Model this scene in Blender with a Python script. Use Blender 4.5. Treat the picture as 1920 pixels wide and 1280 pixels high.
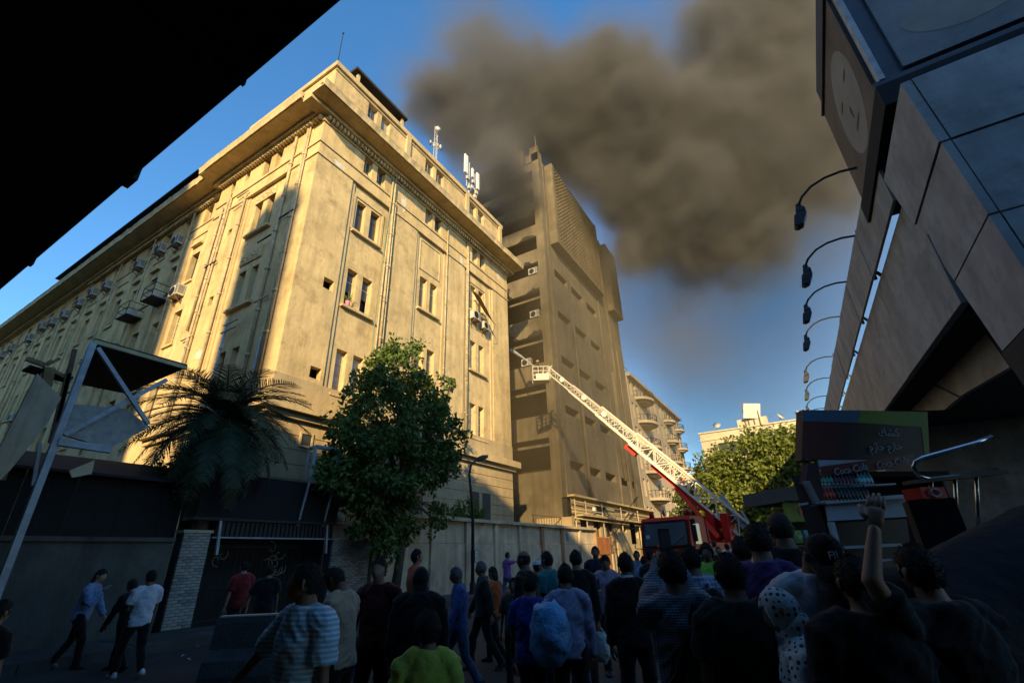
import bpy, bmesh, math, random
from mathutils import Vector, Matrix, noise
random.seed(7)
R = math.radians
for o in list(bpy.data.objects):
    bpy.data.objects.remove(o)
scene = bpy.context.scene
COL = scene.collection

# ------------------------------------------------------------------ camera
# world axes: +Y runs along the street, -X towards the old building, Z up
FPX, PITCH, ROLL, YAW, EYE = 868.5, 0.433206, -0.0337178, 0.532173, 1.70
_f = Vector((0, math.cos(PITCH), math.sin(PITCH)))
_u = Vector((0, -math.sin(PITCH), math.cos(PITCH)))
_r = Vector((1, 0, 0))
_c, _s = math.cos(ROLL), math.sin(ROLL)
_r, _u = _c * _r + _s * _u, -_s * _r + _c * _u
_cy, _sy = math.cos(YAW), math.sin(YAW)
_W = Matrix(((_cy, -_sy, 0), (_sy, _cy, 0), (0, 0, 1)))
CR, CU, CF = _W @ _r, _W @ _u, _W @ _f
CAM = Vector((0, 0, EYE))
cd = bpy.data.cameras.new('camera')
cam = bpy.data.objects.new('camera', cd)
COL.objects.link(cam)
cd.sensor_width = 36
cd.lens = FPX / 1920 * 36
cd.clip_start = 0.05
cd.clip_end = 3000
cam.matrix_world = Matrix((
    (CR.x, CU.x, -CF.x, 0), (CR.y, CU.y, -CF.y, 0), (CR.z, CU.z, -CF.z, EYE), (0, 0, 0, 1)))
scene.camera = cam

# ------------------------------------------------------------------ light
SUN_EL = R(20)
SUN_H = Vector((0.45, -0.893, 0)).normalized()          # horizontally towards the sun
SUN_D = (SUN_H * math.cos(SUN_EL) + Vector((0, 0, math.sin(SUN_EL)))).normalized()
sl = bpy.data.lights.new('sun', 'SUN')
sl.energy = 4.2
sl.color = (1.0, 0.74, 0.36)
sl.angle = R(0.8)
sun = bpy.data.objects.new('sun', sl)
COL.objects.link(sun)
sun.rotation_euler = SUN_D.to_track_quat('Z', 'Y').to_euler()
world = bpy.data.worlds.new('World')
scene.world = world
world.use_nodes = True
wn = world.node_tree.nodes
wl = world.node_tree.links
bg = wn['Background']
sky = wn.new('ShaderNodeTexSky')
sky.sky_type = 'NISHITA'
sky.sun_disc = False
sky.sun_elevation = SUN_EL
sky.sun_rotation = math.atan2(SUN_H.x, SUN_H.y)
sky.air_density = 1.0
sky.dust_density = 0.2
sky.ozone_density = 3.0
hs = wn.new('ShaderNodeHueSaturation')
hs.inputs['Hue'].default_value = 0.497
hs.inputs['Saturation'].default_value = 1.2
hs.inputs['Value'].default_value = 1.0
wl.new(sky.outputs[0], hs.inputs['Color'])
wl.new(hs.outputs[0], bg.inputs[0])
bg.inputs[1].default_value = 0.15
vs = scene.view_settings
vs.view_transform = 'Standard'
vs.look = 'None'
vs.gamma = 1.0
vs.use_curve_mapping = False
vs.exposure = 1.1
cy = scene.cycles
cy.use_denoising = True
cy.max_bounces = 6
cy.diffuse_bounces = 3
cy.glossy_bounces = 3
cy.transmission_bounces = 4
cy.volume_bounces = 1
cy.transparent_max_bounces = 12
cy.volume_step_rate = 1.0
cy.volume_max_steps = 256
cy.sample_clamp_indirect = 4.0
cy.caustics_reflective = False
cy.caustics_refractive = False

# ------------------------------------------------------------------ pixel helpers (photo pixels, 1920 x 1280)
def ray(px, py):
    return CF + (px - 960) / FPX * CR - (py - 640) / FPX * CU
def onx(px, py, x):
    d = ray(px, py); return CAM + d * ((x - CAM.x) / d.x)
def ony(px, py, y):
    d = ray(px, py); return CAM + d * ((y - CAM.y) / d.y)
def onz(px, py, z=0.0):
    d = ray(px, py); return CAM + d * ((z - CAM.z) / d.z)
def atd(px, py, w):
    return CAM + ray(px, py) * w

# ------------------------------------------------------------------ objects
WM = {}
IDM = Matrix.Identity(4)
def tag(o, label=None, cat=None, group=None, kind=None):
    if label: o['label'] = label
    if cat: o['category'] = cat
    if group: o['group'] = group
    if kind: o['kind'] = kind
    return o
def thing(name, label, cat, loc=(0, 0, 0), rz=0.0, group=None):
    o = bpy.data.objects.new(name, None)
    o.empty_display_size = 0.2
    COL.objects.link(o)
    o.location = loc
    o.rotation_euler = (0, 0, rz)
    WM[o] = Matrix.Translation(loc) @ Matrix.Rotation(rz, 4, 'Z')
    return tag(o, label, cat, group)
def link(o, parent=None, local=False):
    COL.objects.link(o)
    if parent is None:
        WM[o] = IDM
        return o
    o.parent = parent
    if local:
        WM[o] = WM[parent]
    else:
        o.matrix_parent_inverse = WM[parent].inverted()
        WM[o] = IDM
    return o
def inst(mesh, name, parent=None, loc=(0, 0, 0), rot=(0, 0, 0), scale=(1, 1, 1), world=True):
    o = bpy.data.objects.new(name, mesh)
    link(o, parent, not world)
    o.location = loc
    o.rotation_euler = rot
    o.scale = scale
    WM[o] = WM[o] @ Matrix.LocRotScale(Vector(loc), __import__('mathutils').Euler(rot), Vector(scale))
    return o
def copy_tree(o, parent=None):
    c = o.copy()
    COL.objects.link(c)
    c.parent = parent
    for ch in list(o.children):
        copy_tree(ch, c)
    return c
def place(o, loc, rz=0.0, s=None):
    o.location = loc
    o.rotation_euler = (0, 0, rz)
    if s: o.scale = (s, s, s)
    return o

class MB:
    """collects faces and builds ONE mesh object"""
    def __init__(s):
        s.v, s.f, s.m = [], [], []
        s.mi = 0
    def add(s, vs_, fs):
        b = len(s.v)
        s.v += [tuple(p) for p in vs_]
        for f in fs:
            s.f.append(tuple(b + i for i in f)); s.m.append(s.mi)
    def quad(s, a, b, c, d): s.add((a, b, c, d), ((0, 1, 2, 3),))
    def box(s, x0, x1, y0, y1, z0, z1):
        s.add([(x, y, z) for z in (z0, z1) for y in (y0, y1) for x in (x0, x1)],
              ((0, 2, 3, 1), (4, 5, 7, 6), (0, 1, 5, 4), (2, 6, 7, 3), (0, 4, 6, 2), (1, 3, 7, 5)))
    def obox(s, c, ax, ay, az):
        c, ax, ay, az = map(Vector, (c, ax, ay, az))
        s.add([c + i * ax + j * ay + k * az for k in (-1, 1) for j in (-1, 1) for i in (-1, 1)],
              ((0, 2, 3, 1), (4, 5, 7, 6), (0, 1, 5, 4), (2, 6, 7, 3), (0, 4, 6, 2), (1, 3, 7, 5)))
    def bar(s, p, q, w, h=None, up=(0, 0, 1)):
        p, q = Vector(p), Vector(q)
        h = h or w
        d = q - p
        t = d.normalized()
        upv = Vector(up)
        if abs(t.dot(upv)) > 0.98: upv = Vector((1, 0, 0))
        a = t.cross(upv).normalized()
        b = a.cross(t).normalized()
        s.obox((p + q) / 2, a * w / 2, b * h / 2, d / 2)
    def loft(s, rings, cap=True, close=True):
        n = len(rings[0]); b = len(s.v)
        for r in rings: s.v += [tuple(p) for p in r]
        for i in range(len(rings) - 1):
            for j in range(n if close else n - 1):
                k = (j + 1) % n
                s.f.append((b + i * n + j, b + i * n + k, b + (i + 1) * n + k, b + (i + 1) * n + j)); s.m.append(s.mi)
        if cap:
            s.f.append(tuple(b + j for j in range(n))[::-1]); s.m.append(s.mi)
            e = b + (len(rings) - 1) * n
            s.f.append(tuple(e + j for j in range(n))); s.m.append(s.mi)
    def tube(s, pts, rad, n=8, cap=True, up=None, flat=1.0):
        pts = [Vector(p) for p in pts]
        if not isinstance(rad, (list, tuple)): rad = [rad] * len(pts)
        rings = []
        a = None
        for i, p in enumerate(pts):
            t = (pts[min(i + 1, len(pts) - 1)] - pts[max(i - 1, 0)])
            t = t.normalized() if t.length > 1e-9 else Vector((0, 0, 1))
            if a is None:
                ref = Vector(up) if up else (Vector((0, 0, 1)) if abs(t.z) < 0.9 else Vector((1, 0, 0)))
                a = ref - t * ref.dot(t)
            else:
                a = a - t * a.dot(t)
            a.normalize()
            b = t.cross(a)
            rr = rad[i]
            ra, rb = rr if isinstance(rr, (tuple, list)) else (rr, rr * flat)
            rings.append([p + a * math.cos(k * 2 * math.pi / n) * ra + b * math.sin(k * 2 * math.pi / n) * rb for k in range(n)])
        s.loft(rings, cap)
    def cyl(s, p, q, r, r2=None, n=12): s.tube((p, q), [r, r if r2 is None else r2], n)
    def sphere(s, c, r, n=10, m=6, sc=(1, 1, 1)):
        c = Vector(c)
        rings = []
        for i in range(1, m):
            th = math.pi * i / m
            rings.append([c + Vector((math.sin(th) * math.cos(2 * math.pi * j / n) * r * sc[0], math.sin(th) * math.sin(2 * math.pi * j / n) * r * sc[1], math.cos(th) * r * sc[2])) for j in range(n)])
        s.loft(rings, True)
    def mesh(s, name, mats, smooth=False):
        me = bpy.data.meshes.new(name)
        me.from_pydata(s.v, [], s.f)
        mats = mats if isinstance(mats, (list, tuple)) else [mats]
        for m in mats: me.materials.append(m)
        if len(mats) > 1: me.polygons.foreach_set('material_index', s.m)
        if smooth: me.polygons.foreach_set('use_smooth', [True] * len(s.f))
        me.update()
        return me
    def build(s, name, mats, parent=None, smooth=False, local=False):
        o = bpy.data.objects.new(name, s.mesh(name, mats, smooth))
        return link(o, parent, local)

def one(name, mat, parent, fn, smooth=False, local=False):
    m = MB(); fn(m); return m.build(name, mat, parent, smooth, local)
def boxo(name, mat, parent, *b, local=False):
    m = MB(); m.box(*b); return m.build(name, mat, parent, False, local)

def smooth_by_angle(me, ang=40):
    me.polygons.foreach_set('use_smooth', [True] * len(me.polygons))
    try: me.set_sharp_from_angle(angle=R(ang))
    except Exception: pass

# ------------------------------------------------------------------ materials
MAT = {}
def mat(name, col, rough=0.8, var=0.25, scale=1.5, bump=0.0, bscale=25.0, metal=0.0, streak=0.0, dirt=None, dscale=0.35,
        damt=0.5, spec=0.3, alpha=1.0, emit=None, estr=0.0, coord='Object', trans=0.0, ao=None, sheen=0.0):
    m = bpy.data.materials.new(name)
    m.use_nodes = True
    nt = m.node_tree
    N, L = nt.nodes, nt.links
    b = N['Principled BSDF']
    b.inputs['Roughness'].default_value = rough
    b.inputs['Metallic'].default_value = metal
    b.inputs['Specular IOR Level'].default_value = spec
    if alpha < 1: b.inputs['Alpha'].default_value = alpha
    if trans: b.inputs['Transmission Weight'].default_value = trans
    if sheen: b.inputs['Sheen Weight'].default_value = sheen
    if emit:
        b.inputs['Emission Color'].default_value = (*emit, 1)
        b.inputs['Emission Strength'].default_value = estr
    tc = N.new('ShaderNodeTexCoord')
    out = tc.outputs[coord]
    c = Vector(col)
    if var > 0:
        no = N.new('ShaderNodeTexNoise')
        no.inputs['Scale'].default_value = scale
        no.inputs['Detail'].default_value = 6
        no.inputs['Roughness'].default_value = 0.65
        L.new(out, no.inputs['Vector'])
        rp = N.new('ShaderNodeValToRGB')
        rp.color_ramp.elements[0].position = 0.3
        rp.color_ramp.elements[1].position = 0.7
        rp.color_ramp.elements[0].color = (*(c * (1 - var)), 1)
        rp.color_ramp.elements[1].color = (*[min(1, x * (1 + var * 0.6)) for x in c], 1)
        L.new(no.outputs[0], rp.inputs[0])
        cur = rp.outputs[0]
        if streak > 0:
            mp = N.new('ShaderNodeMapping')
            mp.inputs['Scale'].default_value = (0.9, 0.9, 0.10)
            L.new(out, mp.inputs[0])
            n2 = N.new('ShaderNodeTexNoise')
            n2.inputs['Scale'].default_value = 1.6
            n2.inputs['Detail'].default_value = 7
            n2.inputs['Roughness'].default_value = 0.7
            L.new(mp.outputs[0], n2.inputs['Vector'])
            r2 = N.new('ShaderNodeMapRange')
            r2.inputs[1].default_value = 0.46
            r2.inputs[2].default_value = 0.75
            L.new(n2.outputs[0], r2.inputs[0])
            ml = N.new('ShaderNodeMath'); ml.operation = 'MULTIPLY'; ml.inputs[1].default_value = streak
            L.new(r2.outputs[0], ml.inputs[0])
            mx = N.new('ShaderNodeMix'); mx.data_type = 'RGBA'
            mx.inputs[7].default_value = (*(c * 0.35), 1)
            L.new(ml.outputs[0], mx.inputs[0]); L.new(cur, mx.inputs[6])
            cur = mx.outputs[2]
        if dirt:
            n3 = N.new('ShaderNodeTexNoise')
            n3.inputs['Scale'].default_value = dscale
            n3.inputs['Detail'].default_value = 9
            n3.inputs['Roughness'].default_value = 0.72
            L.new(out, n3.inputs['Vector'])
            r3 = N.new('ShaderNodeMapRange')
            r3.inputs[1].default_value = 0.52
            r3.inputs[2].default_value = 0.72
            r3.inputs[4].default_value = damt
            L.new(n3.outputs[0], r3.inputs[0])
            mx = N.new('ShaderNodeMix'); mx.data_type = 'RGBA'
            mx.inputs[7].default_value = (*dirt, 1)
            L.new(r3.outputs[0], mx.inputs[0]); L.new(cur, mx.inputs[6])
            cur = mx.outputs[2]
        L.new(cur, b.inputs['Base Color'])
    else:
        b.inputs['Base Color'].default_value = (*c, 1)
    if bump > 0:
        nb = N.new('ShaderNodeTexNoise')
        nb.inputs['Scale'].default_value = bscale
        nb.inputs['Detail'].default_value = 5
        L.new(out, nb.inputs['Vector'])
        bp = N.new('ShaderNodeBump')
        bp.inputs['Strength'].default_value = bump
        bp.inputs['Distance'].default_value = 0.03
        L.new(nb.outputs[0], bp.inputs['Height'])
        L.new(bp.outputs[0], b.inputs['Normal'])
    MAT[name] = m
    return m

STUCCO = mat('stucco', (0.60, 0.45, 0.225), 0.9, 0.22, 0.8, 0.6, 5, streak=0.6, dirt=(0.25, 0.17, 0.08), dscale=0.9, damt=0.8)
STUCCO_T = mat('stucco_trim', (0.55, 0.425, 0.23), 0.9, 0.2, 1.6, 0.5, 12, streak=0.6, dirt=(0.26, 0.19, 0.11), dscale=0.8, damt=0.6)
STUCCO_B = mat('stucco_base', (0.47, 0.36, 0.20), 0.9, 0.2, 1.2, 0.4, 10, streak=0.5, dirt=(0.22, 0.17, 0.1), dscale=0.6, damt=0.6)
PLASTER = mat('bare_plaster', (0.62, 0.58, 0.5), 0.95, 0.2, 3, 0.5, 20)
CONC = mat('tower_concrete', (0.185, 0.148, 0.092), 0.9, 0.3, 0.5, 0.3, 8, streak=0.8, dirt=(0.06, 0.048, 0.032), dscale=0.35, damt=0.85)
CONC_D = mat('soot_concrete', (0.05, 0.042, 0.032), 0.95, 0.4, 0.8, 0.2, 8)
WALLC = mat('yard_wall_concrete', (0.60, 0.48, 0.32), 0.9, 0.25, 1.2, 0.35, 14, streak=0.75, dirt=(0.14, 0.12, 0.1), dscale=0.7, damt=0.6)
RUSTY = mat('rust_stained_concrete', (0.42, 0.24, 0.12), 0.9, 0.3, 2.0, 0.3, 14, streak=0.7)
MARBLE = mat('grey_cladding', (0.33, 0.32, 0.31), 0.6, 0.35, 1.1, 0.2, 6, streak=.45, dirt=(0.12, 0.11, 0.10), dscale=1.3, damt=0.75)
MARBLE_D = mat('dark_cladding', (0.07, 0.085, 0.11), 0.6, 0.2, 1.2, 0.1, 5)
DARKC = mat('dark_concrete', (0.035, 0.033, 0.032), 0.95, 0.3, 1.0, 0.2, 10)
ASPH = mat('asphalt', (0.04, 0.039, 0.037), 0.85, 0.35, 0.8, 0.4, 40, dirt=(0.10, 0.095, 0.085), dscale=0.5, damt=0.6)
PAVE = mat('pavement_stone', (0.07, 0.067, 0.062), 0.85, 0.3, 1.5, 0.4, 25, dirt=(0.05, 0.05, 0.05), dscale=0.9)
BRICK = mat('pale_brick', (0.36, 0.34, 0.29), 0.85, 0.35, 5, 0.4, 40, coord='Object')
BRICK2 = mat('pale_brick_stained', (0.25, 0.23, 0.2), 0.9, 0.4, 6, 0.4, 40)
MORTAR = mat('mortar', (0.07, 0.065, 0.06), 0.95, 0.2, 5)
GLASS = mat('dark_window_glass', (0.05, 0.06, 0.07), 0.12, 0.0, spec=0.6)
GLASS_L = mat('frosted_window_glass', (0.34, 0.31, 0.25), 0.35, 0.3, 3.0, spec=0.5)
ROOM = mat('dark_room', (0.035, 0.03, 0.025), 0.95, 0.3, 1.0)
FRAMEW = mat('cream_window_frame', (0.52, 0.45, 0.32), 0.7, 0.2, 4)
FRAMED = mat('brown_window_frame', (0.12, 0.09, 0.06), 0.7, 0.2, 4)
SHUT = mat('slatted_shutter', (0.30, 0.24, 0.15), 0.8, 0.25, 5)
PIPE = mat('drain_pipe_paint', (0.46, 0.37, 0.22), 0.6, 0.35, 3, streak=0.6)
PIPE_G = mat('green_hose', (0.16, 0.24, 0.17), 0.6, 0.2, 3)
STEEL = mat('white_steel', (0.42, 0.43, 0.44), 0.5, 0.3, 3, dirt=(0.2, 0.14, 0.1), dscale=2, damt=0.5)
RUST = mat('rusty_steel', (0.18, 0.11, 0.07), 0.8, 0.4, 3)
IRON = mat('black_iron', (0.02, 0.02, 0.021), 0.55, 0.2, 4)
BLACK = mat('matt_black', (0.012, 0.012, 0.012), 0.8, 0.2, 4)
ACW = mat('ac_casing', (0.50, 0.48, 0.42), 0.55, 0.2, 3, streak=0.4)
ROOFD = mat('dark_roof_sheet', (0.035, 0.032, 0.03), 0.85, 0.3, 2)
WOOD = mat('old_timber', (0.30, 0.19, 0.09), 0.85, 0.3, 4)
LEAFD = None
# ================================================================== ground
g = MB(); g.quad((-900, -900, 0), (900, -900, 0), (900, 1500, 0), (-900, 1500, 0))
tag(g.build('road', ASPH), kind='structure')
pv = thing('pavement', None, None); del_keys = None
pv['kind'] = 'structure'
for i in range(34):
    for j in range(2):
        y0 = -6 + i * 1.5; x0 = -15.35 + j * 1.0
        jit = random.uniform(-.006, .006)
        boxo('slab', PAVE, pv, x0 + .012, x0 + .988, y0 + .012, y0 + 1.488, 0.0, .17 + jit)
for i in range(26):
    y0 = -6 + i * 2.0
    boxo('kerbstone', PAVE, pv, -13.34, -13.12, y0 + .008, y0 + 1.992, 0, .185)

# ================================================================== window kit
def wall_holes(mb, O, U, N, u0, u1, z0, z1, holes, depth):
    O, U, N = Vector(O), Vector(U), Vector(N)
    us = sorted({u0, u1, *[h[0] for h in holes], *[h[1] for h in holes]})
    zs = sorted({z0, z1, *[h[2] for h in holes], *[h[3] for h in holes]})
    us = [x for x in us if u0 - 1e-6 <= x <= u1 + 1e-6]
    zs = [x for x in zs if z0 - 1e-6 <= x <= z1 + 1e-6]
    P = lambda u, z, d=0.0: O + U * u + Vector((0, 0, z)) - N * d
    for a, b in zip(us, us[1:]):
        for c, d in zip(zs, zs[1:]):
            mu, mz = (a + b) / 2, (c + d) / 2
            if any(h[0] < mu < h[1] and h[2] < mz < h[3] for h in holes): continue
            mb.quad(P(a, c), P(b, c), P(b, d), P(a, d))
    for h in holes:
        a, b, c, d = h[:4]
        mb.quad(P(a, c), P(b, c), P(b, c, depth), P(a, c, depth))
        mb.quad(P(a, d), P(b, d), P(b, d, depth), P(a, d, depth))
        mb.quad(P(a, c), P(a, d), P(a, d, depth), P(a, c, depth))
        mb.quad(P(b, c), P(b, d), P(b, d, depth), P(b, c, depth))
_WT = {}
def win_meshes(w, h, style):
    k = (round(w, 2), round(h, 2), style)
    if k in _WT: return _WT[k]
    t = .055
    f = MB()
    for b in ((0, t, 0, h), (w - t, w, 0, h), (t, w - t, 0, t), (t, w - t, h - t, h)):
        f.box(b[0], b[1], 0, .06, b[2], b[3])
    if h > 1.7:
        f.box(t, w - t, .005, .05, h * .70, h * .70 + .05)
        if style in ('grid', 'lit'):
            for q in (.24, .47): f.box(t, w - t, .012, .04, h * q, h * q + .03)
    else:
        f.box(w / 2 - .02, w / 2 + .02, .005, .05, t, h - t)
        f.box(t, w / 2 - .02, .01, .045, h * .5, h * .5 + .03)
    fm = FRAMED if style in ('dark',) else FRAMEW
    fme = f.mesh('window_frame', fm)
    p = MB()
    if style == 'open':
        p.quad((t, .03, h * .45), (w - t, .03, h * .45), (w - t, .03, h - t), (t, .03, h - t))
    elif style == 'shutter':
        n = max(6, int(h / .11))
        for i in range(n):
            z = t + (h - 2 * t) * i / n
            p.box(t, w - t, .02, .045, z, z + (h - 2 * t) / n * .8)
        p.quad((t, .05, t), (w - t, .05, t), (w - t, .05, h - t), (t, .05, h - t))
    else:
        p.quad((t, .03, t), (w - t, .03, t), (w - t, .03, h - t), (t, .03, h - t))
    pm = {'lit': GLASS_L, 'shutter': SHUT}.get(style, GLASS)
    _WT[k] = (fme, p.mesh('pane', pm))
    return _WT[k]
def window(parent, loc, w, h, rz, style='grid'):
    fme, pme = win_meshes(w, h, style)
    o = inst(fme, 'window', parent, loc, (0, 0, rz))
    c = bpy.data.objects.new('pane', pme)
    COL.objects.link(c); c.parent = o
    return o

# ================================================================== old main building
DZ = 0.1
FX, FY0, FY1 = -18.0, 10.63, 30.0      # street facade plane and its two ends
LY, LX1 = 10.63, -28.2                 # side facade plane, end of the corner block
WY, WX1 = 11.0, -92.0                  # long wing
mbld = thing('office_building', 'old cream stucco office building with heavy cornice and paired windows on the corner', 'building', (FX, FY0, 0))
HP = math.pi / 2
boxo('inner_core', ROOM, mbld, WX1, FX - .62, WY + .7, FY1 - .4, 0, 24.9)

def yz(z): return z + DZ
rows = {'r4': (8.9, 11.25), 'r3': (13.7, 16.0), 'r2': (18.5, 20.7), 'at': (22.75, 24.1), 'b1': (16.1, 18.5), 'b0': (11.25, 13.6)}
pairsR = {'A': (13.63, 14.28, 14.68, 15.36), 'B': (19.2, 19.9, 20.22, 20.92), 'C': (24.78, 25.48, 25.84, 26.52)}
holesLow, holesAt = [], []
for c, p in pairsR.items():
    rr = ('b1', 'b0', ) if c == 'B' else ('r4', 'r3', 'r2')
    for rname in rr:
        z0, z1 = rows[rname]
        for a, b in ((p[0], p[1]), (p[2], p[3])):
            holesLow.append((a, b, yz(z0), yz(z1), c + rname))
    for a, b in ((p[0], p[1]), (p[2], p[3])):
        holesAt.append((a, b, yz(22.75), yz(24.1), c + 'at'))
sq = [(12.2, 12.8, yz(14.03), yz(14.64)), (12.25, 12.84, yz(9.28), yz(9.84))]
BX = FX - .14
w = MB()
wall_holes(w, (BX, 0, 0), (0, 1, 0), (1, 0, 0), 13.0, FY1, yz(9.05), yz(21.7), [h for h in holesLow], .34)
w.build('wall', STUCCO, mbld)
w = MB()
wall_holes(w, (FX, 0, 0), (0, 1, 0), (1, 0, 0), FY0, FY1, yz(21.7), yz(24.95), holesAt, .4)
w.quad((BX, 13.0, yz(21.7)), (FX, 13.0, yz(21.7)), (FX, FY1, yz(21.7)), (BX, FY1, yz(21.7)))
w.build('attic_wall', STUCCO, mbld)
w = MB()
wall_holes(w, (FX, 0, 0), (0, 1, 0), (1, 0, 0), FY0, 13.02, yz(9.05), yz(21.7), sq, .34)
w.quad((FX, 13.02, yz(9.05)), (BX, 13.02, yz(9.05)), (BX, 13.02, yz(21.7)), (FX, 13.02, yz(21.7)))
w.build('corner_pier', STUCCO, mbld)
for a, b in ((16.55, 18.55), (21.75, 23.85), (27.62, FY1)):
    boxo('pilaster', STUCCO, mbld, BX - .02, FX, a, b, yz(9.05), yz(21.69))
for a, b in ((13.03, 13.28), (16.3, 16.54), (18.56, 18.8), (21.5, 21.74), (23.86, 24.1), (27.36, 27.61)):
    boxo('pilaster_strip', STUCCO_T, mbld, BX - .02, FX - .07, a, b, yz(9.05), yz(21.685))
# string courses
for z in (21.66, 22.56):
    boxo('string_course', STUCCO_T, mbld, FX - .05, FX + .07, FY0 - .07, FY1 + .07, yz(z), yz(z + .09))
    boxo('string_course', STUCCO_T, mbld, LX1, FX - .052, LY - .07, LY + .05, yz(z), yz(z + .09))
    boxo('string_course', STUCCO_T, mbld, WX1, LX1 - .002, WY - .07, WY + .05, yz(z), yz(z + .09))
def styleof(i):
    return ('grid', 'dark', 'grid', 'dark', 'lit')[i % 5]
k = 0
for h in holesLow + holesAt:
    st = styleof(k * 7 + 3); k += 1
    if h[4] == 'Ar3': st = 'open'
    elif h[4] == 'Ar4': st = 'lit'
    elif h[4][0] == 'C' and k % 2: st = 'lit'
    elif h[4] in ('Bb1', 'Bb0'): st = 'shutter'
    fx = BX if h[2] < 21 else FX
    window(mbld, (fx - .26, h[0], h[2]), h[1] - h[0], h[3] - h[2], HP, st)
# sills and raised surrounds
for c, p in pairsR.items():
    for rname in (('b1', 'b0') if c == 'B' else ('r4', 'r3', 'r2')):
        z0, z1 = rows[rname]
        boxo('sill', STUCCO_T, mbld, BX - .05, FX + .08, p[0] - .22, p[3] + .22, yz(z0) - .16, yz(z0) - .02)
    if c != 'B':
        z0, z1 = rows['r2']
        for b in ((p[0] - .3, p[0] - .16, z0, z1 + .3), (p[3] + .16, p[3] + .3, z0, z1 + .3), (p[0] - .16, p[3] + .16, z1 + .16, z1 + .3)):
            boxo('surround', STUCCO_T, mbld, BX - .02, BX + .06, b[0], b[1], yz(b[2]), yz(b[3]))
    boxo('attic_sill', STUCCO_T, mbld, FX - .03, FX + .06, p[0] - .15, p[3] + .15, yz(22.66), yz(22.742))
for b in ((19.0, 21.1, 19.0, 19.06), (19.0, 21.1, 21.3, 21.36), (19.0, 19.06, 19.06, 21.3), (21.04, 21.1, 19.06, 21.3)):
    boxo('panel_moulding', STUCCO_T, mbld, BX - .01, BX + .05, b[0], b[1], yz(b[2]), yz(b[3]))
# side facade of the corner block
pl = (-23.45, -22.78, -22.25, -21.62)
lh, la = [], []
for rname in ('r4', 'r3', 'r2'):
    z0, z1 = rows[rname]
    lh += [(pl[0], pl[1], yz(z0), yz(z1)), (pl[2], pl[3], yz(z0), yz(z1))]
lh += [(-25.75, -25.35, yz(19.4), yz(19.85)), (-25.75, -25.3, yz(14.6), yz(15.2)), (-26.8, -26.35, yz(14.5), yz(15.1)), (-25.75, -25.3, yz(10.2), yz(10.8))]
la = [(pl[0], pl[1], yz(22.85), yz(24.25)), (pl[2], pl[3], yz(22.85), yz(24.25)), (-25.4, -24.95, yz(23.5), yz(24.2)), (-26.95, -26.5, yz(23.3), yz(24.2))]
w = MB()
wall_holes(w, (0, LY + .14, 0), (1, 0, 0), (0, -1, 0), -24.5, -20.4, yz(9.05), yz(21.7), [h for h in lh if -24.5 < h[0] < -20.4], .34)
w.quad((-24.5, LY, yz(21.7)), (-20.4, LY, yz(21.7)), (-20.4, LY + .14, yz(21.7)), (-24.5, LY + .14, yz(21.7)))
w.build('wall', STUCCO, mbld)
w = MB()
wall_holes(w, (0, LY, 0), (1, 0, 0), (0, -1, 0), LX1, FX, yz(21.7), yz(24.95), la, .4)
w.build('attic_wall', STUCCO, mbld)
w = MB()
wall_holes(w, (0, LY, 0), (1, 0, 0), (0, -1, 0), LX1, -24.45, yz(9.05), yz(21.7), [h for h in lh if h[0] < -24.5], .34)
w.quad((-24.45, LY, yz(9.05)), (-24.45, LY + .16, yz(9.05)), (-24.45, LY + .16, yz(21.7)), (-24.45, LY, yz(21.7)))
w.quad((LX1, LY, 0), (LX1, WY + .3, 0), (LX1, WY + .3, yz(24.95)), (LX1, LY, yz(24.95)))
w.build('corner_pier', STUCCO, mbld)
boxo('pilaster', STUCCO, mbld, -20.45, FX - .001, LY, LY + .2, yz(9.05), yz(21.69))
for a, b in ((-24.44, -24.2), (-20.7, -20.46)):
    boxo('pilaster_strip', STUCCO_T, mbld, a, b, LY + .07, LY + .16, yz(9.05), yz(21.685))
for i, h in enumerate(lh + la):
    fy = LY + .14 if -24.5 < h[0] < -20.4 and h[2] < 21 else LY
    window(mbld, (h[0], fy + .26, h[2]), h[1] - h[0], h[3] - h[2], 0, styleof(i * 3 + 1))
for rname in ('r4', 'r3', 'r2'):
    z0 = rows[rname][0]
    boxo('sill', STUCCO_T, mbld, pl[0] - .22, pl[3] + .22, LY - .08, LY + .19, yz(z0) - .16, yz(z0) - .02)
# carved relief plaques between the side windows
for z in (21.05, 16.75):
    m = MB()
    m.box(-23.5, -21.55, LY + .05, LY + .145, yz(z - .32), yz(z + .32))
    for q in range(16):
        m.sphere((-23.3 + q * .105, LY + .05, yz(z) + .16 * math.sin(q * 1.7)), .1, 8, 5, (1, .5, 1))
    m.build('carved_plaque', STUCCO_T, mbld)
# long wing
wcols = [-30.2 - 2.75 * i for i in range(20)]
wh = []
for x in wcols:
    for z0, z1 in ((22.7, 24.1), (18.0, 20.2), (13.6, 15.9), (9.0, 11.2)):
        wh.append((x - .5, x + .5, yz(z0), yz(z1)))
w = MB()
wall_holes(w, (0, WY, 0), (1, 0, 0), (0, -1, 0), WX1, LX1, 0, yz(24.95), wh, .4)
w.build('wing_wall', STUCCO, mbld)
for i, h in enumerate(wh):
    window(mbld, (h[0], WY + .28, h[2]), h[1] - h[0], h[3] - h[2], 0, styleof(i * 11 + i // 4))
for x in wcols:
    boxo('pilaster', STUCCO, mbld, x + 1.0, x + 1.75, WY - .12, WY + .02, yz(9.05), yz(21.64))
    for z in (17.9, 13.5, 8.9):
        boxo('sill', STUCCO_T, mbld, x - .62, x + .62, WY - .12, WY + .03, yz(z - .06), yz(z + .08))
    boxo('window_hood', STUCCO_T, mbld, x - .6, x + .6, WY - .22, WY + .03, yz(20.75), yz(20.9))
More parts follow.
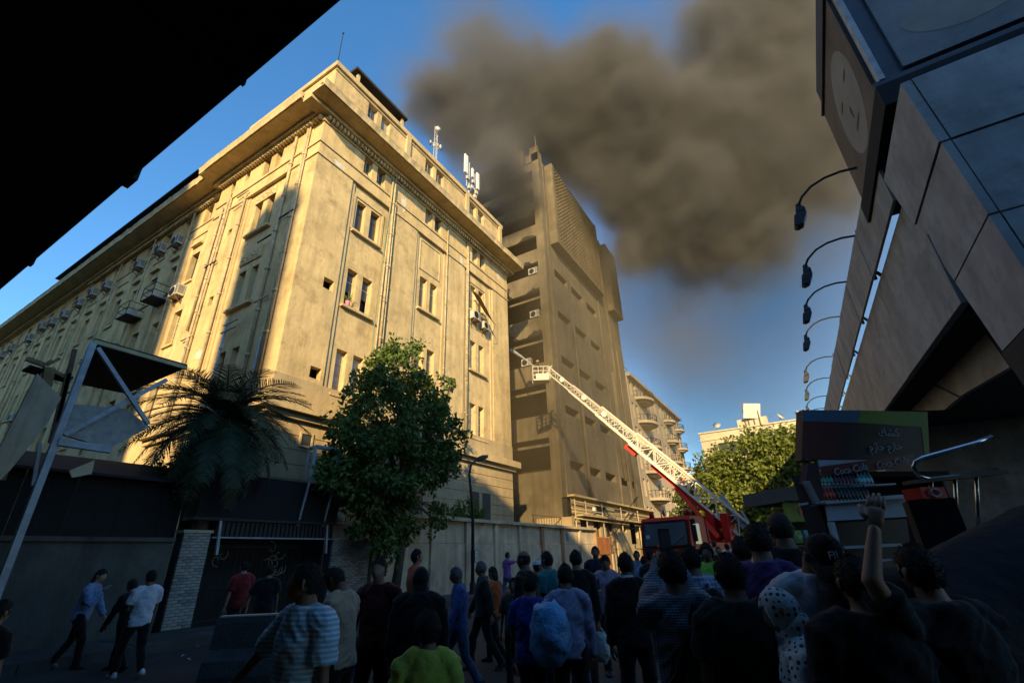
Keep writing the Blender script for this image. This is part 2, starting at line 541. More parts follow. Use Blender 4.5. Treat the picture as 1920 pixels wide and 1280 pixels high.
# base: ledge, plinth course, rusticated courses
boxo('base_band', STUCCO_B, mbld, FX - .3, FX + .035, FY0 - .035, FY1 + .035, yz(7.9), yz(9.05))
boxo('base_band', STUCCO_B, mbld, LX1, FX - .301, LY - .035, LY + .3, yz(7.9), yz(9.05))
for i in range(13):
    y0 = FY0 - .5 + i * (FY1 - FY0 + 1) / 13
    boxo('ledge_stone', STUCCO_T, mbld, FX - .3, FX + .48 + random.uniform(-.012, .012), y0 + (.004 if i else 0), y0 + (FY1 - FY0 + 1) / 13 - .004, yz(7.46), yz(7.895))
for i in range(7):
    x0 = LX1 + i * (FX - .304 - LX1) / 7
    boxo('ledge_stone', STUCCO_T, mbld, x0 + .004, x0 + (FX - .304 - LX1) / 7 - .004, LY - .48, LY + .3, yz(7.46), yz(7.895))
boxo('bed_moulding', STUCCO_T, mbld, FX - .2, FX + .2, FY0 - .2, FY1 + .2, yz(7.2), yz(7.455))
boxo('bed_moulding', STUCCO_T, mbld, LX1, FX - .201, LY - .2, LY + .2, yz(7.2), yz(7.455))
boxo('base_core', STUCCO_B, mbld, FX - .4, FX - .04, FY0 + .04, FY1 - .04, 0, yz(7.2))
boxo('base_core', STUCCO_B, mbld, LX1, FX - .41, LY + .04, LY + .5, 0, yz(7.2))
for i in range(12):
    z0 = i * .605
    boxo('rusticated_course', STUCCO_B, mbld, FX - .3, FX, FY0, FY1, z0 + .03, z0 + .60)
    boxo('rusticated_course', STUCCO_B, mbld, LX1, FX - .301, LY, LY + .3, z0 + .03, z0 + .60)
for y, z, s in ((12.35, 6.2, .5), (24.7, 3.2, 1.0), (26.0, 3.2, 1.0), (19.3, 3.2, 1.0), (14.2, 3.2, 1.0)):
    h = .5 if s < .9 else 2.2
    f = MB()
    f.box(FX - .02, FX + .05, y - .08, y, yz(z) - .08, yz(z) + h + .08); f.box(FX - .02, FX + .05, y + s, y + s + .08, yz(z) - .08, yz(z) + h + .08)
    f.box(FX - .02, FX + .05, y, y + s, yz(z) + h, yz(z) + h + .08); f.box(FX - .02, FX + .08, y, y + s, yz(z) - .08, yz(z))
    o = f.build('window', STUCCO_T, mbld)
    boxo('pane', GLASS, o, FX + .004, FX + .012, y, y + s, yz(z), yz(z) + h)
# cornice
def cornice(u0, u1, axis, base, sgn, nm='cornice'):
    """soffit slab, worn lip and bed moulding; axis 'y' runs along Y at x=base, 'x' along X at y=base"""
    m = MB()
    def bx(a, b, d0, d1, z0, z1):
        lo, hi = sorted((base + sgn * d0, base + sgn * d1))
        if axis == 'y': m.box(lo, hi, a, b, z0, z1)
        else: m.box(a, b, lo, hi, z0, z1)
    bx(u0, u1, -.3, 1.32, yz(24.72), yz(24.95))
    n = max(4, int((u1 - u0) / .22))
    rings = []
    for i in range(n + 1):
        u = u0 + (u1 - u0) * i / n
        wv = noise.noise((u * 1.3, base, 3.1)); wv2 = noise.noise((u * 4.1, base, 7.7))
        dr = .10 * max(0, wv - .1) + .03 * wv2
        q = [(1.0, 24.955), (1.42 - dr, 24.72 + dr * .8), (1.45 - dr * 1.2, 24.97), (1.5 - dr * .6, 25.17 + .02 * wv2), (.9, 25.22), (-.25, 25.22), (-.25, 24.955)]
        rings.append([((base + sgn * d, u, yz(z)) if axis == 'y' else (u, base + sgn * d, yz(z))) for d, z in q])
    m.loft(rings)
    bx(u0 + .4 * 0, u1, -.3, .42, yz(24.48), yz(24.718))
    m.build(nm, STUCCO_T, mbld)
cornice(FY0 - 1.25, FY1 + .6, 'y', FX, 1)
cornice(LX1 - .5, FX - .31, 'x', LY, -1)
cornice(WX1, LX1 - .505, 'x', WY, -1)
m = MB()
for i in range(int((FY1 - FY0) / .26)):
    y = FY0 + .06 + i * .26
    m.box(FX - .05, FX + .3, y, y + .15, yz(24.2), yz(24.478))
for i in range(int((FX - LX1) / .26)):
    x = LX1 + .1 + i * .26
    m.box(x, x + .15, LY - .3, LY + .05, yz(24.2), yz(24.478))
for i in range(80):
    x = LX1 - .4 - i * .26
    m.box(x, x + .15, WY - .3, WY + .05, yz(24.2), yz(24.478))
tag(m.build('dentil_course', STUCCO_T, mbld), kind='stuff')
boxo('frieze_band', STUCCO_T, mbld, FX - .04, FX + .09, FY0 - .09, FY1, yz(24.08), yz(24.195))
boxo('frieze_band', STUCCO_T, mbld, LX1, FX - .042, LY - .09, LY + .04, yz(24.26), yz(24.275))
# attic storey above the cornice
AX = -18.35
uh = []
for a, b in ((13.62, 14.4), (14.78, 15.55), (19.25, 20.15), (20.5, 21.4), (24.9, 25.75), (26.08, 26.95)):
    uh.append((a, b, yz(27.75), yz(29.05)))
w = MB()
wall_holes(w, (AX, 0, 0), (0, 1, 0), (1, 0, 0), 10.98, 29.75, yz(25.22), yz(29.4), uh, .3)
w.quad((AX, 10.98, yz(25.22)), (-27.4, 10.98, yz(25.22)), (-27.4, 10.98, yz(29.4)), (AX, 10.98, yz(29.4)))
w.quad((AX, 29.75, yz(25.22)), (-27.4, 29.75, yz(25.22)), (-27.4, 29.75, yz(29.4)), (AX, 29.75, yz(29.4)))
w.build('upper_storey_wall', STUCCO, mbld)
boxo('upper_storey_core', ROOM, mbld, -27.3, AX - .5, 11.4, 29.4, yz(25.2), yz(29.35))
boxo('parapet_cap', STUCCO_T, mbld, AX - .5, AX + .14, 10.84, 29.9, yz(29.402), yz(29.78))
boxo('parapet_cap', STUCCO_T, mbld, -27.4, AX - .502, 10.84, 11.4, yz(29.402), yz(29.78))
boxo('parapet_moulding', STUCCO_T, mbld, AX - .02, AX + .06, 10.92, 29.8, yz(29.1), yz(29.2))
for h in uh:
    window(mbld, (AX - .2, h[0], h[2]), h[1] - h[0], h[3] - h[2], HP, 'lit' if h[0] > 14.5 and h[0] < 16 else 'grid')
for y in (17.1, 24.2, 29.3):
    boxo('attic_pier', STUCCO_T, mbld, AX - .02, AX + .16, y, y + .4, yz(25.22), yz(29.39))
# broken balustrade stubs on the side cornice
for x in (-19.6, -24.9, -25.4, -23.9):
    m = MB(); z = yz(25.2)
    m.bar((x, LY - .9, z), (x + .08, LY - .95, z + .85), .14, .3); m.bar((x + .08, LY - .95, z + .8), (x + .35, LY - .9, z + .55), .1, .16)
    m.build('balustrade_stub', STUCCO_T, mbld)
# wing parapet and dark roof shed
boxo('wing_parapet', WALLC, mbld, WX1, LX1 - .6, WY - .95, WY - .7, yz(25.21), yz(26.1))
boxo('wing_parapet_cap', WALLC, mbld, WX1, LX1 - .6, WY - 1.02, WY - .66, yz(26.1), yz(26.22))
m = MB(); m.box(-57, -31.2, 10.75, 16, yz(25.22), yz(27.5)); m.build('roof_shed', ROOFD, mbld)
boxo('roof_shed_sheet', ROOFD, mbld, -57.5, -30.9, 10.1, 16.4, yz(27.5), yz(27.62))
for i in range(12):
    x = -57 + i * 2.3
    boxo('roof_shed_post', RUST if i % 3 else STEEL, mbld, x, x + .1, 10.36, 10.46, yz(25.3), yz(27.49))
# penthouse with dark slab roof
boxo('penthouse', STUCCO, mbld, -24.5, -19.9, 13.6, 17.2, yz(29.4), yz(32.3))
boxo('penthouse_roof', ROOFD, mbld, -25.0, -19.2, 12.9, 17.9, yz(32.3), yz(32.52))
for y in (13.2, 17.5):
    boxo('penthouse_post', STUCCO_T, mbld, -19.6, -19.4, y, y + .2, yz(29.7), yz(32.295))
# drain pipes
def pipe(pts, r=.06, mt=PIPE, collars=True):
    m = MB(); m.tube(pts, r, 8)
    if collars:
        for a, b in zip(pts, pts[1:]):
            a, b = Vector(a), Vector(b)
            n = int((b - a).length / 2.4)
            for i in range(1, n + 1):
                c = a.lerp(b, i / (n + 1)); t = (b - a).normalized()
                m.cyl(c - t * .06, c + t * .06, r * 1.45, None, 8)
    m.build('drain_pipe', mt, mbld, True)
pipe([(FX + .12, 16.12, yz(24.5)), (FX + .12, 16.1, yz(7.95))], .07)
pipe([(FX + .11, 15.9, yz(24.4)), (FX + .11, 15.86, yz(13)), (FX + .11, 15.8, yz(7.95))], .055)
pipe([(FX + .1, 16.32, yz(22.4)), (FX + .1, 16.3, yz(12)), (FX + .1, 16.3, yz(7.95))], .045)
pipe([(FX + .1, 24.15, yz(25.6)), (FX + .1, 24.1, yz(7.95))], .065)
pipe([(FX + .1, 24.0, yz(24.4)), (FX + .1, 24.0, yz(7.95))], .05)
pipe([(FX + .09, 21.62, yz(24.4)), (FX + .09, 21.62, yz(7.95))], .05)
hose = [(FX + .16, 15.95 - .35 * math.sin(t * 2.4) * (.4 + t), yz(24.3 - 13.5 * t)) for t in [i / 16 for i in range(17)]]
pipe(hose, .03, PIPE_G, False)
for x, z0, z1, r, mt in ((-20.3, 8, 24.4, .08, PIPE), (-19.25, 9, 24.4, .07, PIPE), (-19.05, 9, 24.3, .05, PIPE), (-24.55, 8, 22, .07, PIPE), (-26.6, 8, 23.2, .07, PIPE), (-26.3, 8, 22.6, .05, PIPE), (-27.1, 13.5, 22.2, .06, PIPE), (-22.9, 8, 13, .06, STEEL), (-26.7, 8, 13.2, .06, STEEL), (-19.5, 8, 11, .05, STEEL)):
    pipe([(x, LY - .1, yz(z0)), (x, LY - .1, yz(z1))], r, mt)
for x, z in ((-24.9, 22.1), (-21.2, 17.2), (-26.5, 17.6), (-19.6, 18.1), (-20.2, 13.2), (-22.5, 12.6), (-22.6, 12.2), (-26.8, 12.9), (-25.2, 21.4)):
    pipe([(x - .55, LY - .14, yz(z)), (x + .6, LY - .14, yz(z + .05))], .045, IRON if z > 13.3 and z < 19 else PIPE, False)
for i in range(10):
    x = -31.9 - i * 5.5
    pipe([(x, WY - .17, yz(8)), (x, WY - .17, yz(24.4))], .06, PIPE)
# peeled render
def patch(parent, cx, cz, rw, rh, seed, plane='x', mt=None):
    rnd = random.Random(seed); m = MB()
    n = 22; pts = []
    for i in range(n):
        a = 2 * math.pi * i / n; rr = rnd.uniform(.55, 1.1)
        pts.append((math.cos(a) * rw * rr, math.sin(a) * rh * rr))
    if plane == 'x': vs_ = [(FX + .004, cx + p[0], cz + p[1]) for p in pts]
    else: vs_ = [(cx + p[0], LY - .004, cz + p[1]) for p in pts]
    m.add(vs_, [tuple(range(n))])
    m.build('peeled_patch', mt or PLASTER, parent)
patch(mbld, 17.1, yz(22.9), .28, .7, 3)
patch(mbld, 23.4, yz(22.0), .25, .5, 4)
patch(mbld, 12.0, yz(21.95), .45, .22, 5)
patch(mbld, 28.6, yz(23.4), .3, .3, 6)
patch(mbld, -25.2, yz(11.6), .5, .35, 8, 'y')

# pink flower pot on the open window sill, plants on others
pt = thing('flower_pot', 'pink flower pot on the sill of the open window', 'flower pot', (BX + .05, 13.85, yz(13.7)))
m = MB(); m.tube([(0, 0, .0), (0, 0, .02), (0, 0, .26), (0, 0, .3)], [.08, .085, .13, .135], 12)
m.build('pot', mat('pink_plastic', (.65, .2, .28), .5, .1), pt, True, True)
LEAF_H = mat('pot_leaf', (.06, .11, .03), .7, .3, 6)
m = MB()
for i in range(26):
    a = i * 2.4; b = random.uniform(.1, .5)
    p = Vector((math.cos(a) * .1 * b, math.sin(a) * .1 * b, .3)); q = p + Vector((math.cos(a) * .2, math.sin(a) * .2, random.uniform(.1, .5)))
    m.bar(p, q, .03, .006)
m.build('leaves', LEAF_H, pt, False, True)
# ================================================================== air conditioners, balcony cages, masts
GR = 'air conditioners hung on the long side wing'
def ac_mesh():
    m = MB(); m.box(-.42, .42, -.36, -.02, 0, .6)
    g_ = MB()
    for k in range(12):
        a = k * math.pi / 6
        g_.bar((-.12, -.372, .3), (-.12 + .22 * math.cos(a), -.372, .3 + .22 * math.sin(a)), .012)
    for r in (.1, .17, .24):
        for k in range(18):
            a, b = k * math.pi / 9, (k + 1) * math.pi / 9
            g_.bar((-.12 + r * math.cos(a), -.372, .3 + r * math.sin(a)), (-.12 + r * math.cos(b), -.372, .3 + r * math.sin(b)), .012)
    for k in range(9): g_.box(.2, .4, -.37, -.358, .08 + k * .055, .1 + k * .055)
    for k in range(8): g_.box(.418, .428, -.33, -.06, .1 + k * .055, .12 + k * .055)
    b_ = MB()
    for x in (-.3, .3):
        b_.bar((x, 0, -.03), (x, -.42, -.03), .04); b_.bar((x, -.4, -.04), (x, 0, -.38), .035); b_.bar((x, -.02, .0), (x, -.02, -.4), .04)
    b_.bar((-.3, -.38, -.03), (.3, -.38, -.03), .03)
    d_ = MB()
    d_.tube([(-.12, -.356, .3), (-.12, -.364, .3)], .23, 20)
    return m.mesh('casing', ACW), g_.mesh('fan_grille', IRON), b_.mesh('bracket', RUST), d_.mesh('fan_opening', BLACK)
ACM = ac_mesh()
ORD = 'first second third fourth fifth sixth seventh eighth ninth tenth eleventh twelfth thirteenth fourteenth fifteenth sixteenth'.split()
def ac(loc, rz, label, group=None, s=1.0):
    t = thing('air_conditioner', label, 'air conditioner', loc, rz, group)
    t.scale = (s, s, s)
    for me in ACM:
        o = bpy.data.objects.new(me.name, me); COL.objects.link(o); o.parent = t
    return t
for i, x in enumerate(wcols[1:16]):
    if i in (3, 11): continue
    ac((x - .25 + random.uniform(-.15, .25), WY - .02, yz(22.0 + random.uniform(-.1, .5))), 0, '%s top row air conditioner along the shaded wing, counted from the sunlit block' % ORD[i], GR, 1.15)
for i, x in enumerate(wcols[2:17]):
    if i % 3 == 1:
        ac((x + .1, WY - .02, yz(12.4 + (i % 2) * .6)), 0, '%s low hung air conditioner along the shaded wing, counted from the sunlit block' % ORD[i // 3], 'low air conditioners on the wing', 1.1)
ac((-30.6, WY - .02, yz(16.9)), 0, 'sunlit cream air conditioner below a window at the shadow edge', None, 1.25)
ac((FX - .02, 25.0, yz(17.6)), HP, 'cream air conditioner under a torn awning beside another on the street facade', None, 1.1)
ac((FX - .02, 26.35, yz(17.35)), HP, 'smaller cream air conditioner hanging lower on the street facade', None, .95)
# torn awning over them
aw = thing('torn_awning', 'torn cloth awning sagging over two air conditioners', 'awning', (FX, 25.6, yz(18.6)))
m = MB()
m.loft([[(FX + .03, 24.6 + t * .45, yz(20.1) - t * .28 + .0 * t) for t in range(5)], [(FX + .5, 24.6 + t * .48, yz(19.7) - t * .36) for t in range(5)], [(FX + .85, 24.7 + t * .48, yz(19.2) - t * .38) for t in range(5)]], False, False)
m.build('cloth', mat('awning_cloth', (.22, .16, .09), .9, .3, 3), aw)
m = MB(); m.tube([(FX + .02, 24.6, yz(20.1)), (FX + .9, 24.7, yz(19.2))], .02, 6); m.tube([(FX + .02, 26.4, yz(19.0)), (FX + .9, 26.6, yz(17.7)), (FX + .4, 26.9, yz(17.0))], .02, 6)
m.build('awning_frame', RUST, aw)
def cage(x, z, label):
    t = thing('balcony_cage', label, 'balcony cage', (x, WY - .02, yz(z)))
    boxo('floor_plate', IRON, t, -.75, .75, -.95, 0, 0, .06, local=True)
    m = MB()
    for zz in (.5, 1.0):
        for a, b in (((-.75, 0), (-.75, -.95)), ((-.75, -.95), (.75, -.95)), ((.75, -.95), (.75, 0))):
            m.bar((a[0], a[1], zz), (b[0], b[1], zz), .04)
    for a in ((-.75, -.95), (.75, -.95)): m.bar((a[0], a[1], 0), (a[0], a[1], 1.02), .04)
    m.build('railing', IRON, t, local=True)
    boxo('stored_box', ACW, t, -.3, .35, -.7, -.2, .062, .62, local=True)
cage(-32.9, 17.2, 'black iron balcony cage holding a pale box beside the shadow edge')
cage(-36.2, 16.9, 'black iron balcony cage holding a pale box further along the shaded wing')
# railings stubs
for i, (x, z) in enumerate(((-41.5, 15.0), (-45.3, 14.4), (-49, 13.2))):
    t = thing('wall_rack', 'thin empty iron rack fixed to the shaded wing wall', 'rack', (x, WY - .02, yz(z)), 0, 'iron racks on the shaded wing')
    m = MB()
    for zz in (0, .3):
        m.bar((-.6, 0, zz), (-.6, -.6, zz), .035); m.bar((-.6, -.6, zz), (.6, -.6, zz), .035); m.bar((.6, -.6, zz), (.6, 0, zz), .035)
    for a in (-.6, 0, .6): m.bar((a, -.6, 0), (a, -.6, .3), .03)
    m.build('rack_bars', IRON, t, local=True)
# masts on the roof
t = thing('lattice_mast', 'thin lattice radio mast with small dishes on the roof', 'mast', (-20, 22.1, yz(29.4)))
m = MB()
for k in range(3):
    a = k * 2.094
    m.cyl((.18 * math.cos(a), .18 * math.sin(a), 0), (.15 * math.cos(a), .15 * math.sin(a), 6.9), .025, None, 6)
for i in range(17):
    for k in range(3):
        a, b = k * 2.094, (k + 1) * 2.094
        m.bar((.17 * math.cos(a), .17 * math.sin(a), i * .4), (.17 * math.cos(b), .17 * math.sin(b), i * .4 + .4), .016)
m.build('lattice', STEEL, t, local=True)
for z, a, r in ((4.2, .3, .26), (5.2, 2.3, .3), (6.1, -.6, .24), (4.8, 4.0, .22)):
    m = MB(); c = Vector((.36 * math.cos(a), .36 * math.sin(a), z)); d = Vector((math.cos(a), math.sin(a), 0))
    m.tube([c, c + d * .08, c + d * .16], [r * .5, r * .9, r], 12); m.bar((0, 0, z), c, .04)
    m.build('dish', ACW, t, True, True)
t = thing('phone_antenna', 'mobile phone antenna mast with tall white panels on the roof edge', 'antenna', (-18.7, 25.2, yz(29.75)))
m = MB(); m.cyl((0, 0, 0), (0, 0, 4.2), .07, None, 8); m.cyl((0, .9, 1.1), (0, .9, 3.6), .04, None, 8); m.cyl((0, -.35, 1.2), (0, -.35, 4.6), .04, None, 8)
m.bar((0, -.35, 1.6), (0, .9, 1.6), .06); m.bar((0, -.35, 2.6), (0, .9, 2.6), .06); m.bar((0, 0, .2), (-1.2, -.8, 0), .05); m.bar((0, 0, 1.2), (-1, .8, 0), .04)
m.build('mast_frame', STEEL, t, local=True)
WHITE = mat('white_panel', (.72, .70, .64), .5, .06, 2)
for y, z, h, wd in ((-.62, 2.4, 2.1, .42), (.35, 2.7, 1.0, .22), (1.15, 1.9, 1.9, .3)):
    boxo('antenna_panel', WHITE, t, .05, .2, y - wd / 2, y + wd / 2, z, z + h, local=True)
for y, z in ((-.1, 1.0), (.3, 1.3), (.75, .6), (-.35, 1.9), (.5, 2.1), (.95, 1.2)):
    boxo('radio_unit', ACW, t, .02, .22, y - .14, y + .14, z, z + .36, local=True)
t = thing('rooftop_pole', 'thin bare pole with a small cap standing on the roof corner', 'pole', (-18.45, 11.0, yz(29.78)))
m = MB(); m.cyl((0, 0, 0), (0, 0, 3.0), .03, .02, 6); m.sphere((0, 0, 3.05), .07, 8, 6); m.build('shaft', IRON, t, True, True)

# ================================================================== burning concrete tower
TX, TY, TY1 = -17.0, 36.15, 59.0
tw = thing('concrete_tower', 'tall concrete office tower with lattice screens, smoke pouring from its top', 'tower', (TX, TY, 0))
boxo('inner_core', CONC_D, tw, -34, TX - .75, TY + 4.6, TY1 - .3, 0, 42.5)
ops = [(8.1, 10.9), (13.0, 15.9), (18.0, 20.96), (22.9, 25.85), (27.9, 29.3), (30.9, 32.5), (34.1, 35.7), (37.2, 38.8), (40.2, 41.8)]
prev = 0.0
for a, b in ops + [(43.0, 43.0)]:
    boxo('spandrel', CONC, tw, -34, TX - .86, TY + .06, TY + .4, prev + (DZ if prev else 0), a + DZ)
    boxo('floor_slab', CONC_D, tw, -34, TX - .86, TY + .4, TY + 4.65, a + DZ - .25, a + DZ)
    prev = b
for a, b in ops[:4]:
    boxo('beam', CONC, tw, -34, TX - .86, TY + .55, TY + .75, b + DZ - .62, b + DZ - .38)
boxo('corner_column', CONC, tw, TX - .855, TX + .03, TY, TY + .9, 0, 44.6)
sh = []
for z0, z1 in ((8.35, 9.15), (13.4, 14.2), (18.4, 19.2), (23.4, 24.2), (28.3, 29.2)):
    for a, b in ((38.2, 41.35), (42.5, 45.65), (46.9, 50.0), (51.75, 54.2), (55.5, 57.1)):
        if z0 > 10 and a > 51: continue
        sh.append((a, b, z0 + DZ, z1 + DZ))
w = MB()
wall_holes(w, (TX, 0, 0), (0, 1, 0), (1, 0, 0), TY + .9, TY1, 0, 43.2, sh, .7)
w.quad((TX, TY1, 0), (-34, TY1, 0), (-34, TY1, 43.2), (TX, TY1, 43.2))
w.quad((TX, TY, 43.2), (-34, TY, 43.2), (-34, TY1, 43.2), (TX, TY1, 43.2))
w.build('street_wall', CONC, tw)
for i, h in enumerate(sh):
    o = inst(win_meshes(h[1] - h[0], h[3] - h[2], 'dark')[0], 'window', tw, (TX - .66, h[0], h[2]), (0, 0, HP))
    c = bpy.data.objects.new('pane', win_meshes(h[1] - h[0], h[3] - h[2], 'dark')[1]); COL.objects.link(c); c.parent = o
for y in (36.98, 51.05, 54.45):
    boxo('rib', CONC, tw, TX - .01, TX + .12, y, y + .35, 5.9, 43.2)
# soot smeared above the burnt openings, outdoor units on the ledges
SOOT = mat('soot_stain', (.025, .02, .015), .95, .5, 1.5)
rs_ = random.Random(21)
for a, b in ops[1:]:
    for q in range(3):
        cx = TX - 1.6 - q * 3.1 + rs_.uniform(-.8, .8); wd = rs_.uniform(.5, 1.3); hh = rs_.uniform(.5, 1.25)
        pts = [(cx + wd * (i / 10 - 1), b + DZ + (hh * math.sin(math.pi * i / 20) * rs_.uniform(.55, 1.1) if 0 < i < 20 else 0)) for i in range(21)]
        m = MB(); m.add([(x, TY + .055, z) for x, z in pts], [tuple(range(21))]); m.build('soot_stain', SOOT, tw)
for i, (x, z) in enumerate(((-18.6, 22.95), (-19.8, 18.05), (-18.5, 27.95))):
    ac((x, TY + .4, z + DZ), 0, ('outdoor unit on the fourth burnt ledge of the tower', 'outdoor unit standing further in on the third tower ledge', 'outdoor unit on the narrow fifth ledge of the tower')[i], None, 1.2)
# lattice screens
def screen(y0, y1, z0, z1):
    boxo('screen_back', CONC, tw, TX - .02, TX + .62, y0, y1, z0, z1)
    fr = MB()
    fr.box(TX + .62, TX + .95, y0, y1, z0, z0 + .25); fr.box(TX + .62, TX + .95, y0, y0 + .5, z0 + .25, z1); fr.box(TX + .62, TX + .95, y1 - .25, y1, z0 + .25, z1)
    fr.build('screen_frame', CONC, tw)
    ny = int((y1 - y0 - .75) / .5); nz = int((z1 - z0 - .25) / .5)
    m = MB()
    for i in range(ny):
        for j in range(nz):
            a = y0 + .5 + (y1 - y0 - .75) * (i + .5 * (j % 2) * 0) / ny; b = z0 + .25 + (z1 - z0 - .25) * j / nz
            wy, wz = (y1 - y0 - .75) / ny, (z1 - z0 - .25) / nz
            x0, x1 = TX + .62, TX + .92
            B = [(x0, a + .02, b + .02), (x0, a + wy - .02, b + .02), (x0, a + wy - .02, b + wz - .02), (x0, a + .02, b + wz - .02)]
            q = .30
            T = [(x1, a + wy * .5, b + wz * .12), (x1, a + wy * .88, b + wz * .5), (x1, a + wy * .5, b + wz * .88), (x1, a + wy * .12, b + wz * .5)]
            m.add(B + T, ((4, 5, 6, 7), (0, 1, 5, 4), (1, 2, 6, 5), (2, 3, 7, 6), (3, 0, 4, 7)))
    tag(m.build('lattice_blocks', CONC, tw), kind='stuff')
screen(37.75, 51.4, 32.1, 43.4)
screen(54.85, 58.7, 31.6, 42.5)
# roof blocks
for i, b in enumerate(((-21.1, -20.1, 36.3, 38, 43, 48.6), (-20.1, -19.6, 36.4, 38, 43, 47.9), (-19.6, -19.1, 36.5, 38, 43, 46.2), (-25.5, -21.1, 36.8, 40, 43, 45.8), (-18.6, -17.0, 36.15, 37, 43.2, 44.4), (-18.1, -17.05, 36.2, 36.6, 44.4, 45.5), (-24, -17.6, 38, 44, 43.2, 44.6))):
    boxo('roof_block', CONC, tw, *b)
m = MB(); m.cyl((-17.3, 36.4, 45.5), (-17.3, 36.4, 47.4), .06); m.build('roof_pole', STEEL, tw)
def tpipe(pts, r=.08):
    m = MB(); m.tube(pts, r, 8); m.build('drain_pipe', CONC, tw, True)
tpipe([(TX + .12, 41.9, 24), (TX + .12, 41.9, 5.9)], .1)
tpipe([(TX + .12, 42.25, 16), (TX + .12, 42.25, 5.9)], .07)
tpipe([(TX + .12, 53.0, 22), (TX + .12, 53.0, 9.0)], .3)
tpipe([(TX + .12, 56.0, 26), (TX + .12, 56.0, 5.9)], .1)
# ================================================================== low annex in front of the tower
ax = thing('low_annex', 'low two storey annex with pipes and canopy at the foot of the tower', 'building', (-16.2, 36.2, 0))
ah = [(37.5, 39.2, 3.0, 4.3), (40.3, 42.0, 3.0, 4.3), (43.2, 45.2, 3.0, 4.3), (47, 49, 3.0, 4.3), (51, 53, 3.0, 4.3), (41, 44, 4.75, 5.6), (46, 50, 4.75, 5.6), (38.6, 39.8, .2, 2.4), (43.5, 44.7, .2, 2.4)]
w = MB()
wall_holes(w, (-16.2, 0, 0), (0, 1, 0), (1, 0, 0), 35.9, 58.5, 0, 5.9, ah, .3)
w.quad((-16.2, 35.9, 0), (-19.4, 35.9, 0), (-19.4, 35.9, 4.4), (-16.2, 35.9, 4.4))
w.quad((-16.2, 35.9, 5.9), (-16.99, 35.9, 5.9), (-16.99, 58.5, 5.9), (-16.2, 58.5, 5.9))
w.build('wall', STUCCO_B, ax)
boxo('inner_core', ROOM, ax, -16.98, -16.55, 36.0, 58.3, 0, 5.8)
boxo('eave', STUCCO_T, ax, -16.35, -15.75, 35.7, 58.7, 5.9, 6.05)
boxo('canopy', STUCCO_T, ax, -16.2, -15.5, 36.6, 56, 4.45, 4.58)
for h in ah:
    window(ax, (-16.45, h[0], h[2]), h[1] - h[0], h[3] - h[2], HP, 'dark' if h[0] < 45 else 'lit')
for z, x, r in ((4.75, -15.95, .07), (5.0, -16.0, .05), (4.25, -15.8, .06), (5.55, -15.9, .05)):
    m = MB(); m.tube([(x, 35.5, z), (x, 45, z - .06), (x, 57, z - .1)], r, 8); m.build('service_pipe', PIPE, ax, True)
for y in (36.0, 38.2, 41.95, 47, 52.4):
    m = MB(); m.tube([(-15.9, y, .1), (-15.9, y, 5.7)], .06, 8); m.build('service_pipe', PIPE, ax, True)
m = MB()
for i in range(12):
    a = 31.2 + i * .42; m.bar((-17.1, a, 3.3), (-17.1, a, 4.35), .04)
m.bar((-17.1, 31, 4.35), (-17.1, 36, 4.35), .06); m.bar((-17.1, 31, 3.3), (-17.1, 36, 3.3), .05); m.bar((-17.1, 36, 4.35), (-16.4, 37.1, 3.2), .05)
m.build('stair_railing', RUST, ax)
boxo('lamp_box', WHITE, ax, -15.72, -15.5, 39.2, 39.5, 4.95, 5.25)
# ================================================================== yard wall along the street
yw = thing('yard_wall', 'long stained concrete yard wall with pilasters and coping along the pavement', 'wall', (-15.5, 27, 0))
WXF = -15.5
ys = [14.6, 18.15, 20.9, 23.6, 26.3, 29.2, 32.2, 35.4, 38.6]
for i, (a, b) in enumerate(zip(ys, ys[1:])):
    boxo('lower_panel', WALLC, yw, WXF - .25, WXF - .02 + random.uniform(-.01, .01), a + .31, b - .01, 0, 2.35)
    boxo('upper_panel', WALLC, yw, WXF - .25, WXF - .06 + random.uniform(-.01, .01), a + .31, b - .01, 2.37, 3.4)
    boxo('pilaster', RUSTY if i in (5, 6) else WALLC, yw, WXF - .25, WXF + .1, a, a + .3, 0, 3.4)
    boxo('coping', WALLC, yw, WXF - .36, WXF + .2, a + .005, b - .005, 3.402, 3.56 + .015 * (i % 2))
boxo('pilaster', RUSTY, yw, WXF - .25, WXF + .1, 38.6, 38.9, 0, 3.56)
POSTER = mat('paper_notice', (.62, .6, .55), .8, .15, 8)
for y in (21.45, 21.78):
    t = thing('wall_notice', 'small white paper notice pasted on the yard wall by the lamp post', 'notice', (WXF, y, 1.55), 0, 'notices pasted on the yard wall')
    m = MB(); m.box(WXF + .002, WXF + .008, y, y + .24, 1.5, 2.0); m.build('sheet', POSTER, t)
    m = MB()
    for k in range(5): m.box(WXF + .009, WXF + .011, y + .04, y + .2, 1.56 + k * .08, 1.59 + k * .08)
    m.build('print_lines', MORTAR, t)
    boxo('notice_frame', BLACK, t, WXF - .019, WXF + .001, y - .03, y + .27, 1.47, 2.03)
t = thing('blue_plate', 'small blue number plate high on the yard wall', 'plate', (WXF, 32.5, 3))
boxo('plate', mat('blue_enamel', (.12, .2, .38), .4, .1), t, WXF - .05, WXF + .02, 33.2, 33.55, 2.6, 3.15)
gt = thing('rusty_gate', 'rust red sheet metal gate standing past the end of the yard wall', 'gate', (WXF, 39, 0))
RUSTR = mat('rust_red_sheet', (.36, .13, .045), .75, .3, 1.5, dirt=(.15, .07, .03), dscale=1.2)
for i in range(3): boxo('gate_sheet', RUSTR, gt, WXF - .2, WXF - .14, 38.95 + i * 1.05, 39.97 + i * 1.05, .1, 2.9)
m = MB()
for y in (38.93, 42.15): m.bar((WXF - .1, y, 0), (WXF - .1, y, 3.0), .09)
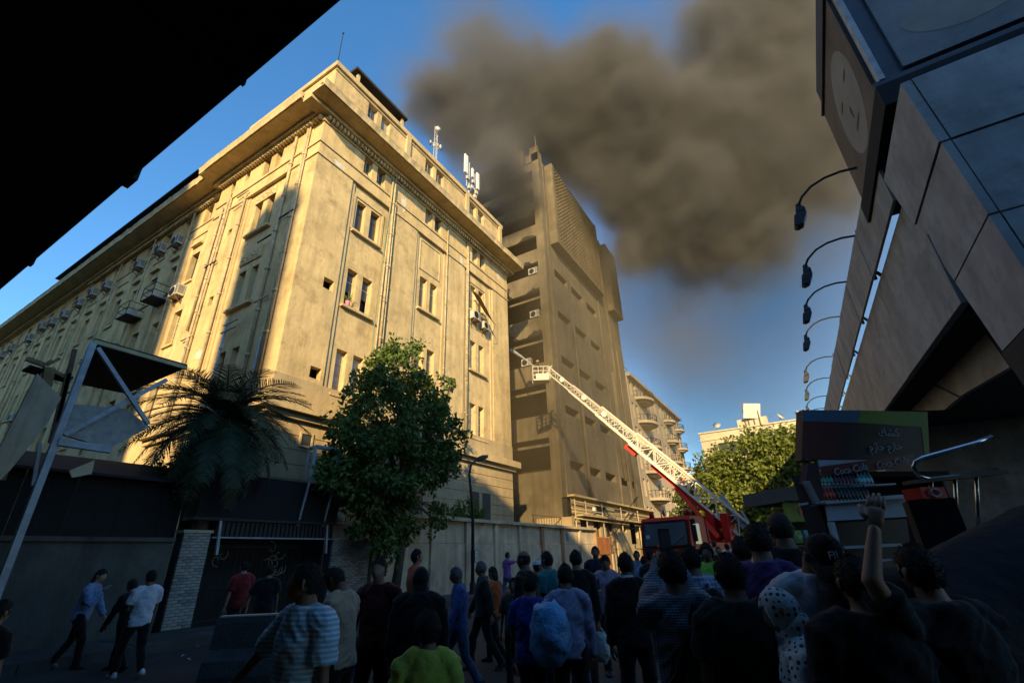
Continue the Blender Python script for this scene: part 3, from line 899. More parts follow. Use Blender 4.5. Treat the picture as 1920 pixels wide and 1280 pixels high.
m.bar((WXF - .1, 38.9, 1.6), (WXF - .1, 42.2, 1.6), .06); m.build('gate_frame', RUST, gt)
gp = thing('gate_wall', 'pale rendered wall stub with an iron grille beside the rusty gate', 'wall', (WXF, 43, 0))
boxo('stub', STUCCO_B, gp, WXF - .5, WXF + .1, 43.6, 48, 0, 3.4)
m = MB()
for i in range(6): m.bar((WXF - .05, 42.3 + i * .22, 1.6), (WXF - .05, 42.3 + i * .22, 3.4), .03)
for z in (2, 2.6, 3.2): m.bar((WXF - .05, 42.25, z), (WXF + .1, 43.6, z), .04)
m.build('grille', RUST, gp)
boxo('cable_box', PIPE, gp, WXF - .3, WXF, 42.3, 43.4, 0, 1.6)

# ================================================================== buildings further up the street
cb = thing('apartment_block', 'sandy apartment block with stacks of rounded balconies beyond the tower', 'building', (-17, 59.3, 0))
APT = mat('apartment_render', (.46, .38, .27), .9, .2, .8, .3, 8, streak=.5, dirt=(.2, .16, .11), dscale=.4)
ch = []
lv = [4.3 + 3.35 * k for k in range(6)]
for z in lv:
    for y in (60.2, 61.9, 67.2, 69.6, 72.0, 75.2, 77.2, 80.3, 82.2, 84.6, 86.6):
        ch.append((y, y + .95, z + .3, z + 2.45))
w = MB(); wall_holes(w, (-17, 0, 0), (0, 1, 0), (1, 0, 0), 59.3, 89, 0, 23.6, ch, .35)
w.quad((-17, 59.3, 0), (-35, 59.3, 0), (-35, 59.3, 23.6), (-17, 59.3, 23.6)); w.quad((-17, 89, 0), (-35, 89, 0), (-35, 89, 23.6), (-17, 89, 23.6))
w.build('wall', APT, cb)
boxo('inner_core', ROOM, cb, -34.5, -17.5, 59.6, 88.6, 0, 23.5)
boxo('cornice', APT, cb, -17.5, -16.4, 59.4, 89.3, 23.6, 24.0)
for i, h in enumerate(ch):
    window(cb, (-17.3, h[0], h[2]), .95, 2.15, HP, ('dark', 'shutter', 'dark', 'lit')[(i * 7 + i // 3) % 4])
def round_balcony(yc, z, ry, rx):
    m = MB(); n = 14
    arc = [(-17 + rx * math.sin(math.pi * i / n), yc - ry * math.cos(math.pi * i / n)) for i in range(n + 1)]
    for z0, z1, k in ((z - .35, z - .1, .72), (z - .1, z + .25, 1.0)):
        rings = [[(-17 + (x + 17) * k, yc + (y - yc) * k, zz) for x, y in arc] for zz in (z0, z1)]
        m.loft(rings)
    o = m.build('balcony', APT, cb)
    r_ = MB()
    for i in range(0, n + 1): r_.bar((arc[i][0] - .03, arc[i][1], z + .25), (arc[i][0] - .03, arc[i][1], z + 1.1), .05)
    for i in range(n): r_.bar((arc[i][0] - .03, arc[i][1], z + 1.1), (arc[i + 1][0] - .03, arc[i + 1][1], z + 1.1), .06)
    r_.build('railing', IRON, o)
for z in lv:
    round_balcony(64.6, z, 2.6, 1.9)
    round_balcony(79.0, z, 1.8, 1.5)
    round_balcony(86.4, z, 1.5, 1.3)
for i in range(9):
    t = thing('roof_clutter', 'small dish and pole on the apartment block roof edge', 'antenna', (-17.6, 60.5 + i * 3.1, 24.0), 0, 'dishes along the apartment roof edge')
    m = MB(); m.cyl((0, 0, 0), (0, 0, 1.0 + .4 * (i % 3)), .04, None, 6); m.tube([(.05, 0, 1.0), (.12, -.05, 1.02), (.2, -.1, 1.06)], [.1, .35, .42], 10)
    m.build('pole_dish', STEEL, t, True, True)
fb = thing('far_building', 'pale flat roofed building with dark shutters closing the street behind the trees', 'building', (-12.3, 80, 0))
FARW = mat('far_render', (.52, .44, .31), .9, .14, .6, .2, 5, streak=.3)
fh = [(-9.9, -5.9, 14.5, 16.9), (-10.6, -10.1, 14.6, 16.8), (-5.7, -5.2, 14.6, 16.8), (-3.8, -2.2, 15.1, 16.8), (.5, 2.2, 15.1, 16.8), (-9.6, -8.0, 10.2, 12.2), (3.5, 5, 15.1, 16.8)]
w = MB(); wall_holes(w, (0, 80, 0), (1, 0, 0), (0, -1, 0), -12.3, 30, 0, 18.7, fh, .35)
w.quad((-12.3, 80, 0), (-12.3, 100, 0), (-12.3, 100, 18.7), (-12.3, 80, 18.7)); w.quad((-12.3, 80, 18.7), (30, 80, 18.7), (30, 100, 18.7), (-12.3, 100, 18.7))
w.build('wall', FARW, fb)
boxo('inner_core', ROOM, fb, -11.9, 29, 80.5, 99, 0, 18.5)
for h in fh: window(fb, (h[0], 80.28, h[2]), h[1] - h[0], h[3] - h[2], 0, 'dark')
boxo('parapet_band', FARW, fb, -12.4, 30, 79.85, 80.1, 17.5, 17.75)
boxo('parapet_cap', FARW, fb, -12.5, 30, 79.8, 80.4, 18.7, 18.9)
boxo('roof_hut', FARW, fb, -6.5, -2.2, 81, 84, 18.9, 20.3)
t = thing('roof_billboard', 'pale blank billboard on a frame on the far building roof', 'billboard', (-2.6, 80.6, 18.9))
m = MB(); m.obox((-1.4, 0, 2.4), (1.15, .5, -.1), (0.01, -.03, 0), (.25, 0, 1.15)); m.build('board', ACW, t, local=True)
m = MB()
for x in (-2.2, -1.4, -.6): m.bar((x, .2, 0), (x, .2, 2.4), .1); m.bar((x, .2, 1.4), (x, 1.6, 0), .08)
m.bar((-2.6, .1, 0), (-2.75, .05, 4.4), .09); m.build('frame', RUST, t, local=True)
for i, x in enumerate((-9.5, -.5, 1.8, 3.2)):
    t = thing('roof_dish', 'satellite dish standing on the far building roof', 'satellite dish', (x, 80.7, 18.9), i, 'dishes on the far roof')
    m = MB(); m.cyl((0, 0, 0), (0, 0, .7), .05, None, 6); m.tube([(0, 0, .8), (0, -.15, .85), (0, -.3, .95)], [.15, .5, .6], 12); m.build('dish', STEEL, t, True, True)
sb = thing('small_house', 'small low house seen between the apartment block and the far building', 'building', (-16, 96, 0))
boxo('wall', APT, sb, -22, -14.6, 96, 104, 0, 14.5)
boxo('roof', APT, sb, -22.3, -14.3, 95.7, 104.3, 14.5, 15.0)
# ================================================================== flyover over the camera and along the right
fl = thing('flyover_deck', 'dark concrete flyover deck passing low overhead', 'bridge', (0, -5, 0))
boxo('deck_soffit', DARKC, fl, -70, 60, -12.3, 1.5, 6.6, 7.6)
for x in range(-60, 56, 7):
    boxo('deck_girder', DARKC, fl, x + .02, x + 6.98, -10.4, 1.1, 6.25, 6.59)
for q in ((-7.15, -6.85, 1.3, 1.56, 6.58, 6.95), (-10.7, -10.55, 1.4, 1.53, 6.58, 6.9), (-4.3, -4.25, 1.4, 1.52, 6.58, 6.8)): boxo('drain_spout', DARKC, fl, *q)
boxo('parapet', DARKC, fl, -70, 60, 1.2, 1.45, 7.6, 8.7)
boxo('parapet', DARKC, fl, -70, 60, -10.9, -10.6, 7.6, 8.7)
hb_ = thing('shade_board', 'added unseen board on the flyover deck that shades the street tree', 'billboard', (-6.6, -.6, 7.6))  # added out of view, sized so its shadow covers the street tree
boxo('board', DARKC, hb_, -9.3, -4.0, -.7, -.5, 8.9, 15.2)
for x in (-8.9, -6.8, -4.6): boxo('post', IRON, hb_, x, x + .25, -.95, -.701, 7.6, 15.0)
for x in (-30, 5.5):
    boxo('column', DARKC, fl, x, x + 1.6, -6, -4.4, 0, 6.24)

rm = thing('flyover_ramp', 'flyover ramp clad in stained grey stone panels on a flared pier', 'bridge', (3, 8, 0))
RX = 3.0
SHADE_CLAD = mat('shade_dark_cladding', (.03, .03, .03), .8, .4, 1.2)  # lower pier panels: deep shade under the ramp put into the colour
def edge(z): return 7.12 + .0865 * z, 8.0 + .285 * z
core = MB()
rings = []
for z in (0, 8.6):
    a, b = edge(z)
    rings.append([(RX + .09, a + .09, z), (RX + .09, b - .05, z), (RX + 7, b - .05, z), (RX + 7, a + .09, z)])
core.loft(rings); core.build('pier_core', DARKC, rm)
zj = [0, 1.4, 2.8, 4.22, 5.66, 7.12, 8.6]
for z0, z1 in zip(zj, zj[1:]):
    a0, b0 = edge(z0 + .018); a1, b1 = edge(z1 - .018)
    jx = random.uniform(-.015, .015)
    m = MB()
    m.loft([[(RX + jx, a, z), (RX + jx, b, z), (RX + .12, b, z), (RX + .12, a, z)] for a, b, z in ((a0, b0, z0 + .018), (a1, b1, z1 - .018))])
    m.build('cladding_panel', MARBLE if z0 > 4 else SHADE_CLAD, rm)
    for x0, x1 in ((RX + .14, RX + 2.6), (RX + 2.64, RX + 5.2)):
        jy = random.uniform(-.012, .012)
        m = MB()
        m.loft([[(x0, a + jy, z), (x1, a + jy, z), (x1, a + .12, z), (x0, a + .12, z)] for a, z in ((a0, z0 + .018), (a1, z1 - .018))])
        m.build('cladding_panel', MARBLE if z0 > 4 else SHADE_CLAD, rm)
def gb(y): return 5.29 + .052 * (y - 9.6)
def gt_(y): return 6.72 + .074 * (y - 10)
def ob(y): return 8.05 + .052 * (y - 10.4)
def ot(y): return 9.47 + .068 * (y - 11.6)
yj = [9.7, 15.0, 20.2, 25.4, 30.6, 35.8, 41, 46.2, 51.4, 56.6, 61.8, 67]
for a, b in zip(yj, yj[1:]):
    a_, b_ = a + .015, b - .015
    jx = random.uniform(-.015, .015)
    m = MB()
    m.loft([[(RX + jx, y, gb(y)), (RX + jx, y, gt_(y)), (RX + .12, y, gt_(y)), (RX + .12, y, gb(y))] for y in (a_, b_)])
    m.build('fascia_panel', MARBLE, rm)
    m = MB()
    m.loft([[(RX + .16, y, gt_(y) + .02), (RX + .16, y, ob(y) - .03), (RX + .3, y, ob(y) - .03), (RX + .3, y, gt_(y) + .02)] for y in (a_, b_)])
    m.build('recessed_panel', MARBLE, rm)
m = MB()
m.loft([[(RX + .1, y, gb(y) + .05), (RX + .1, y, gt_(y) - .02), (RX + .29, y, gt_(y) - .02), (RX + .29, y, ob(y) - .17), (RX + 9, y, ob(y) - .17), (RX + 9, y, gb(y) + .05)] for y in (10.4, 67)])
m.build('deck', DARKC, rm)
yo = [10.45, 14.3, 18.0, 22, 26, 30, 34, 38, 42, 46, 50, 54, 58, 62, 66]
for a, b in zip(yo, yo[1:]):
    jx = random.uniform(-.02, .02)
    m = MB()
    m.loft([[(RX - .02 + jx, y, ob(y)), (RX - .02 + jx, y, ot(y)), (RX + .04 + jx, y, ot(y)), (RX + .04 + jx, y, ob(y))] for y in (a + .01, b - .01)])
    m.build('parapet_panel', MARBLE, rm)
    m = MB(); m.bar((RX + .08, a + .2, ob(a) + .3), (RX + .62, a + .2, ob(a) - .5), .07); m.bar((RX + .08, a + .2, ob(a)), (RX + .08, a + .2, ot(a) - .1), .07)
    m.build('parapet_bracket', IRON, rm)
for q in (((1812, 572), (1893, 688), (1800, 742), (1715, 700)), ((1713, 704), (1798, 745), (1770, 768), (1664, 772))):
    pq = [onx(*p, RX + .9) for p in q]
    m = MB(); m.loft([pq, [p + Vector((.12, 0, 0)) for p in pq]]); m.build('soffit_panel', MARBLE, rm)
# second pier further along
m = MB(); rings = []
for z in (0, 7.6): rings.append([(RX + .3, 27 - .1 * z, z), (RX + .3, 28.5 + .2 * z, z), (RX + 7, 28.5 + .2 * z, z), (RX + 7, 27 - .1 * z, z)])
m.loft(rings); m.build('far_pier', MARBLE, rm)

# lamps along the ramp
lampA = [(1605, 315), (1603, 442), (1588, 528), (1575, 593), (1560, 668), (1555, 708), (1550, 742), (1546, 765)]
a0 = onx(1605, 315, RX)
prof = [(1605, 315), (1575, 322), (1545, 334), (1520, 350), (1503, 370), (1497, 385)]
pp = [ony(x, y, a0.y) - a0 for x, y in prof]
tip = pp[-1]
LAMPM = mat('lamp_housing', (.02, .02, .022), .5, .2, 4)
LENS = mat('lamp_lens', (.10, .10, .10), .25, .1, 4)
am = MB(); am.tube([Vector((.06, 0, 0))] + [Vector((p.x, 0, p.z)) for p in pp], .032, 8); arm_me = am.mesh('arm', IRON, True)
hm = MB()
T = Vector((tip.x, 0, tip.z))
hm.tube([T + Vector((0, 0, .02)), T + Vector((-.01, 0, -.1))], .06, 8)
hm.loft([[T + Vector((x * s, y * s, z)) for x, y in ((-.09, -.07), (.09, -.07), (.09, .07), (-.09, .07))] for z, s in ((-.08, .8), (-.14, 1.0), (-.2, 1.0))])
hm.loft([[T + Vector((dx + x, y, z)) for x, y in ((-sx, -sy), (sx, -sy), (sx, sy), (-sx, sy))] for z, dx, sx, sy in ((-.2, 0, .07, .06), (-.28, -.03, .12, .1), (-.52, -.12, .09, .11), (-.56, -.14, .02, .1))])
_s = 1.15
hm.v = [tuple(T + (Vector(p) - T) * _s) for p in hm.v]
head_me = hm.mesh('lamp_head', LAMPM)
lm_ = MB(); lm_.add([T + Vector(p) for p in ((-.118, -.10, -.34), (-.118, .10, -.34), (-.23, .11, -.575), (-.23, -.11, -.575))], [(0, 1, 2, 3)])
lens_me = lm_.mesh('lens', LENS)
for i, p in enumerate(lampA):
    q = onx(*p, RX)
    t = thing('flyover_lamp', '%s black gooseneck lamp along the ramp parapet, counted from the portrait billboard' % ORD[i], 'street lamp', q, 0, 'gooseneck lamps along the ramp')
    for me in (arm_me, head_me, lens_me):
        o = bpy.data.objects.new(me.name, me); COL.objects.link(o); o.parent = t
    m = MB(); m.bar((.08, 0, .15), (.08, 0, -1.0), .07); m.build('bracket', IRON, t, local=True)

# billboard on the ramp
bb = thing('corner_billboard', 'two sided billboard box with faded portrait posters on the flyover ramp', 'billboard', (RX, 8.6, 9))
FRB = mat('billboard_frame', (.045, .06, .085), .5, .2, 2)
bx0, bx1, by0, by1, bz0, bz1 = RX - .05, RX + 6.5, 8.62, 12.45, 9.35, 12.62
boxo('frame_box', FRB, bb, bx0 + .12, bx1, by0 + .12, by1, bz0, bz1 + .9)
boxo('bottom_beam', BLACK, bb, bx0 - .02, bx1, by0 - .06, by1, bz0 - .5, bz0 - .005)
for z0, z1 in ((bz0, bz0 + .07), (bz1 - .07, bz1)): boxo('frame_rail', FRB, bb, bx0, bx0 + .119, by0 + .13, by1, z0, z1)
PO1 = mat('poster_brown', (.15, .115, .09), .6, .4, .8); PO2 = mat('poster_skin', (.27, .245, .205), .6, .2, 1.2); PO3 = mat('poster_dark', (.05, .05, .055), .6, .2, 2); PO4 = mat('poster_grey', (.2, .2, .2), .6, .5, .7)
boxo('poster', PO1, bb, bx0 + .06, bx0 + .118, by0 + .3, by1 - .02, bz0 + .075, bz1 - .075)
def ell(mb, x, yc, zc, ry, rz_, a0_=0, n=28):
    mb.add([(x, yc + ry * math.cos(2 * math.pi * i / n) * math.cos(a0_) - rz_ * math.sin(2 * math.pi * i / n) * math.sin(a0_), zc + ry * math.cos(2 * math.pi * i / n) * math.sin(a0_) + rz_ * math.sin(2 * math.pi * i / n) * math.cos(a0_)) for i in range(n)], [tuple(range(n))])
m = MB(); ell(m, bx0 + .056, 10.4, 10.85, 1.05, 1.25); m.build('poster_face', PO2, bb)
m = MB(); ell(m, bx0 + .052, 10.9, 11.2, .22, .05); ell(m, bx0 + .052, 9.9, 11.2, .2, .05); ell(m, bx0 + .052, 10.35, 10.2, .3, .05); ell(m, bx0 + .052, 10.45, 10.6, .06, .18); m.build('poster_strokes', PO3, bb)
boxo('frame_rail', FRB, bb, bx0 - .02, bx1, by0 - .03, by0 + .119, bz0, bz0 + .12)
boxo('frame_post', STEEL, bb, bx0 + .08, bx0 + .17, by0 - .05, by0 + .115, bz0 + .125, bz1 + .9)
boxo('poster', PO4, bb, bx0 + .5, bx1 - .1, by0 + .05, by0 + .118, bz0 + .3, bz1 + .8)
m = MB()
for xc, zc, a, b in ((4.6, 10.6, .9, .55), (6.2, 11.3, 1.1, .8)):
    m.add([(xc + a * math.cos(2 * math.pi * i / 24), by0 + .045, zc + b * math.sin(2 * math.pi * i / 24)) for i in range(24)], [tuple(range(24))])
m.build('poster_face', PO2, bb)

# ================================================================== blocks behind the camera (they cast the street's evening shade)
BACK = mat('back_render', (.3, .26, .2), .9, .2, .6, .2, 4, streak=.4)
def block(label, x0, x1, y0, y1, h, fl_):
    t = thing('street_block', label, 'building', ((x0 + x1) / 2, y1, 0))
    hs = []
    nx = int((x1 - x0) / 3.2)
    for i in range(nx):
        for z in range(1, int(h / 3.4)):
            hs.append((x0 + 1 + i * 3.2, x0 + 2.2 + i * 3.2, z * 3.4 + .6, z * 3.4 + 2.3))
    w_ = MB(); w_.box(x0, x1, y0, y1 - .3, 0, h); w_.mi = 1
    wall_holes(w_, (0, y1, 0), (1, 0, 0), (0, 1, 0), x0, x1, 0, h, hs, .28)
    w_.quad((x0, y1, 0), (x0, y1 - .3, 0), (x0, y1 - .3, h), (x0, y1, h)); w_.quad((x1, y1, 0), (x1, y1 - .3, 0), (x1, y1 - .3, h), (x1, y1, h)); w_.quad((x0, y1, h), (x1, y1, h), (x1, y1 - .3, h), (x0, y1 - .3, h))
    w_.build('wall', [ROOM, BACK], t)
    boxo('cornice', BACK, t, x0 - .2, x1 + .2 if x1 > 30 else x1, y1 + .001, y1 + .5, h - .5, h - .1)
block('tall apartment slab across the street behind the flyover deck', -75, -10.6, -46, -30, 47.0, 0)
block('lower shop and flat block behind the flyover deck', -10.55, 1.45, -26, -12.5, 16.5, 0)
block('long mid height block on the sunny side behind the flyover', 1.5, 70, -27, -12.5, 22.0, 0)
rt = thing('round_stair_tower', 'round stair tower with a domed cap behind the lower block', 'tower', (-.8, -30, 0))
m = MB(); m.tube([(-.8, -30, 0), (-.8, -30, 34.6)], 2.2, 24); m.build('drum', BACK, rt, True)
m = MB(); m.tube([(-.8, -30, 34.601 + 2.35 * math.sin(a)) for a in [i * HP / 8 for i in range(9)]], [2.35 * math.cos(a) + .02 for a in [i * HP / 8 for i in range(9)]], 24); m.build('dome', BACK, rt, True)
# ================================================================== left street edge: low wall, brick gate, stair canopy
PX = -15.5
LOWW = mat('grimy_render', (.10, .095, .08), .9, .3, 1.2, .35, 14, streak=.9, dirt=(.05, .05, .045), dscale=.8, damt=.7)
lw = thing('low_wall', 'stained low rendered wall left of the brick gate pier', 'wall', (PX, 2, 0))
for a, b in ((-6, -1.6), (-1.58, 2.9), (2.92, 7.2)):
    boxo('wall_panel', LOWW, lw, PX - .25, PX + random.uniform(-.02, .02), a, b, 0, 2.35)
    boxo('coping', LOWW, lw, PX - .32, PX + .07, a + .003, b - .003, 2.352, 2.46)
def brick_pier(y0, y1, z0, z1, label, nm='brick_pier'):
    t = thing(nm, label, 'pier', (PX, (y0 + y1) / 2, 0))
    boxo('pier_core', MORTAR, t, PX - .45, PX - .012, y0 + .01, y1 - .01, 0, z1 - .004)
    L_, H_, J = .245, .066, .012
    nr = int((z1 - z0) / (H_ + J)); nb = round((y1 - y0) / (L_ + J)); bl_ = (y1 - y0) / nb
    m = MB(); m.box(0, .10, 0, bl_ - J, 0, H_); full = m.mesh('brick', BRICK); m = MB(); m.box(0, .10, 0, bl_ - J, 0, H_); full2 = m.mesh('brick', BRICK2)
    m = MB(); m.box(0, .10, 0, bl_ / 2 - J, 0, H_); half = m.mesh('brick', BRICK)
    for r_ in range(nr):
        z = z0 + r_ * (H_ + J)
        if r_ % 2 == 0: ys_ = [(y0 + i * bl_, 0) for i in range(nb)]
        else: ys_ = [(y0, 1)] + [(y0 + bl_ / 2 + i * bl_, 0) for i in range(nb - 1)] + [(y1 - bl_ / 2, 1)]
        for y, hf in ys_:
            inst(half if hf else (full2 if random.random() < .22 else full), 'brick', t, (PX - .1 + random.uniform(-.008, .008), y + J / 2, z + random.uniform(-.002, .002)))
    boxo('cap_stone', WALLC, t, PX - .5, PX + .04, y0 - .04, y1 + .04, z0 + nr * (H_ + J), z0 + nr * (H_ + J) + .08)
    return t
brick_pier(7.42, 8.17, .18, 2.66, 'narrow pale brick pier at the dark gateway')
brick_pier(12.65, 14.5, .18, 2.52, 'wide pale brick pier beneath the leafy street tree')
gw = thing('gateway', 'dark gateway with a heavy black fascia between two brick piers', 'gateway', (PX, 10.3, 0))
boxo('fascia_board', BLACK, gw, PX - .6, PX + .12, 7.55, 12.6, 3.05, 4.35)
boxo('fascia_rail', IRON, gw, PX - .5, PX + .14, 7.5, 12.62, 2.95, 3.04)
for i in range(28): boxo('valance_slat', IRON, gw, PX + .0, PX + .04, 8.25 + i * .155, 8.36 + i * .155, 2.5, 2.94)
boxo('lower_rail', STEEL, gw, PX - .02, PX + .07, 8.2, 12.62, 2.46, 2.5)
boxo('back_wall', DARKC, gw, PX - 1.7, PX - 1.6, 8.0, 12.8, 0, 4.2)
for x0, y in ((PX - 1.6, 8.19), (PX - 1.6, 12.58)): boxo('side_wall', DARKC, gw, x0, PX - .46, y - .03, y + .03, 0, 3.0)
m = MB()
for i in range(24): m.bar((PX - .9, 8.3 + i * .185, .15), (PX - .9, 8.3 + i * .185, 2.3), .022)
for z in (.2, 1.1, 2.25): m.bar((PX - .9, 8.25, z), (PX - .9, 12.55, z), .04)
m.build('iron_gate_leaf', IRON, gw)
CURL = mat('pale_iron', (.30, .28, .24), .6, .2, 4)
def curl(yc, zc, s, n):
    m = MB()
    for k in range(n):
        a0_ = k * 1.9
        pts = [(PX - .82, yc + s * .18 * math.sin(k * 2.1) + s * (.02 + .022 * i) * math.cos(a0_ + i * .55), zc + s * (k - n / 2) * .16 + s * (.02 + .022 * i) * math.sin(a0_ + i * .55)) for i in range(10)]
        m.tube(pts, .012, 5)
    m.build('scroll_ornament', CURL, gw)
curl(8.95, 2.02, .9, 2); curl(10.9, 1.85, 1.1, 6); curl(11.1, 1.6, .9, 3)
for y in (8.4, 12.3): m = MB(); m.bar((PX + .1, y, 2.0), (PX + .1, y - .1, 3.0), .07); m.build('strut', STEEL, gw)

# stair canopy in white steel
st = thing('stair_canopy', 'white steel frame stair with flat black roof against the side wing', 'stair', tuple(onx(60, 1000, -14.5).xy) + (0,))
SX = -14.5
A_, B_ = onx(175, 640, SX), onx(350, 690, SX)
zc = A_.z
C_, D_ = onz(236, 738, zc), onz(152, 721, zc)
m = MB()
m.loft([[Vector((p.x, p.y, zc + dz)) for p in (A_, B_, C_, D_)] for dz in (0, .1)])
m.build('roof_sheet', ROOFD, st)
m = MB(); m.bar(A_, B_, .09, .1); m.build('roof_edge_beam', STUCCO_T, st)
def sbar(p, q, xw, w_=.1, mt=STEEL, nm='frame_bar'):
    a, b = onx(*p, xw), onx(*q, xw); m_ = MB(); m_.bar(a, b, w_); return m_.build(nm, mt, st)
p0 = onx(175, 642, SX)
m = MB(); m.bar((SX, p0.y, .1), (SX, p0.y, p0.z - .02), .13); m.build('post', STEEL, st)
sbar((183, 652), (278, 795), SX + .02, .09)
sbar((120, 815), (312, 712), SX - .05, .10)
sbar((108, 828), (207, 843), SX + .03, .16)
sbar((140, 655), (108, 790), SX - .6, .09, RUST, 'post'); sbar((128, 700), (95, 830), SX - .6, .09, RUST, 'post')
sbar((75, 830), (62, 910), SX - .5, .07)
sbar((30, 830), (5, 900), SX - .6, .08, RUST)
pts = [onx(*p, SX - .3) for p in ((140, 757), (236, 766), (282, 800), (205, 840), (118, 814))]
m = MB(); m.loft([pts, [p + Vector((-.12, 0, 0)) for p in pts]]); m.build('landing_panel', mat('rough_board', (.42, .39, .34), .9, .35, 5, .4, 20, dirt=(.16, .14, .12), dscale=2.5), st)
pts = [onx(*p, SX - .5) for p in ((70, 700), (115, 745), (85, 800), (20, 880), (0, 900), (0, 840))]
m = MB(); m.loft([pts, [p + Vector((-.1, 0, 0)) for p in pts]]); m.build('stair_side', WALLC, st)
pts = [onx(*p, SX - .2) for p in ((130, 882), (178, 862), (172, 888), (135, 895))]
m = MB(); m.loft([pts, [p + Vector((-.05, 0, 0)) for p in pts]]); m.build('loose_sheet', WALLC, st)
# rough timber post catching the last sun
tp = thing('timber_post', 'rough timber post with crossed battens beside the stair canopy', 'post', tuple(onx(88, 800, SX - .9).xy) + (0,))
def tb(p, q, w_, xw=SX - .9):
    a, b = onx(*p, xw), onx(*q, xw); m_ = MB(); m_.bar(a, b, w_); m_.build('batten', WOOD, tp)
tb((92, 690), (70, 790), .2); tb((50, 672), (85, 685), .1); tb((90, 690), (125, 708), .08); tb((88, 684), (112, 672), .07); tb((80, 700), (66, 722), .07)
pts = [onx(*p, SX - 1.2) for p in ((48, 690), (85, 700), (128, 712), (75, 702))]
m = MB(); m.bar(onx(48, 690, SX - 1.2), onx(130, 712, SX - 1.2), .5, .06); m.build('sheet_roof', ROOFD, tp)
# double outdoor unit low on the wing
ac((-46.5, WY - .02, yz(7.0)), 0, 'white double fan outdoor unit low on the wing beside the stair', None, 1.5)
# empty light box frame in the tree
sf = thing('sign_frame', 'empty grey metal sign box frame beside the street tree', 'sign frame', tuple(onx(590, 900, -15.2).xy) + (0,))
q = [onx(*p, -15.1) for p in ((592, 836), (636, 843), (628, 900), (583, 893))]
m = MB()
for a, b in zip(q, q[1:] + q[:1]): m.bar(a, b, .1)
q2 = [p + Vector((-.35, 0, 0)) for p in q]
for a, b in zip(q2, q2[1:] + q2[:1]): m.bar(a, b, .05)
for a, b in zip(q, q2): m.bar(a, b, .05)
m.bar(q[3], (PX + .05, q[3].y, 2.9), .06); m.bar(q[2], (PX + .05, q[2].y, 2.9), .06)
m.build('frame', STEEL, sf)

# ================================================================== vegetation
def leafmat(name, col, tr=.3, var=.45):
    m = bpy.data.materials.new(name); m.use_nodes = True
    N, L = m.node_tree.nodes, m.node_tree.links
    b = N['Principled BSDF']; b.inputs['Roughness'].default_value = .55; b.inputs['Specular IOR Level'].default_value = .35
    g_ = N.new('ShaderNodeNewGeometry'); rp = N.new('ShaderNodeValToRGB')
    c = Vector(col)
    rp.color_ramp.elements[0].color = (*(c * (1 - var)), 1); rp.color_ramp.elements[1].color = (*(c * (1 + var)), 1)
    L.new(g_.outputs['Random Per Island'], rp.inputs[0]); L.new(rp.outputs[0], b.inputs['Base Color'])
    t = N.new('ShaderNodeBsdfTranslucent'); L.new(rp.outputs[0], t.inputs[0])
    mx = N.new('ShaderNodeMixShader'); mx.inputs[0].default_value = tr
    L.new(b.outputs[0], mx.inputs[1]); L.new(t.outputs[0], mx.inputs[2]); L.new(mx.outputs[0], N['Material Output'].inputs[0])
    return m
LEAF1 = leafmat('street_tree_leaf', (.095, .15, .03))
LEAF2 = leafmat('far_tree_leaf', (.15, .18, .03), .35)
LEAF3 = leafmat('far_dark_leaf', (.08, .11, .028), .3)
PALM = leafmat('palm_leaf', (.05, .075, .035), .2)
BARK = mat('bark', (.09, .07, .05), .95, .35, 4, .6, 18)
def add_leaf(mb, p, d, up, L_, W_):
    """one folded leaf: 2 quads"""
    s_ = d.cross(up)
    if s_.length < 1e-4: s_ = d.orthogonal()
    s_.normalize(); n = s_.cross(d).normalized()
    a = p; t = p + d * L_ - n * L_ * .12
    mid = p + d * L_ * .45 + n * .06 * L_
    mb.add((a, mid + s_ * W_ - n * W_ * .35, t, mid - s_ * W_ - n * W_ * .35, mid), ((0, 1, 4), (1, 2, 4), (4, 2, 3), (0, 4, 3)))
def rdir(rnd):
    while True:
        v = Vector((rnd.uniform(-1, 1), rnd.uniform(-1, 1), rnd.uniform(-1, 1)))
        if .05 < v.length < 1: return v.normalized()
def crown_mesh(lobes, nclump, nleaf, L_, W_, seed, csize):
    rnd = random.Random(seed); mb = MB()
    tot = sum(r ** 2 for c, r in lobes)
    tips = []
    for c, r in lobes:
        c = Vector(c)
        for k in range(max(3, int(nclump * r ** 2 / tot))):
            d = rdir(rnd); rr = r * rnd.uniform(.35, 1.08) ** .6
            cc = c + d * rr
            tips.append(cc)
            cs = csize * rnd.uniform(.6, 1.25)
            for j in range(nleaf):
                p = cc + rdir(rnd) * cs * rnd.random() ** .5
                dd = (rdir(rnd) + (p - c).normalized() * .5 + Vector((0, 0, -.45))).normalized()
                add_leaf(mb, p, dd, rdir(rnd), L_ * rnd.uniform(.7, 1.25), W_ * rnd.uniform(.7, 1.2))
    return mb, tips
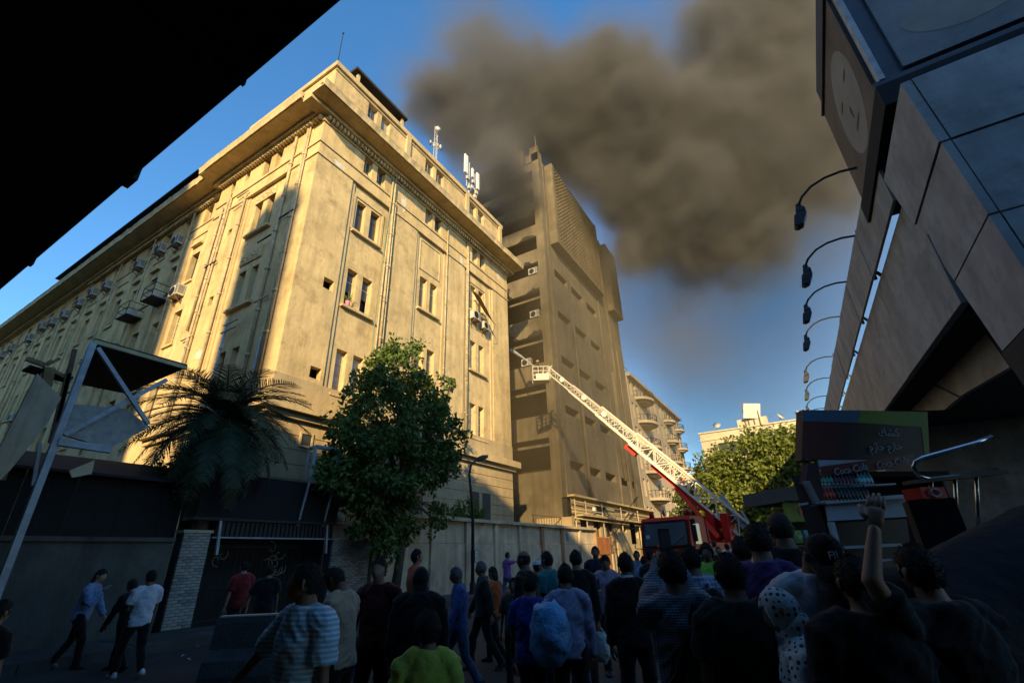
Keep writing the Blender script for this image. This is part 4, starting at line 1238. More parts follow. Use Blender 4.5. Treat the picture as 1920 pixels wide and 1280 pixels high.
def tree(name, label, base, lobes, trunk_r, nclump, nleaf, L_, W_, seed, lm, csize, group=None, fork=None):
    t = thing(name, label, 'tree', base, 0, group)
    mb, tips = crown_mesh(lobes, nclump, nleaf, L_, W_, seed, csize)
    tag(mb.build('crown', lm, t), kind='stuff')
    rnd = random.Random(seed + 1); m = MB()
    b0 = Vector(base); cen = sum((Vector(c) for c, r in lobes), Vector()) / len(lobes)
    fk = Vector(fork) if fork else b0.lerp(cen, .45) + Vector((0, 0, 0))
    m.tube([b0, b0.lerp(fk, .5) + Vector((rnd.uniform(-.1, .1), rnd.uniform(-.1, .1), 0)), fk], [trunk_r, trunk_r * .8, trunk_r * .65], 10)
    for c, r in lobes:
        c = Vector(c); md_ = fk.lerp(c, .5) + Vector((rnd.uniform(-.3, .3), rnd.uniform(-.3, .3), .15))
        m.tube([fk - Vector((0, 0, .2)), md_, c], [trunk_r * .5, trunk_r * .3, trunk_r * .1], 7)
        for k in range(5):
            m.tube([md_.lerp(c, rnd.random()), c + rdir(rnd) * r * .8], [trunk_r * .12, trunk_r * .03], 5)
    m.build('trunk', BARK, t, True)
    return t
def lobe(px, py, rpx, x): 
    c = onx(px, py, x); w_ = (c - CAM).dot(CF); return (tuple(c), rpx * w_ / FPX)
stl = [lobe(742, 705, 52, -14.8), lobe(700, 735, 42, -15.0), lobe(700, 790, 75, -14.6), lobe(795, 745, 48, -15.0), lobe(800, 800, 62, -14.4), lobe(845, 835, 36, -14.8), lobe(650, 855, 42, -14.9), lobe(725, 870, 75, -14.3),
       lobe(800, 870, 50, -14.6), lobe(640, 905, 34, -14.8), lobe(695, 940, 55, -14.5), lobe(745, 965, 45, -14.3), lobe(832, 955, 16, -14.3), lobe(820, 980, 10, -14.3), lobe(778, 648, 9, -15.2), lobe(735, 655, 20, -15.0), lobe(848, 720, 9, -15.0), lobe(715, 1000, 32, -14.3), lobe(730, 1030, 12, -14.2), lobe(610, 880, 14, -14.9)]
tree('street_tree', 'dense dark leaved street tree rising from the pavement beside the brick pier', (-14.3, 14.75, .17), stl, .2, 470, 36, .23, .078, 5, LEAF1, .42, None, (-14.5, 15.3, 4.0))
# far trees
def flobe(px, py, rpx, y):
    c = ony(px, py, y); w_ = (c - CAM).dot(CF); return (tuple(c), rpx * w_ / FPX)
tree('plane_tree', 'broad sunlit green tree standing before the far pale building', (-6.5, 55, 0), [flobe(1385, 870, 55, 55), flobe(1350, 900, 42, 54), flobe(1430, 850, 45, 56), flobe(1405, 925, 60, 54), flobe(1345, 935, 35, 53), flobe(1380, 965, 40, 52), flobe(1330, 880, 25, 55)], .4, 300, 34, .42, .15, 11, LEAF2, .95, 'trees at the end of the street')
tree('plane_tree', 'tall green tree behind the kiosk under the ramp lamps', (-1.5, 50, 0), [flobe(1465, 850, 48, 50), flobe(1495, 900, 55, 49), flobe(1440, 910, 45, 48), flobe(1500, 840, 35, 51), flobe(1480, 950, 45, 48), flobe(1540, 900, 50, 50)], .4, 260, 34, .42, .15, 12, LEAF2, .9, 'trees at the end of the street')
tree('plane_tree', 'low bright yellow green tree right behind the ladder base', (-4.5, 43, 0), [flobe(1385, 960, 26, 43), flobe(1400, 935, 24, 43), flobe(1395, 990, 25, 43), flobe(1440, 1000, 28, 43)], .25, 130, 34, .34, .12, 13, LEAF2, .6, 'trees at the end of the street')
tree('plane_tree', 'dark green tree half hidden behind the red fire engine', (-11.5, 58, 0), [flobe(1290, 940, 22, 58), flobe(1305, 965, 28, 57), flobe(1275, 975, 20, 57), flobe(1330, 975, 25, 57), flobe(1318, 925, 18, 60)], .3, 130, 34, .4, .14, 14, LEAF3, .8, 'trees at the end of the street')
# hazy shrub behind the yard wall
tree('shrub', 'leafy shrub behind the yard wall against the old building', (-16.6, 21.5, 0), [((-16.6, 21.0, 3.6), .8), ((-16.5, 22.6, 3.9), .9), ((-16.6, 23.6, 3.5), .6)], .08, 60, 34, .17, .06, 15, LEAF1, .35)
# added black lean-to standing in for the darkness behind the low wall
ln = thing('added_dark_lean_to', 'added black lean-to standing in for the darkness behind the low wall under the stair', 'shed', (-17, 2, 0))
for i in range(22):
    y = -4 + i * .52
    boxo('wall_sheet', BLACK, ln, -16.15 + (i % 2) * .02, -16.1 + (i % 2) * .02, y + .005, y + .515, 0, 4.1)
m = MB(); m.loft([[(-15.75, -4.2, 3.95), (-15.75, 7.6, 3.95), (-17.6, 7.6, 4.6), (-17.6, -4.2, 4.6)], [(-15.75, -4.2, 4.02), (-15.75, 7.6, 4.02), (-17.6, 7.6, 4.67), (-17.6, -4.2, 4.67)]]); m.build('roof_sheet', ROOFD, ln)
tree('yard_shrub', 'small dark bush poking over the lean-to beside the palm', (-16.9, 7.9, 0), [((-16.3, 7.4, 4.4), .6), ((-16.4, 8.3, 4.6), .7)], .08, 60, 34, .16, .05, 16, LEAF1, .35)
# date palm
pc = onx(415, 800, -15.9)
pm = thing('date_palm', 'shaggy date palm with drooping fronds above the gateway', 'palm', (pc.x, pc.y, 0))
m = MB(); m.tube([(pc.x, pc.y, 0), (pc.x + .1, pc.y + .05, pc.z * .6), (pc.x, pc.y, pc.z + .1)], [.24, .2, .24], 12); m.build('trunk', BARK, pm, True)
def frond_mesh(seed):
    rnd = random.Random(seed); mb = MB()
    Ln = 2.5; n = 46
    def P(t): return Vector((Ln * (t - .12 * t * t), 0, 1.0 * t - 1.8 * t * t))
    mb.tube([P(i / 8) for i in range(9)], [.03 * (1 - i / 9) + .004 for i in range(9)], 5)
    for i in range(4, n):
        t = i / n; p = P(t); tg = (P(t + .01) - p).normalized()
        for sd in (-1, 1):
            ll = .55 * math.sin(math.pi * (.12 + .83 * t)) ** .6 * rnd.uniform(.85, 1.15)
            d = (tg * .75 + Vector((0, sd * .85, .22 - .25 * t)) + rdir(rnd) * .1).normalized()
            q = p + d * ll + Vector((0, 0, -.12 * ll)); s_ = tg * .016
            mid = p.lerp(q, .5) + Vector((0, 0, .03))
            mb.add((p - s_, p + s_, mid + s_ * 1.1, q, mid - s_ * 1.1), ((0, 1, 2, 4), (4, 2, 3)))
    return mb.mesh('frond', PALM)
fm_ = [frond_mesh(s) for s in range(4)]
rnd = random.Random(3)
for i in range(84):
    az = i * 2.39996; el = 1.25 - 1.9 * (i / 84) ** .9 + rnd.uniform(-.12, .12)
    inst(fm_[i % 4], 'frond', pm, (pc.x, pc.y, pc.z + .1 + .25 * (1 - i / 84)), (rnd.uniform(-.25, .25), -el + .35, az), (rnd.uniform(.95, 1.25),) * 3)
# street lamps
def street_lamp(label, pxs, x, r_, base):
    t = thing('street_lamp', label, 'street lamp', base)
    pts = [Vector(base)] + [onx(*p, x) for p in pxs[:-1]]
    pts[1].x = pts[0].x; pts[1].y = pts[0].y
    m = MB(); m.tube(pts, [r_ * 1.15] + [r_] * 1 + [r_ * .75] * (len(pts) - 2), 10); m.build('pole', IRON, t, True)
    h0, h1 = onx(*pxs[-2], x), onx(*pxs[-1], x); d = (h1 - h0)
    m = MB(); m.tube([h0 - d * .1, h0 + d * .2, h0 + d * .6, h1], [.05, .13, .15, .08], 10, flat=.55); m.build('lamp_head', LAMPM, t, True)
    m = MB(); c = h0 + d * .55 + Vector((0, 0, -.08)); m.tube([c - d * .3, c, c + d * .3], [.03, .1, .05], 8, flat=.6); m.build('lamp_lens', LENS, t, True)
    m = MB(); m.cyl(base, Vector(base) + Vector((0, 0, .5)), r_ * 2, r_ * 1.7, 10); m.build('pole_base', IRON, t)
street_lamp('dark green street lamp standing in front of the yard wall', [(880, 960), (880, 890), (883, 872), (893, 862), (914, 855)], -14.3, .075, (-14.3, 19.9, .15))
street_lamp('thin pale lamp by the annex at the foot of the tower', [(1178, 1000), (1178, 965), (1181, 950), (1187, 942), (1196, 931)], -14.6, .05, (-14.6, 40.9, 0))
# concrete barrier
br = thing('concrete_barrier', 'stepped concrete traffic barrier standing on the road near the gateway', 'barrier', (-8.3, 5.6, 0), YAW * 1.0 + .12)
BARR = mat('barrier_concrete', (.05, .049, .047), .85, .3, 3, .5, 25, dirt=(.08, .08, .08), dscale=2)
m = MB()
prof_ = [(.42, 0), (.42, .14), (.36, .34), (.19, .48), (.13, .84), (.10, .92), (-.10, .92), (-.13, .84), (-.19, .48), (-.36, .34), (-.42, .14), (-.42, 0)]
m.loft([[(x, y, z) for y, z in prof_] for x in (-.75, -.7, .7, .75)])
m.build('barrier_body', BARR, br, local=True)
boxo('cap_strip', WALLC, br, -.73, .73, -.085, .085, .921, .94, local=True)
# ================================================================== fire engine with turntable ladder
RED = mat('fire_red', (.42, .012, .010), .5, .12, 1.5, spec=.25, dirt=(.2, .01, .008), dscale=1.5, damt=.4)
RED2 = mat('bright_red', (.62, .03, .012), .4, .12, 2)
CHROME = mat('bare_metal', (.55, .55, .55), .3, .15, 3, metal=.9)
RUBBER = mat('rubber', (.015, .015, .015), .85, .2, 6)
WSG = mat('windscreen_glass', (.06, .085, .11), .06, .0, spec=.8)
LADW = mat('ladder_white', (.66, .61, .50), .5, .12, 3)
LADG = mat('ladder_grey', (.33, .34, .35), .5, .15, 3)
TO = Vector((-6.2, 24.2, 0)); TRZ = -.195
tk = thing('fire_engine', 'red fire engine with its long ladder raised towards the tower', 'fire engine', TO, TRZ)
TM = WM[tk]
def tl(name, mt, fn, smooth=False, parent=None):
    m_ = MB(); fn(m_)
    me = m_.mesh(name, mt, smooth); o = bpy.data.objects.new(name, me); COL.objects.link(o); o.parent = parent or tk
    return o
# cab
def cabf(m_):
    pr = [(.02, .62), (0, 1.0), (.0, 1.85), (.22, 3.02), (.42, 3.2), (2.0, 3.22), (2.15, 3.1), (2.2, 1.0), (2.2, .62)]
    m_.loft([[(x * k, y, z) for y, z in pr] for x, k in ((-1.25, .97), (-1.25, 1), (1.25, 1), (1.25, .97))])
cab = tl('cab', RED, cabf)
tl('windscreen', WSG, lambda m_: m_.loft([[(-1.1, .0 - .012, 1.93), (1.1, -.012, 1.93), (1.1, .0, 1.93), (-1.1, 0, 1.93)], [(-1.06, .195 - .012, 2.96), (1.06, .183, 2.96), (1.06, .2, 2.96), (-1.06, .2, 2.96)]]), parent=cab)
def ws(m_):
    for a, b in (((-1.13, -.02, 1.88), (1.13, -.02, 1.88)), ((-1.09, .17, 3.0), (1.09, .17, 3.0)), ((-1.13, -.02, 1.88), (-1.09, .17, 3.0)), ((1.13, -.02, 1.88), (1.09, .17, 3.0))): m_.bar(a, b, .06)
tl('windscreen_seal', BLACK, ws, parent=cab)
for s in (-1, 1):
    tl('side_window', WSG, lambda m_: m_.box(s * 1.252 - .004, s * 1.252 + .004, .45, 1.25, 1.95, 2.85), parent=cab)
    dr = tl('door', RED, lambda m_: m_.box(s * 1.255 - .012, s * 1.255 + .012, .35, 1.4, .9, 1.9), parent=cab)
    tl('mirror', BLACK, lambda m_: (m_.bar((s * 1.2, .1, 2.95), (s * 1.55, -.15, 2.95), .035), m_.bar((s * 1.2, .05, 1.8), (s * 1.5, -.15, 1.85), .035), m_.box(s * 1.55 - .1, s * 1.55 + .1, -.2, -.1, 2.05, 2.75), m_.box(s * 1.55 - .1, s * 1.55 + .1, -.2, -.1, 2.78, 3.0), m_.bar((s * 1.52, -.15, 1.85), (s * 1.52, -.15, 2.98), .03)))
    bc = tl('beacon_base', BLACK, lambda m_: m_.cyl((s * .95, .9, 3.2), (s * .95, .9, 3.27), .15))
    tl('beacon', mat('beacon_red', (.35, .015, .02), .3, .0, spec=.6) if s < 0 else MAT['beacon_red'], lambda m_: m_.tube([(s * .95, .9, 3.27), (s * .95, .9, 3.5), (s * .95, .9, 3.56)], [.12, .12, .07], 12), True, bc)
    hl = tl('headlight', CHROME, lambda m_: m_.box(s * .92 - .2, s * .92 + .2, -.06, .03, .75, .98))
    tl('lens', mat('headlight_glass', (.6, .6, .62), .1, 0) if s < 0 else MAT['headlight_glass'], lambda m_: m_.box(s * .92 - .17, s * .92 + .17, -.075, -.058, .78, .95), False, hl)
tl('grille', BLACK, lambda m_: [m_.box(-.75, .75, -.03, .01, 1.02 + k * .12, 1.08 + k * .12) for k in range(4)])
tl('badge_row', CHROME, lambda m_: [m_.box(-.5 + k * .4, -.36 + k * .4, -.012, 0.01, 1.55, 1.6) for k in range(3)])
tl('maker_plate', CHROME, lambda m_: m_.box(.15, .62, -.012, .01, 1.68, 1.76))
tl('bumper', BLACK, lambda m_: m_.box(-1.24, 1.24, -.12, .3, .42, .72))
tl('lower_bumper_strip', WHITE, lambda m_: m_.box(-1.0, 1.0, -.125, -.118, .5, .62))
tl('roof_horn', BLACK, lambda m_: m_.tube([(-.45, 1.0, 3.22), (-.45, .95, 3.42), (-.3, .95, 3.46), (-.25, .95, 3.22)], .03, 6))
tl('roof_horn', BLACK, lambda m_: m_.tube([(.55, 1.0, 3.22), (.55, .95, 3.45), (.75, .95, 3.45), (.8, .95, 3.22)], .03, 6))
tl('sun_visor_sticker', mat('pale_sticker', (.35, .5, .58), .6, .1), lambda m_: m_.box(-.98, -.78, -.018 + .07, .05, 2.2, 2.42))
tl('wiper', BLACK, lambda m_: (m_.bar((-.5, -.03, 1.93), (.1, .06, 2.3), .02), m_.bar((.4, -.03, 1.93), (.95, .05, 2.3), .02)))
# chassis and body
tl('chassis', BLACK, lambda m_: m_.box(-.5, .5, .3, 9.6, .55, .85))
body = tl('body', RED, lambda m_: (m_.box(-1.25, 1.25, 2.45, 9.6, .85, 1.55), m_.box(-1.1, 1.1, 2.45, 5.4, 1.55, 2.0)))
for s in (-1, 1):
    for k in range(4): tl('locker_shutter', LADG, lambda m_: m_.box(s * 1.253 - .008, s * 1.253 + .008, 2.7 + k * 1.65, 4.1 + k * 1.65, .95, 1.5), parent=body)
    tl('reflective_stripe', WHITE, lambda m_: m_.box(s * 1.254 - .012, s * 1.254 + .012, 2.5, 9.5, 1.56, 1.64), parent=body)
    for y in (1.15, 6.6, 8.0):
        wh_ = tl('wheel', RUBBER, lambda m_: m_.tube([(s * .85, y, .52), (s * .9, y, .52), (s * 1.18, y, .52), (s * 1.22, y, .52)], [.44, .52, .52, .44], 20))
        tl('rim', CHROME, lambda m_: m_.tube([(s * 1.215, y, .52), (s * 1.235, y, .52)], [.3, .22], 16), False, wh_)
    for y in (3.2, 9.1): tl('outrigger', LADG, lambda m_: (m_.box(min(s * .5, s * 2.3), max(s * .5, s * 2.3), y - .12, y + .12, .6, .82), m_.box(s * 2.2 - .1, s * 2.2 + .1, y - .1, y + .1, .03, .6), m_.box(s * 2.2 - .25, s * 2.2 + .25, y - .25, y + .25, 0, .05)))
# turntable
TTY = 7.6
tl('turntable', RED, lambda m_: (m_.tube([(0, TTY, 1.55), (0, TTY, 1.95)], 1.15, 24), m_.box(-1.1, 1.1, TTY - 1.6, TTY + .9, 1.95, 2.1), m_.box(.2, .6, TTY - .4, TTY + .9, 2.1, 3.6), m_.box(-.6, -.2, TTY - .4, TTY + .9, 2.1, 3.6)))
tl('control_seat', RED, lambda m_: (m_.box(-1.6, -.75, TTY - 1.7, TTY - .9, 2.0, 2.12), m_.box(-1.55, -.8, TTY - .95, TTY - .85, 2.12, 2.95), m_.box(-1.55, -.85, TTY - 1.75, TTY - 1.6, 2.1, 2.75)))
tl('deck_rail', LADG, lambda m_: [m_.bar((-1.2, TTY - 1.7 + k * .9, 2.0), (-1.2, TTY - 1.7 + k * .9, 2.9), .04) for k in range(4)] + [m_.bar((-1.2, TTY - 1.7, 2.9), (-1.2, TTY + 1, 2.9), .04)])
# ladder, in world space
P0 = TM @ Vector((0, TTY + .55, 3.15))
TIP = atd(1024, 703, 36.5)
LD = (TIP - P0); LLEN = LD.length; LD = LD.normalized()
SIDE = LD.cross(Vector((0, 0, 1))).normalized(); NUP = SIDE.cross(LD).normalized()
def lad(name, f0, f1, wd, ht, off, mt, railw, step):
    m_ = MB(); a = P0 + LD * (f0 * LLEN); b = P0 + LD * (f1 * LLEN); n = int((b - a).length / step)
    for s in (-1, 1):
        e = SIDE * (s * wd / 2)
        m_.bar(a + e + NUP * off, b + e + NUP * off, railw, railw * 1.5, NUP)
        m_.bar(a + e + NUP * (off + ht), b + e + NUP * (off + ht), railw * 1.5, railw * 1.5, NUP)
        for i in range(n):
            p, q = a + (b - a) * (i / n), a + (b - a) * ((i + 1) / n)
            u0, u1 = (off, off + ht) if i % 2 == 0 else (off + ht, off)
            m_.bar(p + e + NUP * u0, q + e + NUP * u1, railw * .6)
            m_.bar(q + e + NUP * off, q + e + NUP * (off + ht), railw * .45)
    for i in range(n * 2 + 1):
        p = a + (b - a) * (i / (n * 2)); m_.bar(p - SIDE * wd / 2 + NUP * off, p + SIDE * wd / 2 + NUP * off, .035)
    return m_.build(name, mt, tk)
lad('ladder_section', -.07, .46, 1.0, .9, 0, LADW, .085, .7)
lad('ladder_section', .16, .66, .86, .72, .08, LADW, .07, .62)
lad('ladder_section', .4, .84, .72, .56, .14, LADW, .058, .56)
lad('ladder_section', .6, 1.0, .6, .44, .2, LADW, .05, .5)
m = MB(); m.bar(P0 - LD * 1.0 - NUP * .1, P0 + LD * 5.2 - NUP * .12, .5, .3, NUP); m.bar(P0 + LD * 3.2 - NUP * .25, TM @ Vector((0, TTY - .6, 2.3)), .35, .25, NUP); m.build('lifting_arm', RED2, tk)
m = MB(); m.bar(P0 + LD * 6.4 - NUP * .25, P0 + LD * 7.3 - NUP * .25, .5, .3, NUP); m.build('hose_reel_box', RED2, tk)
m = MB(); m.bar(P0 - LD * .5 + SIDE * .3 - NUP * .2, P0 - Vector((0, 0, 1.0)), .3, .7); m.bar(P0 - LD * .5 - SIDE * .3 - NUP * .2, P0 - Vector((0, 0, 1.0)), .3, .7); m.build('ladder_cradle', RED, tk)
m = MB(); m.bar(P0 + LD * 1.0 + NUP * 1.2, P0 - LD * 1.0 + NUP * .55, .5, .25, NUP); m.bar(P0 - LD * 1.1 + NUP * .9, P0 - LD * .3 + NUP * 1.25, .8, .1, NUP); m.build('cable_drum_guard', LADG, tk)
m = MB(); m.tube([P0 + LD * 3.2 + SIDE * .62 + NUP * (.55 - .3), P0 + LD * 3.25 + SIDE * .64 + NUP * .5, P0 + LD * 3.4 + SIDE * .62 + NUP * .75], .16, 8); m.build('orange_light', mat('orange_plastic', (.7, .16, .03), .5, .1), tk)
for f in (.30, .36, .43):
    m = MB(); c = P0 + LD * (f * LLEN * 2.1) - SIDE * .42 + NUP * .5; m.cyl(c - SIDE * .03, c + SIDE * .03, .2, None, 14); m.build('ladder_disc', WHITE, tk)
# basket
BK = TIP + Vector((-.35, -.25, -.55))
bkx = Vector((math.cos(YAW), math.sin(YAW), 0)); bky = Vector((-math.sin(YAW), math.cos(YAW), 0))
m = MB()
def bp(x, y, z): return BK + bkx * x + bky * y + Vector((0, 0, z))
m.obox(bp(0, 0, .03), bkx * .62, bky * .45, (0, 0, .05))
for z in (.4, .75, 1.1):
    c4 = [bp(-.62, -.45, z), bp(.62, -.45, z), bp(.62, .45, z), bp(-.62, .45, z)]
    for a, b in zip(c4, c4[1:] + c4[:1]): m.bar(a, b, .05)
for x in (-.62, -.2, .2, .62):
    for y in (-.45, .45): m.bar(bp(x, y, .03), bp(x, y, 1.12), .045)
bk_o = m.build('basket', LADW, tk)
m = MB(); m.obox(bp(.1, -.46, .3), bkx * .5, bky * .01, (0, 0, .22)); m.build('basket_panel', LADW, bk_o)
m = MB(); m.bar(bp(.5, .1, 1.15), bp(.95, .2, 1.35), .08); m.bar(bp(.75, .1, .2), bp(.75, .1, 1.3), .1); m.build('basket_bracket', LADW, bk_o)
# water jet
JET = bpy.data.materials.new('water_spray'); JET.use_nodes = True
jn = JET.node_tree.nodes; jl = JET.node_tree.links
tb_ = jn.new('ShaderNodeBsdfTransparent'); mx_ = jn.new('ShaderNodeMixShader'); mx_.inputs[0].default_value = .22
jn['Principled BSDF'].inputs['Base Color'].default_value = (.85, .85, .85, 1); jn['Principled BSDF'].inputs['Roughness'].default_value = .6
jl.new(tb_.outputs[0], mx_.inputs[1]); jl.new(jn['Principled BSDF'].outputs[0], mx_.inputs[2]); jl.new(mx_.outputs[0], jn['Material Output'].inputs[0])
j0 = bp(-.5, .1, 1.35); j1 = ony(958, 655, 36.6)
wj = thing('water_jet', 'thin white water jet sprayed from the basket into the tower', 'water jet', j0)
for k in range(5):
    m = MB(); pts = []
    for i in range(13):
        t = i / 12; p = j0.lerp(j1, t) + Vector((0, 0, .25 * t - .3 * t * t)); pts.append(p + Vector((0, 0, (k - 2) * .06 * t)) + rdir(rnd) * .03 * t)
    m.tube(pts, [.02 + .1 * i / 12 + .02 * (k % 2) for i in range(13)], 6); m.build('spray', JET, wj, True)
# ================================================================== kiosks
def text_mesh(body, size, name, mt, shear=0.0, align='CENTER', ext=.004):
    cu = bpy.data.curves.new(name, 'FONT')
    cu.body = body; cu.size = size; cu.align_x = align; cu.align_y = 'CENTER'; cu.shear = shear; cu.extrude = ext; cu.resolution_u = 3
    o = bpy.data.objects.new(name, cu); COL.objects.link(o)
    bpy.context.view_layer.update()
    me = bpy.data.meshes.new_from_object(o.evaluated_get(bpy.context.evaluated_depsgraph_get()))
    bpy.data.objects.remove(o)
    me.materials.clear(); me.materials.append(mt); me.name = name
    return me
KP = atd(1505, 768, 7.0); KQ = atd(1740, 770, 7.35)
ku = Vector((KQ.x - KP.x, KQ.y - KP.y, 0)); KW = ku.length; ku.normalize()
kr = math.atan2(ku.y, ku.x)
kn = Vector((ku.y, -ku.x, 0))            # towards the camera
ks = thing('kiosk', 'dark street kiosk with a lettered sign and shelves of drink bottles', 'kiosk', (KP.x, KP.y, 0), kr)
KM = WM[ks]; KI = KM.inverted()
def kp(px, py, d=0.0):
    """photo pixel -> kiosk local coordinates on its front plane moved d metres forward"""
    o = Vector((KP.x, KP.y, 0)) + kn * d; r_ = ray(px, py)
    t = (o - CAM).dot(kn) / r_.dot(kn)
    return KI @ (CAM + r_ * t)
def kq(name, mt, pxs, d=0.0, th=.03, parent=None):
    m_ = MB(); q = [kp(*p, d) for p in pxs]
    m_.loft([q, [Vector(p) + Vector((0, th, 0)) for p in q]])
    o = bpy.data.objects.new(name, m_.mesh(name, mt)); COL.objects.link(o); o.parent = parent or ks
    return o
def kbox(name, mt, x0, x1, y0, y1, z0, z1, parent=None):
    m_ = MB(); m_.box(x0, x1, y0, y1, z0, z1); o = bpy.data.objects.new(name, m_.mesh(name, mt)); COL.objects.link(o); o.parent = parent or ks; return o
SBLUE = mat('sign_blue', (.05, .13, .2), .5, .1); SGREEN = mat('sign_green', (.16, .24, .03), .5, .1); SRED = mat('sign_red', (.10, .012, .012), .5, .2); SDARK = mat('sign_dark', (.02, .012, .012), .5, .2)
SWHITE = mat('sign_white', (.36, .36, .36), .6, .05); COLA = mat('cooler_red', (.13, .014, .016), .45, .1); COUNTER = mat('counter_panel', (.36, .40, .43), .5, .15, 3); FRIDGE = mat('fridge_white', (.40, .42, .43), .4, .12, 3)
sgn = kq('sign_box', SDARK, [(1505, 768), (1740, 772), (1738, 862), (1503, 862)], 0, .14)
kq('sign_band_blue', SBLUE, [(1506, 768), (1614, 769), (1607, 792), (1505, 789)], .006, .01, sgn)
kq('sign_band_green', SGREEN, [(1615, 769), (1739, 772), (1743, 850), (1733, 850), (1728, 800), (1608, 792)], .006, .01, sgn)
kq('sign_field_red', SRED, [(1505, 790), (1575, 791), (1570, 860), (1504, 860)], .006, .01, sgn)
def ktext(body, px, py, size, mt, d, shear=0, rot=0):
    me = text_mesh(body, size, 'lettering', mt, shear); o = bpy.data.objects.new('lettering', me); COL.objects.link(o); o.parent = sgn
    p = kp(px, py, d); o.location = p; o.rotation_euler = (HP, rot, 0); return o
ktext('\uFEDA\uFEB8\uFEDB', 1666, 811, .17, SWHITE, .02)
ktext('\uFEE1\uFEAF\uFE8E\uFEA3 \uFEE1\uFEAF\uFE8E\uFEA3', 1660, 837, .155, SWHITE, .02, 0, -.04)
W_ = KW
kbox('back_wall', DARKC, -.02, W_, .52, .56, 0, 2.6); kbox('side_wall', DARKC, -.02, .02, .2, .52, 0, 2.6); kbox('side_wall', DARKC, W_ - .04, W_, .2, .52, 0, 2.6); kbox('roof', DARKC, -.02, W_ + .1, .15, .58, 2.6, 2.68)
kq('cooler_header', COLA, [(1540, 874), (1715, 850), (1712, 872), (1540, 893)], .05, .1)
ktext('Coca-Cola', 1594, 880, .135, SWHITE, .06, .35, -.14); ktext('Coca-Cola', 1672, 868, .135, SWHITE, .06, .35, -.14)
kq('white_strip', COUNTER, [(1533, 862), (1640, 862), (1600, 872), (1538, 878)], .0, .03)
# bottles on two shelves
kq('shelf', FRIDGE, [(1535, 938), (1700, 926), (1700, 930), (1536, 942)], .12, .4); kq('shelf', FRIDGE, [(1533, 912), (1680, 905), (1680, 908), (1533, 915)], .05, .3)
def bottle_meshes(col, capc, nm):
    m1 = MB(); m1.tube([(0, 0, 0), (0, 0, .01), (0, 0, .13), (0, 0, .17), (0, 0, .205)], [.028, .032, .032, .014, .013], 10)
    m2 = MB(); m2.tube([(0, 0, .206), (0, 0, .232)], .016, 8)
    m3 = MB(); m3.tube([(0, 0, .06), (0, 0, .11)], .0328, 10)
    return m1.mesh('bottle', mat(nm, col, .15, .1, spec=.6), True), m2.mesh('cap', mat(nm + '_cap', capc, .5, .1)), m3.mesh('bottle_label', mat(nm + '_label', tuple(min(1, c * 2.5 + .05) for c in col), .6, .1))
BOT = {'g': bottle_meshes((.03, .16, .09), (.1, .5, .35), 'green_drink'), 'r': bottle_meshes((.3, .03, .015), (.55, .6, .65), 'orange_drink'), 'p': bottle_meshes((.05, .015, .03), (.5, .35, .45), 'cola_drink'), 'w': bottle_meshes((.14, .3, .3), (.55, .62, .68), 'water'), 'k': bottle_meshes((.02, .02, .022), (.3, .32, .38), 'dark_drink')}
BL = {'g': 'small green drink bottle on the upper kiosk shelf', 'r': 'small red drink bottle on the lower kiosk shelf', 'p': 'small maroon drink bottle with pale cap on the kiosk shelf', 'w': 'clear water bottle on the upper kiosk shelf', 'k': 'small black drink bottle on the kiosk shelf'}
def bottle(k_, x, y, z):
    ms = BOT[k_]
    t = bpy.data.objects.new('drink_bottle', None); t.empty_display_size = .05; COL.objects.link(t); t.location = KM @ Vector((x, y, z)); tag(t, BL[k_], 'bottle', BL[k_].split(' on ')[0] + 's in the kiosk')
    for me in ms:
        o = bpy.data.objects.new(me.name, me); COL.objects.link(o); o.parent = t
zs1 = kp(1560, 911, .05).z; zs2 = kp(1560, 938, .12).z
for i in range(4): bottle('g', kp(1537 + i * 7, 911, 0).x, -.02, zs1)
for i in range(6): bottle('p', kp(1566 + i * 7, 910, 0).x, -.02, zs1)
for i in range(4): bottle('w', kp(1611 + i * 7, 908, 0).x, -.02, zs1)
for i in range(4): bottle('r', kp(1543 + i * 7, 938, .1).x, -.1, zs2)
for i in range(9): bottle('k', kp(1572 + i * 7, 936, .1).x, -.1, zs2)
cn = kq('counter_front', COUNTER, [(1550, 944), (1700, 934), (1705, 968), (1556, 976)], .14, .04)
kq('counter_top', FRIDGE, [(1548, 940), (1700, 930), (1700, 934), (1549, 944)], .2, .3)
fr_ = kq('fridge_door_frame', FRIDGE, [(1556, 978), (1565, 978), (1600, 1110), (1590, 1110)], .14, .05)
for a, b in ((1024, 1029), (1052, 1058), (1082, 1088)): kq('fridge_shelf', FRIDGE, [(1575, a), (1690, a - 6), (1692, b - 6), (1577, b)], .1, .3)
kq('fridge_back', SDARK, [(1560, 980), (1700, 972), (1720, 1120), (1590, 1120)], -.3, .04)
kbox('lower_body', DARKC, 0, W_ - .05, .02, .51, 0, .8)
# hanging striped cloth at the kiosk corner
cl = thing('folded_awning', 'folded striped red cloth awning hanging at the kiosk corner', 'awning', (KP.x, KP.y, 0))
CL1 = mat('awning_maroon', (.07, .03, .03), .9, .2, 6); CL2 = mat('awning_stripe', (.28, .25, .24), .9, .2, 6)
q = [KM @ kp(*p, .25) for p in ((1516, 868), (1534, 872), (1546, 935), (1530, 945), (1510, 905))]
m = MB(); m.loft([q, [p - kn * .12 for p in q]]); m.build('cloth', CL1, cl)
for i in range(11):
    a = Vector(q[4]).lerp(q[3], i / 11); m = MB(); m.obox(a + kn * .02, ku * .035, kn * .03, Vector((0, 0, .02))); m.build('fringe_tab', CL2, cl)
m = MB(); m.bar(q[0] + Vector((0, 0, .05)), KM @ Vector((.02, .1, 2.4)), .03); m.build('awning_rod', IRON, cl)
